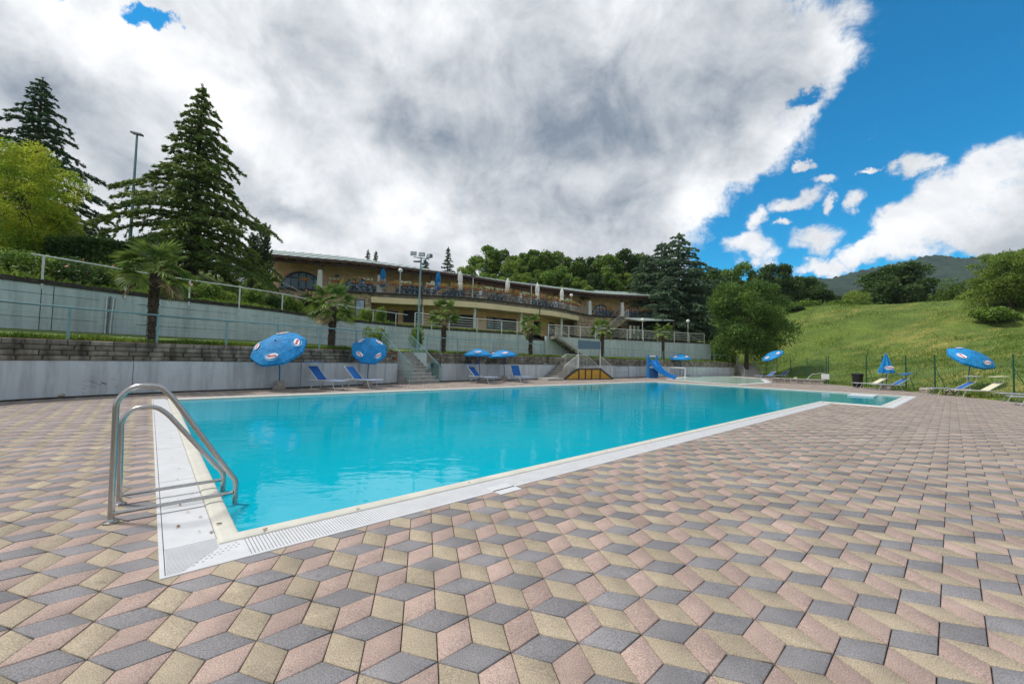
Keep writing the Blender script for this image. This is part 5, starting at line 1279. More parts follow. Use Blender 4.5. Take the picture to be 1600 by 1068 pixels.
# stairs down from the left end of the balcony, their wall and handrail
def stair(name, label, cat, P0, P1, width, n, mat, side=1, thick=None, tread='stair_grey'):
    """straight flight of separate steps from P0 (bottom) to P1 (top); side = which way the width extends"""
    P0, P1 = Vector(P0), Vector(P1); t = thing(name, label, cat, tuple(P0)); d = Vector((P1.x - P0.x, P1.y - P0.y)); Lr = d.length; d /= Lr; w = Vector((-d.y, d.x)) * width * side
    h = (P1.z - P0.z) / n; o0 = Vector((P0.x, P0.y))
    for i in range(n):
        a = o0 + d * Lr * i / n; b = o0 + d * Lr * (i + 1) / n; z = P0.z + h * (i + 1); zl = P0.z - .1 if thick is None else z - thick
        def Q(a, b, w0, w1):
            B = [a + w0, b + w0, b + w1, a + w1]; return [(q.x, q.y) for q in (B if side > 0 else B[::-1])]
        mb = MB(); mb.prism(Q(a, b, w * 0, w), zl, z - .045); st = keep(mb.build('step', M[mat]), t)
        mb = MB(); mb.prism(Q(a - d * .03, b - d * .002, w * -.01, w * 1.01), z - .043, z); o = mb.build('tread', M[tread]); o.parent = st
    return t
def handrail(t, pts, nb, gap, hgt, mat, post_r=.026, drop=.1, posts=None):
    """sloping railing: pts = foot line (x,y,z); hgt = rail height"""
    P = [Vector(p) for p in pts]; up = Vector((0, 0, 1))
    mb = MB(); mb.tube([p + up * hgt for p in P], .026, 8); keep(mb.build('top_rail', M[mat], smooth=True), t)
    for k in range(nb): mb = MB(); mb.tube([p + up * (hgt - gap * (k + 1)) for p in P], .014, 6); keep(mb.build('rail', M[mat], smooth=True), t)
    for p in (P if posts is None else [Vector(q) for q in posts]): mb = MB(); mb.tube([p - up * drop, p + up * hgt], post_r, 8); keep(mb.build('post', M[mat], smooth=True), t)
# stairs at the left end of the balcony
sA_, sB_ = SL.at(.2) + SL.nrm(.2) * -.1, sls(484, 6.5)
q1 = SL.off(sls(430, 8), -.15); q0_ = SL.off(sls(486, 6), -.15)
q1 = Vector((*G2(424, 438, 8.0),)) ; n_ = SL.nrm(1)
e0 = SL.off(sls(486, 6), -.12)
st = stair('balcony_stairs', 'stone stairs descending from the left end of the balcony beside pink roses', 'stairs', (e0.x, e0.y, 6.2), (*(SL.off(.3, -.12) + SL.dir(.3) * -1.2), 8.0), 1.25, 11, 'stone', side=1)
dd_ = (SL.off(.3, -.12) + SL.dir(.3) * -1.2) - e0
w_ = Vector((-dd_.y, dd_.x)).normalized() * 1.25
pA = (e0.x + w_.x, e0.y + w_.y, 6.2); top_ = SL.off(.3, -.12) + SL.dir(.3) * -1.2; pB = (top_.x + w_.x, top_.y + w_.y, 8.0)
handrail(st, [pA, pB], 1, .5, .95, 'galv')
mid_ = e0 + (top_ - e0) * .5
# low wall and paving left of the building, in front of the first column
a_ = top_ + Vector((-3.2, .3)); lw = thing('low_wall', 'low pale stone wall left of the balcony stairs, under the cedar branches', 'wall', (a_.x, a_.y, 7.6)); mb = MB(); mb.hexa([(a_.x, a_.y, 6.5), (top_.x, top_.y, 6.5), (top_.x, top_.y + .4, 6.5), (a_.x, a_.y + .4, 6.5)], [(a_.x, a_.y, 8.0), (top_.x, top_.y, 8.0), (top_.x, top_.y + .4, 8.0), (a_.x, a_.y + .4, 8.0)]); keep(mb.build('core', M['stone']), lw)
mb = MB(); mb.tube(arcpts([(a_.x, a_.y - .1, 8.9), (top_.x, top_.y - .1, 8.9), (top_.x, top_.y - .1, 8.0)], .15), .03, 8); keep(mb.build('rail', M['galv'], smooth=True), lw)
# stairs at the right end of the building
s1_ = sls(948, 6, -.3); s2_ = sls(976, 8, -.3); a1, a2 = SL.off(s1_, -.25), SL.off(s2_, -.25)
st = stair('balcony_stairs', 'stone stairs rising to the right end of the balcony above the palm', 'stairs', (a1.x, a1.y, 5.9), (a2.x, a2.y, 8.0), 1.1, 12, 'stone', side=-1, thick=.5)
w_ = (a2 - a1).normalized(); w_ = Vector((w_.y, -w_.x)) * 1.12; handrail(st, [(a1.x + w_.x, a1.y + w_.y, 5.9), (a2.x + w_.x, a2.y + w_.y, 8.0)], 5, .16, 1.0, 'galv')
s3_ = sls(908, 5, -.3); b1, b2 = SL.off(s3_, -.6), SL.off(sls(926, 5, -.3), -.6)
st = stair('entrance_steps', 'short grey steps beside the curved stone corner of the building', 'stairs', (b1.x, b1.y, 4.3), (b2.x, b2.y, 5.9), 1.1, 9, 'stair_grey', side=-1)
w_ = (b2 - b1).normalized(); w_ = Vector((w_.y, -w_.x)) * 1.12; handrail(st, [(b1.x + w_.x, b1.y + w_.y, 4.3), (b2.x + w_.x, b2.y + w_.y, 5.9)], 1, .45, 1.0, 'galv')
lp = MB(); lp.prism([tuple(b2 + Vector((0, -1.2))), tuple(a1 + Vector((.3, -1.3))), tuple(a1 + Vector((.3, 0))), tuple(b2)], 4.0, 5.9); keep(lp.build('landing', M['stone']), st)
# pavilion with grey awning at the right end
aw = thing('awning', 'long grey awning with brown posts over the lower right terrace', 'awning', (*G2(1010, 497, 7.5), 7.5))
fr_ = [at(976, 496.2, 56.5), at(1000, 500.2, 53.5), at(1054, 500.2, 54.5), at(1041, 496.8, 59)]
mb = MB(); mb.hexa([tuple(p - Vector((0, 0, .10))) for p in fr_], [tuple(p) for p in fr_]); keep(mb.build('roof_panel', M['roof_green']), aw)
for p in (fr_[2], fr_[1].lerp(fr_[2], .5)): mb = MB(); mb.box((p.x, p.y + .2, (p.z - .1 + 4.2) / 2), (.14, .14, p.z - .1 - 4.2)); keep(mb.build('post', M['brown_wood']), aw)
pa, pb = at(982, 510, 57.5), at(1030, 510, 58.5); gw = thing('glazed_front', 'dark glazed front with pale curtains under the awning', 'window wall', (pa.x, pa.y, 4.2))
mb = MB(); mb.bar((pa.x, pa.y + .3, 5.7), (pb.x, pb.y + .3, 5.7), .3, 3.2); keep(mb.build('dark_panel', M['door_dark']), gw)
for k in range(9):
    t = k / 8; p = pa.lerp(pb, t); mb = MB(); mb.box((p.x, p.y + .08, 5.7), (.12, .1, 3.2)); keep(mb.build('mullion', M['brown_wood']), gw)
    if k in (0, 1, 2, 5): p = pa.lerp(pb, t + .06); mb = MB(); mb.box((p.x, p.y + .13, 5.5), (.42, .03, 2.3)); keep(mb.build('curtain', M['umb_white']), gw)
pc_, pd_ = at(1030, 510, 58), at(1050, 510, 59); mb = MB(); mb.bar((pc_.x, pc_.y, 5.7), (pd_.x, pd_.y, 5.7), .3, 3.2); keep(mb.build('brown_wall', M['brown_wood']), gw)

# ------------------------------------------------------------------ stairs through the lower wall
ga, gb = W1.at(g0 + .02), W1.at(g1 - .02); nA, nB = W1.nrm(g0), W1.nrm((g0 + g1) / 2); wid = (gb - ga).length; mid = (g0 + g1) / 2
base_ = W1.off(mid, -.95); dirn = W1.nrm(mid); tang = W1.dir(mid)
p0 = base_ + tang * (wid / 2); p1 = p0 + dirn * 2.3
st = stair('pool_stairs', 'grey tiled stairs through the lower wall beside a dark green bin', 'stairs', (p0.x, p0.y, 0), (p1.x, p1.y, 1.62), wid, 9, 'stair_grey', side=1)
for sg_, off_ in ((-1, wid / 2 - .02), (1, wid / 2 - .02)):
    a = base_ + tang * sg_ * off_ + dirn * -.05; b = a + dirn * 2.3; handrail(st, [(a.x, a.y, .0), (b.x, b.y, 1.66)], 6, .14, .95, 'teal_rail')
for sg_ in (-1, 1):
    a = base_ + tang * sg_ * (wid / 2 + .09) + dirn * 1.0; b = a + dirn * 1.9; mb = MB(); mb.bar((a.x, a.y, .80), (b.x, b.y, .80), .16, 1.66); keep(mb.build('side_wall', M['wall_blue']), st)
def bin_(loc, label, mat, h=.8, r=.28):
    t = thing('rubbish_bin', label, 'bin', loc); mb = MB(); mb.lathe((0, 0, 0), [(r * .8, 0), (r * .84, .03), (r, h * .88), (r * 1.06, h * .9), (r * 1.06, h * .96)], 18); mb.build('body', M[mat], t, smooth=True)
    mb = MB(); mb.lathe((0, 0, h * .96), [(r * 1.08, 0), (r * 1.06, .06), (r * .5, .10), (.02, .11)], 18); mb.build('lid', M[mat], t, smooth=True)
    mb = MB(); mb.tube([(r, 0, h * .8), (r * 1.3, 0, h * .8)], .02, 6); mb.build('handle', M[mat], t)
M['bin_green'] = shader('dark_green_plastic', (.008, .04, .035), .45, var=.1); M['bin_black'] = shader('black_plastic', (.014, .015, .018), .45, var=.1)
b_ = W1.off(g1 + .25, -.38); bin_((b_.x, b_.y, .0), 'dark green bin standing against the wall right of the stairs', 'bin_green', 1.05, .27)
bin_((*G2(1340, 604.5), 0), 'black litter bin at the wire fence behind the cream sunbed', 'bin_black', .95, .33)

# ------------------------------------------------------------------ yellow-fronted stair platform
A_, B_ = Vector(G2(880, 593.2)), Vector(G2(957.5, 592.2)); px_ = (B_ - A_); Lp = px_.length; px_ /= Lp; py_ = Vector((-px_.y, px_.x))
pl = thing('stair_platform', 'double-sided steel stair platform with yellow front panels at the pool edge', 'stairs', (A_.x, A_.y, 0))
M['yellow'] = shader('yellow_panel', (.56, .30, .035), .55, var=.10, scale=2); M['dark_frame'] = shader('dark_steel_frame', (.05, .045, .05), .5, var=.1)
def PP(x, y, z): q = A_ + px_ * x + py_ * y; return (q.x, q.y, z)
Hp = at(918, 574.5, (A_.y + B_.y) / 2).z; fx = [0, .300, .405, .505, .575, .735, 1.0] ; fx = [0, .29, .42, .545, .72, 1.0]; Hs = [0, Hp, Hp, Hp, Hp, 0]
for i in range(5):
    x0, x1 = fx[i] * Lp + .05, fx[i + 1] * Lp - .05; mb = MB()
    if i == 0: P3 = [PP(x0 + .1, 0, .05), PP(x1, 0, .05), PP(x1, 0, Hp - .12)]
    elif i == 4: P3 = [PP(x0, 0, .05), PP(x1 - .1, 0, .05), PP(x0, 0, Hp - .12)]
    else: P3 = [PP(x0, 0, .05), PP(x1, 0, .05), PP(x1, 0, Hp - .12), PP(x0, 0, Hp - .12)]
    k = len(P3); mb.v = list(P3) + [(p[0] + py_.x * .03, p[1] + py_.y * .03, p[2]) for p in P3]; mb.f = [tuple(range(k)), tuple(reversed(range(k, 2 * k)))] + [(j, (j + 1) % k + 0, (j + 1) % k + k, j + k) for j in range(k)]; mb.mi = [0] * len(mb.f)
    keep(mb.build('yellow_panel', M['yellow']), pl)
mb = MB(); mb.bar(PP(0, -.01, .02), PP(Lp, -.01, .02), .08, .06); mb.bar(PP(fx[1] * Lp, -.01, Hp - .06), PP(fx[4] * Lp, -.01, Hp - .06), .08, .12); mb.bar(PP(0, -.01, .02), PP(fx[1] * Lp, -.01, Hp - .05), .08, .10); mb.bar(PP(Lp, -.01, .02), PP(fx[4] * Lp, -.01, Hp - .05), .08, .10)
for i in (1, 2, 3, 4): mb.bar(PP(fx[i] * Lp, -.012, 0), PP(fx[i] * Lp, -.012, Hp), .10, .08)
keep(mb.build('front_frame', M['dark_frame']), pl)
mb = MB(); mb.hexa([PP(fx[1] * Lp, .03, Hp - .1), PP(fx[4] * Lp, .03, Hp - .1), PP(fx[4] * Lp, 1.5, Hp - .1), PP(fx[1] * Lp, 1.5, Hp - .1)], [PP(fx[1] * Lp, .03, Hp), PP(fx[4] * Lp, .03, Hp), PP(fx[4] * Lp, 1.5, Hp), PP(fx[1] * Lp, 1.5, Hp)]); keep(mb.build('deck', M['stair_grey']), pl)
for sd in (0, 1):
    for k in range(5):
        t0, t1 = k / 5, (k + 1) / 5; xa, xb = (t0 * fx[1] * Lp, t1 * fx[1] * Lp) if not sd else (Lp - t1 * (1 - fx[4]) * Lp, Lp - t0 * (1 - fx[4]) * Lp); z = Hp * t1 * .98
        mb = MB(); mb.hexa([PP(xa, .05, -.05), PP(xb, .05, -.05), PP(xb, 1.4, -.05), PP(xa, 1.4, -.05)], [PP(xa, .05, z), PP(xb, .05, z), PP(xb, 1.4, z), PP(xa, 1.4, z)]); keep(mb.build('step', M['stair_grey']), pl)
for y in (.02, 1.42):
    for sd in (0, 1):
        a = PP(0.08 if not sd else Lp - .08, y, .0); b = PP((fx[1] if not sd else fx[4]) * Lp, y, Hp); ra = Vector(a); rb = Vector(b)
        handrail(pl, [ra, rb], 5, .15, .98, 'galv')
handrail(pl, [PP(fx[1] * Lp, 1.42, Hp), PP(fx[4] * Lp, 1.42, Hp)], 5, .17, .98, 'galv')
# rear steps up to the terrace behind the platform, and the brown side flight
c1 = PP(fx[1] * Lp + .3, 1.5, Hp - .02); c2 = PP(fx[1] * Lp + .3, 3.1, 1.66)
stair('terrace_steps', 'few steps rising from the yellow platform to the palm terrace', 'stairs', c1, c2, (fx[4] - fx[1]) * Lp - .6, 4, 'stair_grey', side=-1)
d1, d2 = W1.off(W1.find(846, .1), -1.25), W1.off(W1.find(876, 1.0), -1.25)
stair('side_steps', 'weathered concrete steps along the wall, left of the yellow platform', 'stairs', (d1.x, d1.y, 0), (d2.x, d2.y, 1.25), 1.1, 8, 'concrete', side=1)
d3 = W1.off(W1.find(836, .1), -1.2); mb = MB(); mb.box((d3.x + .2, d3.y + .1, .09), (1.6, .9, .18), .75); tag(mb.build('stone_slab', M['concrete_light']), 'flat pale stone slab at the foot of the side steps', 'slab')
# flight between the two terraces, in front of the gap of the upper wall
f0 = W2.off(W2.find(903, 2.2), -1.35); f1 = W2.off(W2.find(856, 3.5), -1.35)
st = stair('brick_stairs', 'red brick stairs climbing left along the upper wall to its gap', 'stairs', (f0.x, f0.y, 1.9), (f1.x, f1.y, 3.95), 1.25, 13, 'block', side=-1, tread='concrete', thick=.30)
handrail(st, [(f0.x, f0.y, 1.9), (f1.x, f1.y, 3.95)], 5, .16, .98, 'galv')
wv_ = W2.off(W2.find(903, 2.2), -.08); wv2 = W2.off(W2.find(856, 3.5), -.08); handrail(st, [(wv_.x, wv_.y, 1.9), (wv2.x, wv2.y, 3.95)], 4, .18, .98, 'galv')
# square grey-blue board on two posts
ba, bb = at(903.5, 545, 31.0), at(938.5, 545.5, 33.2); bt, bt2 = at(903.5, 531, 31.0), at(938.5, 533.5, 33.2); bd = thing('notice_board', 'blank grey-blue board standing above the yellow platform', 'board', (ba.x, ba.y, 1.6))
M['board'] = shader('grey_blue_board', (.10, .16, .21), .6, var=.06)
mb = MB(); nn_ = Vector((bb.y - ba.y, -(bb.x - ba.x), 0)).normalized() * .03; mb.hexa([ba, bb, bb - nn_, ba - nn_], [bt, bt2, bt2 - nn_, bt - nn_]); keep(mb.build('board', M['board']), bd)
for p, q in ((ba, bt), (bb, bt2)): mb = MB(); mb.tube([(p.x, p.y + .05, .6), (p.x, p.y + .05, q.z)], .03, 6); keep(mb.build('post', M['galv']), bd)
# rails beside the platform
r1, r2 = Vector(G2(961, 590.5)), Vector(G2(982, 590)); rl = thing('pipe_barrier', 'thin grey pipe barrier between the yellow platform and the slide', 'barrier', (r1.x, r1.y, 0)); hb_ = at(970, 572, r1.y).z
mb = MB(); mb.tube(arcpts([(r1.x, r1.y, 0), (r1.x, r1.y, hb_), (r2.x, r2.y, hb_), (r2.x, r2.y, 0)], .12), .025, 8); keep(mb.build('frame', M['teal_rail'], smooth=True), rl)
mb = MB(); mb.tube([(r1.x, r1.y, hb_ * .5), (r2.x, r2.y, hb_ * .5)], .018, 6); keep(mb.build('bar', M['teal_rail'], smooth=True), rl)
# steps at the far right end of the wall
h0, h1 = Vector(G2(1143, 587.3)), Vector(G2(1160, 583.5)); sx = Vector(G2(1141, 586.8)); 
e1_ = W1.at(W1.L - .3); rs = stair('garden_steps', 'pale steps at the right end of the lower wall under the broad tree', 'stairs', (e1_.x + .3, e1_.y - 1.6, 0), (e1_.x + .6, e1_.y + .6, 1.5), 2.0, 9, 'concrete_light', side=-1)
handrail(rs, [(e1_.x + 2.3, e1_.y - 1.9, 0), (e1_.x + 2.6, e1_.y + .4, 1.5)], 2, .3, .95, 'galv'); handrail(rs, [(e1_.x + .35, e1_.y - 1.6, 0), (e1_.x + .6, e1_.y + .6, 1.5)], 2, .3, .95, 'galv')

# ------------------------------------------------------------------ slide, goal, low wall, sign
sb = Vector(G2(1020, 590.6)); Ys = sb.y; SLd = thing('pool_slide', 'bright blue plastic water slide by the far pool edge', 'slide', (sb.x, sb.y, 0))
M['slide_blue'] = shader('blue_plastic', (.008, .17, .50), .3, var=.04, spec=.5)
k_ = Ys / FOC
def SP(u, v, dy=0): p = at(u, v, Ys + dy); return p
wd = 1.0                                     # depth of the chute
cl_pts = [(1023, 562), (1022.5, 566), (1023.5, 573), (1028, 580), (1034, 586), (1044, 590.3)]
mbs = MB(); prof = []
ws = [7.0, 7.0, 8.0, 9, 10, 10.5]
# chute: U section swept along the centre line, coming forward and to the right
line = [Vector((sb.x + .10, sb.y + .35, 1.62)), Vector((sb.x + .12, sb.y + .1, 1.42)), Vector((sb.x + .25, sb.y - .25, .98)), Vector((sb.x + .55, sb.y - .7, .55)), Vector((sb.x + 1.0, sb.y - 1.1, .24)), Vector((sb.x + 1.45, sb.y - 1.4, .12))]
sec = [(-.34, .24), (-.36, .26), (-.33, .04), (-.2, -.03), (.2, -.03), (.33, .04), (.36, .26), (.34, .24)]
sec = [(-.30, .20), (-.36, .22), (-.36, -.08), (.36, -.08), (.36, .22), (.30, .20), (.28, .02), (-.28, .02)]
rings = []
for i, p in enumerate(line):
    d = (line[min(i + 1, 5)] - line[max(i - 1, 0)]); dh = Vector((d.x, d.y, 0)).normalized(); sd = Vector((-dh.y, dh.x, 0)); upn = sd.cross(d.normalized()) * -1
    rings.append([tuple(p + sd * a + upn * b) for a, b in sec])
k0 = 0
for rg in rings: mbs.v += rg
for i in range(5):
    for j in range(8): a = i * 8 + j; b = i * 8 + (j + 1) % 8; mbs.f.append((a, b, b + 8, a + 8)); mbs.mi.append(0)
mbs.f.append(tuple(range(8))[::-1]); mbs.f.append(tuple(40 + j for j in range(8))); mbs.mi += [0, 0]
keep(mbs.build('chute', M['slide_blue'], smooth=True), SLd)
for x in (-.36, .40):                        # tall side cheeks of the tower
    mb = MB(); mb.hexa([(sb.x + x - .05, sb.y - .05, 0), (sb.x + x + .07, sb.y - .05, 0), (sb.x + x + .07, sb.y + .55, 0), (sb.x + x - .05, sb.y + .55, 0)], [(sb.x + x - .05, sb.y + .1, 2.05), (sb.x + x + .07, sb.y + .1, 2.05), (sb.x + x + .07, sb.y + .45, 2.05), (sb.x + x - .05, sb.y + .45, 2.05)]); keep(mb.build('side_panel', M['slide_blue']), SLd)
mb = MB(); mb.box((sb.x + .02, sb.y + .1, .45), (.66, .08, .9)); keep(mb.build('front_panel', M['blue_pole']), SLd)
mb = MB(); mb.tube([(sb.x - .36, sb.y + .25, 1.98), (sb.x + .42, sb.y + .25, 1.98)], .03, 8); keep(mb.build('hand_bar', M['logo_white']), SLd)
for k in range(5): mb = MB(); mb.tube([(sb.x - .33, sb.y + .55 + .0 * k, .25 + .28 * k), (sb.x + .4, sb.y + .55, .25 + .28 * k)], .025, 6); keep(mb.build('rung', M['alu']), SLd)
gp = Vector(G2(1057, 588.4)); gl_ = Vector(G2(1044.8, 588.2)); gr = Vector(G2(1068.5, 589.0)); 
gl_ = Vector((at(1044.8, 588, gp.y).x, gp.y)); gr = Vector((at(1068.5, 589, gp.y).x, gp.y - .3)); gh = at(1056, 574.2, gp.y).z
go = thing('small_goal', 'small white goal frame on the deck between slide and paddling pool', 'goal', (gp.x, gp.y, 0))
mb = MB(); mb.tube(arcpts([(gl_.x, gl_.y, 0), (gl_.x, gl_.y, gh), (gr.x, gr.y, gh), (gr.x, gr.y, 0)], .1), .05, 8); keep(mb.build('goal_frame', M['logo_white'], smooth=True), go)
mb = MB(); mb.tube([(gl_.x, gl_.y, .03), (gl_.x + .2, gl_.y + .8, .03), (gr.x + .1, gr.y + .8, .03), (gr.x, gr.y, .03)], .04, 6); keep(mb.build('base_bar', M['logo_white']), go)
la, lb_ = Vector(G2(1206, 597.6)), Vector(G2(1289, 601.5)); lwt = thing('low_wall', 'low rough stone bench wall with pale slab top in front of the wire fence', 'wall', (la.x, la.y, 0))
dl = (lb_ - la); Ll = dl.length; dl /= Ll; rzl = math.atan2(dl.y, dl.x); nl_ = Vector((-dl.y, dl.x))
for k in range(int(Ll / .42)):
    p = la + dl * (k * .42 + .21) + nl_ * .2; mb = MB(); mb.box((p.x, p.y, .17), (.40 * random.uniform(.88, 1), .44 + random.uniform(-.05, .05), .36 + random.uniform(-.02, .02)), rzl + random.uniform(-.03, .03)); keep(mb.build('stone', M['concrete']), lwt)
mb = MB(); mb.bar((la.x + nl_.x * .2, la.y + nl_.y * .2, .385), (lb_.x + nl_.x * .2, lb_.y + nl_.y * .2, .385), .56, .06); keep(mb.build('slab_top', M['concrete_light']), lwt)
sp = at(1289.5, 588, 32.5); sgn = thing('sign', 'small blank white sign on the green fence post above the low stone wall', 'sign', (sp.x, sp.y, sp.z)); mb = MB(); mb.box(tuple(sp), (.52, .03, .42), -.5); keep(mb.build('plate', M['logo_white']), sgn); mb = MB(); mb.tube([(sp.x, sp.y + .04, 0), (sp.x, sp.y + .04, sp.z + .2)], .03, 6); keep(mb.build('post', M['fence_green']), sgn)
pp = Vector(G2(1265, 597)); prl = thing('pipe_barrier', 'small bent metal pipe standing behind the low stone wall', 'barrier', (pp.x, pp.y, 0)); mb = MB(); mb.tube(arcpts([(pp.x - .3, pp.y, .2), (pp.x + .2, pp.y, .72), (pp.x + 1.0, pp.y - .4, .9), (pp.x + 1.05, pp.y - .45, 0)], .1), .025, 6); keep(mb.build('pipe', M['galv'], smooth=True), prl)

# ------------------------------------------------------------------ parasols
def text_mesh(body, size):
    cu = D.curves.new('t', 'FONT'); cu.body = body; cu.size = size; cu.align_x = 'CENTER'; cu.align_y = 'CENTER'; cu.offset = .006
    o = D.objects.new('t', cu); COL.objects.link(o); bpy.context.view_layer.update(); me = o.to_mesh()
    v = [tuple(x.co) for x in me.vertices]; f = [tuple(p.vertices) for p in me.polygons]; o.to_mesh_clear(); D.objects.remove(o); D.curves.remove(cu); return v, f
tv, tf = text_mesh('Motta', .15)
RC = 1.05; NPn = 8; prof_ = [(0, .40), (.38, .31), (.72, .17), (1.0, 0.0)]
def cpt(r, a, h): return (RC * r * math.cos(a), RC * r * math.sin(a), h)
def canopy_panel():
    mb = MB(); a0, a1 = -PI / NPn, PI / NPn; rows = []
    for r, h in prof_: rows.append([cpt(r, a0, h), cpt(r * .938, 0, h - .012 * r), cpt(r, a1, h)])
    for i in range(3):
        for j in range(2): mb.quad(rows[i][j], rows[i + 1][j], rows[i + 1][j + 1], rows[i][j + 1])
    lo = [(x * 1.0, y * 1.0, z - .11) for x, y, z in rows[3]]     # valance
    for j in range(2): mb.quad(rows[3][j], lo[j], lo[j + 1], rows[3][j + 1])
    return mb.mesh('canopy_panel', M['blue_canvas'])
def logo_mesh():
    mb = MB(); cosA = math.cos(PI / NPn); r0, h0, r1, h1 = RC * prof_[1][0] * cosA, prof_[1][1] - .004, RC * prof_[3][0] * .985, prof_[3][1]
    c = Vector((RC * .70, 0, prof_[2][1] + .012)); ex = Vector((0, 1, 0)); dn = Vector((RC * .62, 0, -.31)).normalized(); ey = -dn; nn = ex.cross(ey).normalized()
    if nn.z < 0: nn = -nn
    def P(x, y, o): return tuple(c + ex * x + ey * y + nn * o)
    n = 20
    def oval(rx, ry, o, mi, sk=.04): mb.poly([P(rx * math.cos(2 * PI * i / n) + sk * math.sin(2 * PI * i / n), ry * math.sin(2 * PI * i / n), o) for i in range(n)], mi)
    for k in range(12):             # light-blue swirl round the badge
        a, b = PI * .55 + k * .33, PI * .55 + (k + 1) * .33; w = .028 * math.sin(PI * (k + .5) / 12) + .006
        mb.poly([P(.245 * math.cos(a), .165 * math.sin(a), .012), P((.245 + w) * math.cos(a), (.165 + w) * math.sin(a), .012), P((.245 + w) * math.cos(b), (.165 + w) * math.sin(b), .012), P(.245 * math.cos(b), .165 * math.sin(b), .012)], 2)
    oval(.215, .115, .015, 0)
    k = len(mb.v); mb.v += [P(x * .92, y * .92, .020) for x, y, z in tv]; mb.f += [tuple(k + i for i in f) for f in tf]; mb.mi += [1] * len(tf)
    return mb.mesh('logo', [M['logo_white'], M['logo_red'], M['logo_cyan']])
cpm, lgm = canopy_panel(), logo_mesh()
M['blue_under'] = M['blue_canvas']
def parasol(base_px, hub_px, n_dir, Rr, label, logos=(0, 2, 4, 6), phase=0.0, base=True, loc=None, hub=None, grp='open blue parasols around the pool', fwd=0.0):
    b = Vector((*G2(*base_px), 0)) if loc is None else Vector(loc)
    h = at(*hub_px, b.y - fwd) if hub is None else hub
    t = thing('parasol', label, 'umbrella', tuple(b), 0, grp); hl = h - b
    nd = Vector(n_dir).normalized(); q = Vector((0, 0, 1)).rotation_difference(nd); s = Rr / RC
    apex = hl; ctr = hl - nd * (.40 * s)
    mb = MB(); mb.tube([(0, 0, .1), (ctr.x * .15, ctr.y * .15, ctr.z * .5), tuple(ctr * .98), tuple(apex + nd * .04)], [.024, .024, .022, .018], 8); mb.build('pole', M['blue_pole'], t, smooth=True)
    Mx = Matrix.Translation(ctr) @ q.to_matrix().to_4x4() @ Matrix.Scale(s, 4)
    for k in range(8):
        A = Mx @ Matrix.Rotation(phase + k * PI / 4, 4, 'Z'); o = link('canopy_panel', cpm, t); o.matrix_local = A
        if k in logos: o = link('logo', lgm, t); o.matrix_local = A
        a = phase + (k + .5) * PI / 4; mb = MB(); mb.tube([(0, 0, .36), (RC * .5 * math.cos(a), RC * .5 * math.sin(a), .235), (RC * .99 * math.cos(a), RC * .99 * math.sin(a), -.012)], .008, 4); o = mb.build('rib', M['alu'], t); o.matrix_local = Mx
    mb = MB(); mb.lathe((0, 0, .39), [(.035, 0), (.03, .03), (.008, .06)], 8); o = mb.build('finial', M['blue_pole'], t); o.matrix_local = Mx
    if base: mb = MB(); mb.lathe((0, 0, 0), [(.23, 0), (.235, .05), (.19, .20), (.13, .33), (.10, .34)], 9); mb.build('concrete_base', M['concrete'], t)
    return t
def cdir(p): v = Vector((-p[0], -p[1], 0)).normalized(); return v, Vector((v.y, -v.x, 0)) * -1      # towards the camera, towards image-left... right vector below
def ndir(base_px, c, up, left):
    p = G2(*base_px); v = Vector((-p[0], -p[1], 0)).normalized(); rt = Vector((-v.y, v.x, 0)); return v * c + Vector((0, 0, up)) - rt * left
parasol((436, 608), (430, 531), ndir((436, 608), .56, .76, .34), .98, 'big open blue parasol tilted forward, nearest the left wall', phase=.2, logos=(0, 2, 4, 6), fwd=.75)
parasol((574, 602.2), (578, 540), ndir((574, 600), .78, .62, -.05), .79, 'round blue parasol facing the pool, beside the second sunbed', phase=.35 + PI / 4, fwd=.6)
parasol((749.5, 596.2), (747, 544.2), ndir((749, 594), .05, 1, .02), .88, 'left of two flat blue parasols by the lower wall', phase=.1, base=False)
parasol((788, 594.8), (784.5, 546.2), ndir((788, 592), .05, 1, .10), .92, 'right of two flat blue parasols by the lower wall', phase=.3)
b5 = W1.off(W1.find(1063, .5), -1.3); parasol(None, (1063, 552.8), (-.1 * .5, -.12, 1), 1.12, 'flat blue parasol behind the white goal frame', phase=.5, loc=(at(1063, 552.6, b5.y).x, b5.y + .05, 0), hub=at(1063, 552.6, b5.y), base=False)
parasol((1207, 591), (1204, 550), ndir((1207, 591), .30, .80, .42), 1.12, 'tilted blue parasol over two sunbeds by the broad tree', phase=.3, base=False)
parasol((1513, 616.5), (1524, 549.5), ndir((1513, 616), .38, .80, -.42), 1.08, 'large blue parasol tilted to the right, beside the wire fence', phase=.15)
# closed blue parasol
b7 = Vector(G2(1385, 608)); t = thing('closed_parasol', 'half-closed blue parasol between the cream and blue sunbeds', 'umbrella', (b7.x, b7.y, 0)); zt, zb_ = at(1385.5, 551.5, b7.y).z, at(1385, 583, b7.y).z
mb = MB(); mb.tube([(0, 0, .05), (0, 0, zt)], .024, 8); mb.build('pole', M['blue_pole'], t, smooth=True)
mb = MB(); n = 16
for r, z in ((.42, zb_), (.30, zb_ + (zt - zb_) * .3), (.17, zb_ + (zt - zb_) * .65), (.02, zt + .02)):
    for j in range(n): rr = r * (1 + .2 * (1 if j % 2 else -1)); mb.v.append((rr * math.cos(2 * PI * j / n), rr * math.sin(2 * PI * j / n), z + (.05 if j % 2 and r > .4 else 0)))
for i in range(3):
    for j in range(n): a = i * n + j; b = i * n + (j + 1) % n; mb.f.append((a, b, b + n, a + n)); mb.mi.append(0)
mb.build('folded_canopy', M['blue_canvas'], t)
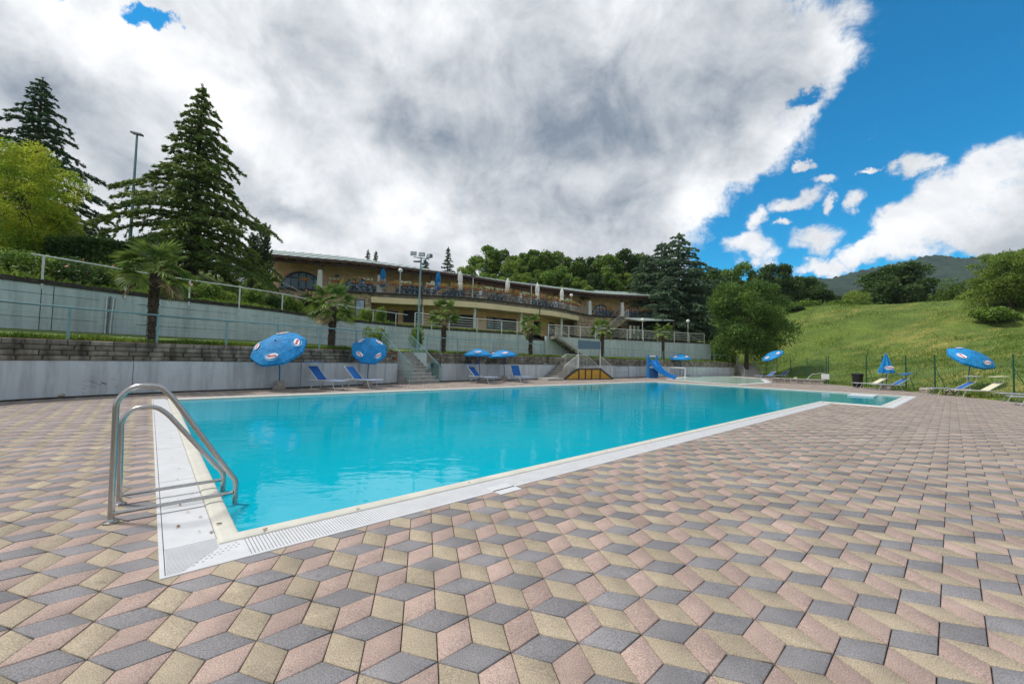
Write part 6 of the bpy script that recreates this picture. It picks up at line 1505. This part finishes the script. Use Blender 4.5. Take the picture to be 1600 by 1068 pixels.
o = link('logo', lgm, t); o.matrix_local = Matrix.Translation((-.12, -.36, zb_ + .38)) @ Matrix.Rotation(-PI * .62, 4, 'Z') @ Matrix.Rotation(R(52), 4, 'Y') @ Matrix.Translation((-RC * .7, 0, -.17))
mb = MB(); mb.lathe((0, 0, 0), [(.30, 0), (.32, .07), (.26, .2), (.14, .28)], 9); mb.build('concrete_base', M['concrete'], t)
for u, v, s, lb in ((88, 621, 1.1, 'brown stone lump against the foot of the wall at the far left'), (469, 603.5, .95, 'spare concrete parasol foot behind the first blue sunbed'), (347, 609, .9, 'dark low concrete block at the wall foot left of the first parasol'),
                    (701, 594.8, .6, 'small pale concrete foot alone by the wall right of the green bin'), (731, 594.2, .85, 'rough concrete foot under the head of the third sunbed'), (752, 594.6, .8, 'rough concrete foot just below the left flat parasol'), (1450, 613.5, 1.15, 'rough stone block under the blue sunbed beside the big right parasol'), (1487, 616, 1.0, 'rough stone block in the shade between blue and cream sunbeds'), (1243, 592.5, .8, 'pale concrete cone behind the low stone wall')):
    p = G2(u, v); mb = MB(); n = 9; s_ = s * .95
    prof = [(.27 * s_, 0), (.29 * s_, .08 * s_), (.22 * s_, .24 * s_), (.12 * s_, .31 * s_)] if 'block' not in lb else [(.33 * s_, 0), (.34 * s_, .2 * s_), (.28 * s_, .27 * s_)]
    mb.lathe((0, 0, 0), prof, n); mb.v = [(a * random.uniform(.9, 1.1), b * random.uniform(.9, 1.1), c * random.uniform(.95, 1.05)) for a, b, c in mb.v]
    o = mb.build('concrete_foot', M['concrete_light' if 'pale' in lb else 'concrete']); o.location = (p[0], p[1], 0); tag(o, lb, 'concrete foot')

# ------------------------------------------------------------------ sunbeds
def sunbed(loc, rz, fabric, label, angle=35, shade=None, shade_tilt=8, Lb=1.92):
    t = thing('sunbed', label, 'sunbed', (loc[0], loc[1], 0), rz, 'sunbeds around the pool'); W = .60; hgt = .37; hx = .62; f = M[fabric]; al = M['alu']     # foot towards -X, head towards +X
    mb = MB(); x0 = -Lb / 2; xh = Lb / 2 - .70; a = R(angle)
    mb.tube(arcpts([(xh, -W / 2, hgt), (x0, -W / 2, hgt), (x0, W / 2, hgt), (xh, W / 2, hgt)], .06, 4), .0165, 8); mb.tube([(xh, -W / 2, hgt), (xh + .42, -W / 2, hgt)], .0165, 8); mb.tube([(xh, W / 2, hgt), (xh + .42, W / 2, hgt)], .0165, 8); mb.build('frame', al, t, smooth=True)
    mb = MB(); mb.hexa([(x0 + .03, -W / 2 + .02, hgt - .006), (xh, -W / 2 + .02, hgt - .006), (xh, W / 2 - .02, hgt - .006), (x0 + .03, W / 2 - .02, hgt - .006)], [(x0 + .03, -W / 2 + .02, hgt + .006), (xh, -W / 2 + .02, hgt + .006), (xh, W / 2 - .02, hgt + .006), (x0 + .03, W / 2 - .02, hgt + .006)]); mb.build('seat_fabric', f, t)
    ex, ez = math.cos(a), math.sin(a); L_ = .74; e = (xh + L_ * ex, hgt + L_ * ez)
    mb = MB(); mb.tube(arcpts([(xh, -W / 2, hgt), (e[0], -W / 2, e[1]), (e[0], W / 2, e[1]), (xh, W / 2, hgt)], .05, 4), .0155, 8); mb.tube([(xh + .38 * ex, -W / 2, hgt + .38 * ez), (xh + .40, -W / 2, hgt)], .009, 6); mb.tube([(xh + .38 * ex, W / 2, hgt + .38 * ez), (xh + .40, W / 2, hgt)], .009, 6); mb.build('backrest_frame', al, t, smooth=True)
    mb = MB(); c = lambda y, k, o: (xh + k * ex - o * ez, y, hgt + k * ez + o * ex); y = W / 2 - .025
    mb.hexa([c(-y, .03, -.006), c(-y, L_ - .03, -.006), c(y, L_ - .03, -.006), c(y, .03, -.006)], [c(-y, .03, .006), c(-y, L_ - .03, .006), c(y, L_ - .03, .006), c(y, .03, .006)]); mb.build('backrest_fabric', f, t)
    for xb, dx in ((x0 + .42, -.16), (xh + .12, .20)):
        for sgy in (-1, 1):
            mb = MB(); mb.tube([(xb, sgy * (W / 2 - .01), hgt), (xb + dx, sgy * (W / 2 - .01), .015)], .015, 7); mb.build('leg', al, t, smooth=True)
        mb = MB(); mb.tube([(xb + dx, -W / 2, .016), (xb + dx, W / 2, .016)], .015, 7); mb.build('foot_bar', al, t, smooth=True)
    if shade:
        q = (e[0] + .10, e[1] + (.30 if angle < 40 else .14))
        mb = MB()
        for sgy in (-1, 1): mb.tube([(e[0] - .05 * ex, sgy * W / 2, e[1] - .05 * ez), (e[0] + .02, sgy * W / 2, e[1] + .10), (q[0] - .08, sgy * W / 2, q[1])], .011, 6)
        mb.build('shade_arm', al, t, smooth=True); st_ = R(shade_tilt)
        mb = MB(); cc = Vector((q[0] - .12, 0, q[1])); u_ = Vector((math.cos(st_), 0, math.sin(st_))) * .26; w__ = Vector((0, W / 2 + .03, 0)); up_ = Vector((0, 0, .022))
        mb.hexa([cc - u_ - w__, cc + u_ - w__, cc + u_ + w__, cc - u_ + w__], [cc - u_ - w__ + up_, cc + u_ - w__ + up_, cc + u_ + w__ + up_, cc - u_ + w__ + up_]); mb.build('sun_shade', M[shade], t)
    return t
def gdir(fu, fv, hu, hv): a, b = Vector(G2(fu, fv)), Vector(G2(hu, hv)); d = b - a; return math.atan2(d.y, d.x)
def place(u, v, az_off, **k): p = G2(u, v); az = math.atan2(p[0], p[1]); return sunbed(p, k.pop('rz', -az + az_off), **k)
place(509, 608.0, PI - .62, Lb=1.72, fabric='blue_mesh', label='blue sunbed with sun shade, nearest the big tilted parasol', angle=48, shade='blue_mesh', shade_tilt=0)
place(565, 605.8, PI - .62, Lb=1.72, fabric='blue_mesh', label='blue sunbed without shade under the round blue parasol', angle=46)
place(752, 598.2, PI - .6, fabric='blue_mesh', label='blue sunbed with small shade under the two flat parasols', angle=46, shade='blue_mesh', shade_tilt=0)
place(811, 596.6, PI - 1.05, fabric='blue_mesh', label='blue sunbed turned towards the pool, right of the flat parasols', angle=62)
place(1196, 592.5, .45, fabric='blue_mesh', label='left blue sunbed of the far pair under the tilted parasol', angle=36)
place(1218, 591.5, .45, fabric='blue_mesh', label='right blue sunbed of the far pair beside the broad tree', angle=42)
place(1359, 607.0, .42, fabric='cream_mesh', label='cream sunbed with cream shade in front of the black bin', angle=34, shade='cream_mesh', Lb=1.9)
place(1390, 609.5, .45, fabric='blue_mesh', label='blue sunbed with tilted blue shade, right of the half-closed parasol', angle=34, shade='blue_mesh', shade_tilt=14)
place(1487, 617.0, .42, fabric='blue_mesh', label='blue sunbed under the large right parasol', angle=34, shade='alu', shade_tilt=4)
place(1527, 620.8, .45, fabric='cream_mesh', label='cream sunbed with raised white shade frame, right of the large parasol', angle=38, shade='cream_mesh', shade_tilt=4)
place(1606, 628.0, .3, fabric='blue_mesh', label='blue sunbed cut by the right picture edge, rear one of the pair', angle=10)
place(1632, 635.0, .3, fabric='blue_mesh', label='blue sunbed cut by the right picture edge, front one of the pair', angle=10)
#PART6
# ------------------------------------------------------------------ trees
def tree(name, label, cat, loc, meshes, s=(1, 1, 1), rz=0.0, group=None, trunk_name='trunk'):
    t = thing(name, label, cat, loc, rz, group); t.scale = s
    for nm, me in meshes: link(nm, me, t)
    return t
def mk_broad(H, Rr, z0, nl, leaf, mat, lobes=26, r0=.22, limbs=9):
    V, F, Lb = broad_crown(H, Rr, z0, nl, leaf, lobes); return [('trunk', trunk_mesh(H, r0, H * .62, Lb, 'trunk', M['bark'], limbs=limbs)), ('crown', npmesh('crown', V, F, M[mat]))]
def mk_con(H, Rr, nb, per, needle, mat, **k):
    V, F, br = conifer(H, Rr, nb, per, needle, **k); return [('trunk', br.mesh('trunk', M['bark'])), ('foliage', npmesh('foliage', V, F, M[mat]))]
def ground_at(p):
    if p.x > 18 and edge_d(np.array([p.x]), np.array([p.y]))[0] > .5: return float(meadow_z(np.array([p.x]), np.array([p.y]))[0])
    return hz(p.x, p.y)
def put(u_base, v_top, Y, mk, H, name, label, cat, group=None, u_top=None, z=None, wx=1.0, rz=0.0):
    """stand a tree at depth Y under photo column u_base so that its top reaches v_top; scaled evenly"""
    q = at(u_base, 500, Y); zb = ground_at(q) if z is None else z; zt = at(u_base, v_top, Y).z; s = (zt - zb) / H
    return tree(name, label, cat, (q.x, q.y, zb), mk, (s * wx, s * wx, s), rz, group)

# the two big cedars at the left and their neighbours
cedA = mk_con(15.0, 6.6, 130, 760, .17, 'leaf_cedar', z0=.05, droop=.40, power=1.05, spread=.26)
put(295, 134, 27, cedA, 15.0, 'cedar_tree', 'large layered green cedar in front of the left end of the building', 'conifer', wx=.98)
cedB = mk_con(16.0, 6.8, 120, 700, .17, 'leaf_cedar_dark', z0=.06, droop=.36, power=.95, spread=.26)
put(38, 122, 30, cedB, 16.0, 'cedar_tree', 'dark green cedar at the left picture edge behind the yellow-green tree', 'conifer', rz=1.0, wx=1.0)
yt = mk_broad(8, 3.4, .1, 42000, .075, 'leaf_yellow', lobes=70, r0=.12, limbs=14)
put(20, 226, 19.5, yt, 8, 'bushy_tree', 'bright yellow-green bushy tree at the left picture edge', 'tree', wx=.88)
put(88, 330, 20.5, yt, 8, 'bushy_tree', 'lower yellow-green bush right of the tallest yellow-green tree', 'shrub', rz=2.0, wx=.9)
cyp = mk_con(7.0, .75, 60, 150, .10, 'leaf_dark', z0=.03, droop=-.9, power=.45, spread=.5)
put(390, 366, 36, cyp, 7, 'cypress', 'slim cypress just left of the building corner', 'conifer', 'slim cypresses'); put(408, 352, 37, cyp, 7, 'cypress', 'taller slim cypress in front of the roof end', 'conifer', 'slim cypresses', rz=2, wx=.8)
FT0 = [mk_broad(12, 4.2, .6, 15000, .15, m, lobes=34, r0=.22) for m in ('leaf_mid', 'leaf_dark', 'leaf_mid', 'leaf_dark')]
# hedge and shrubs on the slope
def blob_bush(w, d, h, nl, leaf, mat, seedn=9, flowers=None, nf=0):
    P = []
    for k in range(seedn):
        c = np.array([rng.uniform(-.5, .5) * w * .7, rng.uniform(-.5, .5) * d * .7, h * rng.uniform(.35, .7)]); n = nl // seedn; u = rand_unit(n); P.append(c + u * np.array([w * .26, d * .28, h * .36]) * (1 - .4 * rng.random(n)[:, None] ** 2))
    P = np.vstack(P); P = P[P[:, 2] > 0]; s = leaf * rng.uniform(.6, 1.3, len(P)); V, F = leaf_quads(P, s, s * .6, up=.5); mi = np.zeros(len(F), np.int32); mats = [M[mat]]
    if flowers:
        c = P[rng.integers(0, len(P), nf)] * np.array([1.05, 1.05, 1.1]); V2, F2 = [], []
        A, B = leaf_quads(np.repeat(c, 4, 0) + rng.normal(0, .03, (nf * 4, 3)), .055, .05); V, F = merge([(V, F), (A, B)]); mi = np.r_[mi, np.ones(len(B), np.int32)]; mats.append(M[flowers])
    return npmesh('foliage', V, F, mats, mi=mi)
def bush_at(u, v_top, Y, w, nl, leaf, mat, label, name='shrub', h=None, flowers=None, nf=0, cat='shrub', d=None, z=None, group=None):
    q = at(u, 500, Y); zb = ground_at(q) if z is None else z; hh_ = (at(u, v_top, Y).z - zb) if h is None else h; me = blob_bush(w, d or w, max(.4, hh_ * 1.05), nl, leaf, mat, flowers=flowers, nf=nf)
    t = thing(name, label, cat, (q.x, q.y, zb), 0, group); link('foliage', me, t); mb = MB(); mb.tube([(0, 0, -.1), (0.02, 0, hh_ * .6)], [.04, .015], 5); mb.build('stem', M['bark'], t); return t
for i, (u, vt, Y, k) in enumerate(((20, 372, 33, 3), (75, 368, 35, 3), (125, 362, 34, 0), (165, 372, 36, 3), (215, 378, 38, 3), (350, 392, 38, 3), (255, 385, 40, 0), (385, 400, 41, 3), (310, 396, 37, 0), (432, 396, 62, 1))):
    put(u, vt, Y, FT0[k], 12.3, 'broadleaf_tree', 'background tree behind the %s, %s of the row' % ('layered cedar' if u > 180 else 'hedge and roses', ORD[i]), 'tree', 'trees behind the hedge and cedar', rz=i * 1.9, wx=1.15)
hd = thing('hedge', 'clipped dark green hedge behind the roses, left of the layered cedar', 'hedge', (-22, 21.5, 5))
pts_h = [at(88, 400, 19.5), at(150, 405, 20.5), at(212, 405, 22)]
P = []
for a, b in zip(pts_h[:-1], pts_h[1:]):
    n = 9000; t_ = rng.random(n); A = np.array(a); B = np.array(b); c = A + (B - A) * t_[:, None]; f = rng.integers(0, 3, n); o = np.c_[rng.uniform(-.5, .5, n), rng.uniform(-.5, .5, n), rng.uniform(0, 1, n)]
    o[:, 1] = np.where(f == 0, -.5, o[:, 1]); o[:, 2] = np.where(f == 1, 1, o[:, 2]); o += rng.normal(0, .04, o.shape)
    ground = 4.6; top = np.interp(c[:, 0], [pts_h[0].x, pts_h[-1].x], [at(88, 377, 19.5).z, at(212, 386, 22).z]); P.append(np.c_[c[:, 0] + o[:, 0] * .3, c[:, 1] + o[:, 1] * 1.0, ground + (top - ground) * o[:, 2]])
P = np.vstack(P); V, F = leaf_quads(P, .06 * rng.uniform(.6, 1.3, len(P)), .04, up=.4); keep(link('foliage', npmesh('foliage', V, F, M['hedge'])), hd)
a, b, c = pts_h; mb = MB(); mb.bar((a.x, a.y, 4.9), (c.x, c.y, 4.9), .7, 1.3); keep(mb.build('branches', M['bark']), hd)
for u, vt, Y, w, mat, lb, fl in ((32, 400, 15.4, 2.6, 'leaf_mid', 'leafy green bush below the yellow-green tree by the wall top', None), (110, 405, 16.0, 2.2, 'leaf_dark', 'rose bush with a few pink blooms on the slope below the hedge', 'pink_flower'), (150, 416, 17.0, 1.7, 'leaf_mid', 'small green rose bush right of the pink-flowered one', 'pink_flower'),
                                  (176, 432, 17.2, 1.0, 'leaf_light', 'pale spiky plant left of the tallest palm at the wall top', None), (323, 442, 20.2, 1.1, 'leaf_mid', 'round young shrub right of the tallest palm, behind the fence', None), (397, 452, 23.0, 1.0, 'leaf_mid', 'round shrub on the slope left of the second palm', None), (447, 462, 25.0, .9, 'leaf_mid', 'small dark shrub close to the fence, left of the rose bush', None),
                                  (541, 476, 28.6, 1.0, 'leaf_mid', 'small shrub in front of the stone wall, right of the second palm', None), (571, 482, 30, .9, 'leaf_light', 'light green shrub below the narrow window of the stone wall', None), (592, 480, 31.5, 1.0, 'leaf_mid', 'shrub left of the dark door of the building', None), (592, 512, 23.4, 1.3, 'palm_leaf', 'spiky yellow-green yucca behind the round parasol', None)):
    bush_at(u, vt, Y, w, 2600, .055, mat, lb, flowers=fl, nf=14 if fl else 0, z=(1.7 if u == 592 and Y < 25 else None))
for i, (u, vt, Y, w, mat, lb, fl) in enumerate(((8, 408, 14.8, 2.4, 'leaf_light', 'pale leafy bush at the very left above the wall', None), (62, 402, 16.6, 2.0, 'leaf_mid', 'dense green bush behind the first fence post', None), (84, 412, 15.8, 1.3, 'leaf_light', 'small light plant right of the first fence post', None), (131, 414, 17.6, 1.5, 'leaf_dark', 'dark green rose bush between the two pink-flowered ones', None),
    (196, 426, 18.6, 1.4, 'leaf_mid', 'leafy shrub directly behind the tallest palm crown', None), (262, 440, 18.6, 1.1, 'leaf_light', 'light shrub seen through the hanging fronds of the tallest palm', None), (292, 446, 19.4, 1.0, 'leaf_mid', 'low shrub at the fourth fence post', 'pink_flower'), (352, 456, 21.5, .8, 'leaf_light', 'tuft of pale leaves below the layered cedar', None),
    (424, 462, 24, .9, 'leaf_dark', 'low dark shrub between the cedar and the second palm', None), (465, 470, 26, .9, 'leaf_light', 'light shrub left of the second palm crown', None), (28, 425, 15.0, 1.8, 'leaf_dark', 'dark undergrowth bush at the foot of the yellow-green tree', None))): bush_at(u, vt, Y, w, 2400, .055, mat, lb, flowers=fl, nf=16 if fl else 0)
wd_ = ['dense', 'loose', 'rounded', 'spreading', 'upright', 'low', 'leafy', 'twiggy', 'broad']
for i, u in enumerate(range(4, 196, 22)): bush_at(u, (396, 402, 398, 408, 404, 412, 414, 420, 424)[i], 14.9 + i * .32, (2.1, 1.8, 1.9, 1.6, 1.7, 1.5, 1.5, 1.3, 1.2)[i], 4200, .055, ('leaf_mid', 'leaf_dark', 'leaf_light')[i % 3], '%s %s shrub above the upper wall, %s from the left edge' % (wd_[i], ('green', 'dark', 'pale green')[i % 3], ORD[i]), flowers='pink_flower' if i in (4, 6) else None, nf=12)
bush_at(487, 449, 33.5, 1.4, 2600, .07, 'leaf_dark', 'rose bush covered in pink blooms beside the balcony stairs', flowers='pink_flower', nf=80, h=1.5)
bush_at(655, 517, 24.0, 1.0, 1800, .06, 'leaf_mid', 'climbing green plant at the foot of the floodlight mast', name='climber', h=1.5, z=1.7)
# forest behind the building
FT = [mk_broad(12, 4.2, 2.0, 15000, .19, m, lobes=30, r0=.22) for m in ('leaf_mid', 'leaf_light', 'leaf_mid', 'leaf_dark')]
spruce = mk_con(14, 3.0, 70, 130, .26, 'leaf_cedar_dark', z0=.12, droop=.2, spread=.35)
fdat = [(728, 412, 66, 1, 'light green tree rising just above the roof, leftmost of the wood'), (752, 396, 70, 1, 'bright green tree left of the second white parasol'), (772, 383, 72, 0, 'tall airy tree behind the second white parasol'), (802, 402, 68, 1, 'rounded light tree between the tall airy tree and the broad crown'), (826, 386, 72, 0, 'broad green crown behind the third white parasol'),
        (858, 388, 74, 2, 'tall mid-green tree behind the rightmost white parasol'), (890, 402, 72, 0, 'narrow tree with open crown above the curved balcony end'), (880, 425, 64, 1, 'lower light green tree just behind the roof'), (918, 398, 74, 3, 'dark tree in the middle of the wood'), (946, 394, 72, 2, 'dense round tree behind the right roof end'), (975, 391, 74, 3, 'dense dark tree left of the blue-green cedars'),
        (1000, 397, 76, 2, 'mid-green tree just left of the blue-green cedars'), (930, 425, 66, 3, 'lower dark tree behind the right part of the roof'), (845, 420, 66, 0, 'lower mid-green tree behind the middle of the roof'), (1100, 420, 86, 3, 'dark tree between the cedars and the broad tree'), (1150, 410, 95, 2, 'tree with open dark top above the broad tree'), (1128, 426, 90, 3, 'low dark tree left of the open-topped tree'), (790, 425, 64, 3, 'lower dark tree behind the roof left of the middle')]
for i, (u, vt, Y, k, lb) in enumerate(fdat): put(u, vt, Y, FT[k], 12.3, 'broadleaf_tree', lb, 'tree', 'trees of the wood behind the building', rz=i * 1.7, z=8.0 if u < 1050 else 4.0, wx=random.uniform(.75, .98))
for i, (u, vt, Y, k) in enumerate(((738, 428, 60, 1), (765, 424, 61, 0), (815, 424, 62, 1), (870, 416, 63, 0), (905, 432, 62, 1), (955, 424, 68, 2), (985, 420, 70, 1), (1012, 432, 72, 0), (845, 400, 78, 2), (700, 424, 68, 0), (812, 395, 79, 1), (925, 402, 80, 0))):
    put(u, vt, Y, FT[k], 12.3, 'broadleaf_tree', 'lower filling tree of the wood behind the roof, %s of these from the left' % (['first', 'second', 'fourth', 'sixth', 'seventh', 'ninth', 'tenth', 'eleventh', 'fifth', 'very first', 'third', 'eighth'][i]), 'tree', 'trees of the wood behind the building', rz=i * 2.3 + .5, z=7.0, wx=1.05)
put(697, 387, 62, spruce, 14, 'spruce_tree', 'dark pointed spruce above the roof right of the floodlight mast', 'conifer', wx=.8)
put(571, 391, 52, spruce, 14, 'spruce_tree', 'pointed conifer top peeking over the roof, leftmost pair', 'conifer', rz=2, wx=.7); put(583, 393, 52.5, spruce, 14, 'spruce_tree', 'second pointed conifer top peeking over the roof', 'conifer', rz=4, wx=.7)
put(662, 406, 56, spruce, 14, 'spruce_tree', 'dark conifer top just behind the floodlights', 'conifer', rz=1, wx=1.1); put(757, 405, 64, spruce, 14, 'spruce_tree', 'small dark conifer among the light trees', 'conifer', rz=3, wx=.7)
# blue-green cedars right of the building
cedC = mk_con(15, 6.6, 92, 560, .22, 'leaf_cedar_blue', z0=.04, droop=.34, power=.62, spread=.34)
for u, vt, Y, wx, lb in ((1060, 364, 60, 1.0, 'tallest blue-green cedar right of the building'), (1033, 378, 63, .95, 'second blue-green cedar, behind and left of the tallest'), (1010, 398, 62, .9, 'lower blue-green cedar right above the roof end'), (1085, 410, 61, .9, 'short blue-green cedar in front, right of the tallest'), (1040, 430, 57.5, 1.0, 'low spreading cedar beside the balcony end')):
    put(u, vt, Y, cedC, 15, 'cedar_tree', lb, 'conifer', 'blue-green cedars', rz=u * .1, z=4.5, wx=wx)
# the broad tree at the end of the wall
bt_ = mk_broad(11, 4.7, 2.3, 62000, .105, 'leaf_broad', lobes=52, r0=.26, limbs=18)
put(1166, 437, 50, bt_, 11.2, 'broad_tree', 'broad round green tree with dark trunk at the right end of the walls', 'tree', z=.3, wx=.90)
for u, vt, Y, w, m_, lb in ((1120, 536, 53.5, 2.6, 'leaf_mid', 'green shrub beside the end of the upper wall'), (1138, 548, 55, 2.2, 'leaf_light', 'light shrub behind the garden steps'), (1112, 505, 60, 4, 'leaf_dark', 'dark shrub mass behind the upper wall end')): bush_at(u, vt, Y, w, 2600, .10, m_, lb, z=1.0)
# trees and bushes along the meadow crest
MT = [mk_broad(9, 5.0, .7, 20000, .19, m, lobes=40, r0=.25) for m in ('leaf_dark', 'leaf_dark')]
put(1212, 412, 82, MT[0], 9.2, 'round_tree', 'dense dark round tree on the left of the meadow crest', 'tree', rz=.3); put(1258, 432, 84, MT[0], 9.2, 'round_tree', 'dark tree stepping down right of the dense round one', 'tree', rz=2.1, wx=1.0)
put(1400, 412, 80, MT[1], 9.2, 'round_tree', 'wide dark green tree standing alone in the middle of the crest', 'tree', rz=1.2, wx=1.22)
put(1372, 436, 81, MT[0], 9.2, 'round_tree', 'smaller lobe tree attached left of the wide crest tree', 'tree', rz=4, wx=1.1); put(1288, 452, 82, MT[1], 9.2, 'round_tree', 'low dark tree between the round trees and the bushes', 'tree', rz=3)
rt = mk_broad(10, 5.0, 1.0, 36000, .13, 'leaf_light', lobes=46, r0=.22, limbs=16)
put(1580, 388, 52, rt, 10.2, 'light_tree', 'light green tree at the right picture edge with a dark patch of shade', 'tree'); put(1652, 372, 50, rt, 10.2, 'light_tree', 'light green tree mostly outside the right picture edge', 'tree', rz=2.2)
for u, vt, Y, w, m_, lb in ((1312, 468, 76, 3.6, 'leaf_mid', 'grey-green bush on the crest, left of the lone tree'), (1332, 452, 78, 5, 'leaf_light', 'bright rounded bush on the crest left of the wide tree'), (1350, 470, 75, 3.5, 'leaf_mid', 'low bush touching the wide crest tree'), (1478, 462, 72, 4.5, 'leaf_mid', 'low pale bush on the crest right of the wide tree'), (1505, 437, 70, 5.5, 'leaf_mid', 'round bush between the wide tree and the light green tree'), (1530, 455, 62, 4.5, 'leaf_light', 'bright bush left of the light green tree'), (1558, 480, 50, 4, 'leaf_mid', 'low bush in front of the light green tree'), (1268, 470, 76, 4, 'leaf_mid', 'low bush at the left of the meadow crest'), (1236, 478, 74, 3.4, 'leaf_dark', 'dark low bush at the far left of the meadow')):
    bush_at(u, vt, Y, w, 4200, .16, m_, lb, name='bush')
# shadowy bush row under the far trees hides nothing but belongs to the crest
n = 260; U = rng.uniform(1180, 1640, n); P = []
for u in U:
    Y = rng.uniform(74, 84); q = at(u, 480, Y); z = ground_at(q); k = 60; d = rand_unit(k) * np.array([1.3, 1.3, rng.uniform(.6, 1.5)]); d[:, 2] = np.abs(d[:, 2]); P.append(np.array([q.x, q.y, z]) + d)
P = np.vstack(P); V, F = leaf_quads(P, .17 * rng.uniform(.6, 1.3, len(P)), .11, up=.4); stuff(tag(link('undergrowth', npmesh('undergrowth', V, F, M['leaf_mid'])), 'low tangled undergrowth along the top of the meadow', 'undergrowth'))
# far wood beyond the crest
P = []
for k in range(420):
    X = rng.uniform(-60, 330); Y = rng.uniform(125, 240) if X < 30 else rng.uniform(140, 300); k_ = 46; s = rng.uniform(3.0, 5.0); d = rand_unit(k_) * s * np.array([1, 1, .9]); P.append(np.array([X, Y, (9.5 if X < 40 else 5) + rng.uniform(0, 4) + (Y - 120) * .035]) + d)
P = np.vstack(P); V, F = leaf_quads(P, .95 * rng.uniform(.6, 1.3, len(P)), .6, up=.3); stuff(tag(link('distant_wood', npmesh('distant_wood', V, F, M['leaf_dark'])), 'continuous distant wood between the meadow crest and the mountain', 'wood'))

# ------------------------------------------------------------------ masts
q = at(652.5, 545, 23.2); fm = thing('floodlight_mast', 'slim grey mast with a cluster of floodlights in front of the balcony', 'mast', (q.x, q.y, 1.7)); zt = at(653, 402, q.y).z - 1.7
mb = MB(); mb.tube([(0, 0, 0), (0, 0, zt * .5), (.02, 0, zt)], [.065, .055, .04], 10); mb.build('pole', M['teal_rail'], fm, smooth=True)
mb = MB(); mb.tube([(-.42, 0, zt + .02), (.5, 0, zt - .1)], .025, 6); mb.tube([(0, -.35, zt - .28), (0, .35, zt - .28)], .025, 6); mb.build('cross_arm', M['teal_rail'], fm)
for x, y, z, rz in ((-.42, -.02, zt + .20, .1), (.06, -.02, zt + .16, 0), (.50, -.02, zt + .08, -.7), (-.10, -.3, zt - .34, 0), (.22, .25, zt - .34, .3)):
    mb = MB(); cs, sn = math.cos(rz), math.sin(rz)
    def Q(a, b, c): return (x + a * cs - b * sn, y + a * sn + b * cs, z + c)
    if z > zt: mb.hexa([Q(-.17, -.10, -.13), Q(.17, -.10, -.13), Q(.15, .12, -.08), Q(-.15, .12, -.08)], [Q(-.17, -.06, .12), Q(.17, -.06, .12), Q(.15, .12, .10), Q(-.15, .12, .10)])
    else: mb.hexa([Q(-.22, -.12, -.03), Q(.22, -.12, -.03), Q(.2, .12, .0), Q(-.2, .12, .0)], [Q(-.22, -.12, .04), Q(.22, -.12, .04), Q(.2, .12, .07), Q(-.2, .12, .07)])
    o = mb.build('floodlight', M['lampbody'], fm)
    mb = MB(); mb.hexa([Q(-.15, -.115, -.11), Q(.15, -.115, -.11), Q(.15, -.10, -.11), Q(-.15, -.10, -.11)], [Q(-.15, -.075, .10), Q(.15, -.075, .10), Q(.15, -.06, .10), Q(-.15, -.06, .10)]) if z > zt else mb.hexa([Q(-.19, -.1, -.04), Q(.19, -.1, -.04), Q(.19, .1, -.01), Q(-.19, .1, -.01)], [Q(-.19, -.1, -.03), Q(.19, -.1, -.03), Q(.19, .1, 0), Q(-.19, .1, 0)])
    g = mb.build('lens', M['lampglass']); g.parent = o
q = at(203, 380, 25.5); zb = ground_at(q); zt = at(204, 208, 25.5).z - zb; lm = thing('lamp_post', 'tall thin lamp post with a flat dark head left of the layered cedar', 'lamp post', (q.x, q.y, zb))
mb = MB(); mb.tube([(0, 0, 0), (0, 0, zt)], [.10, .055], 10); mb.build('pole', M['teal_rail'], lm, smooth=True)
mb = MB(); mb.hexa([(-.35, -.15, zt - .02), (.32, -.15, zt - .16), (.32, .15, zt - .16), (-.35, .15, zt - .02)], [(-.35, -.12, zt + .10), (.32, -.12, zt - .05), (.32, .12, zt - .05), (-.35, .12, zt + .10)]); mb.build('lamp_head', M['lampbody'], lm)

# ------------------------------------------------------------------ thin summer haze
hm = D.materials.new('haze'); hm.use_nodes = True; N, L = nodes_of(hm); N.clear(); out = N.new('ShaderNodeOutputMaterial'); pv = N.new('ShaderNodeVolumePrincipled')
pv.inputs['Color'].default_value = (.72, .84, 1.0, 1); pv.inputs['Density'].default_value = .00011; pv.inputs['Anisotropy'].default_value = .2; L.new(pv.outputs[0], out.inputs['Volume'])
mb = MB(); mb.box((60, 420, 88), (1900, 1100, 183)); stuff(mb.build('haze', hm))
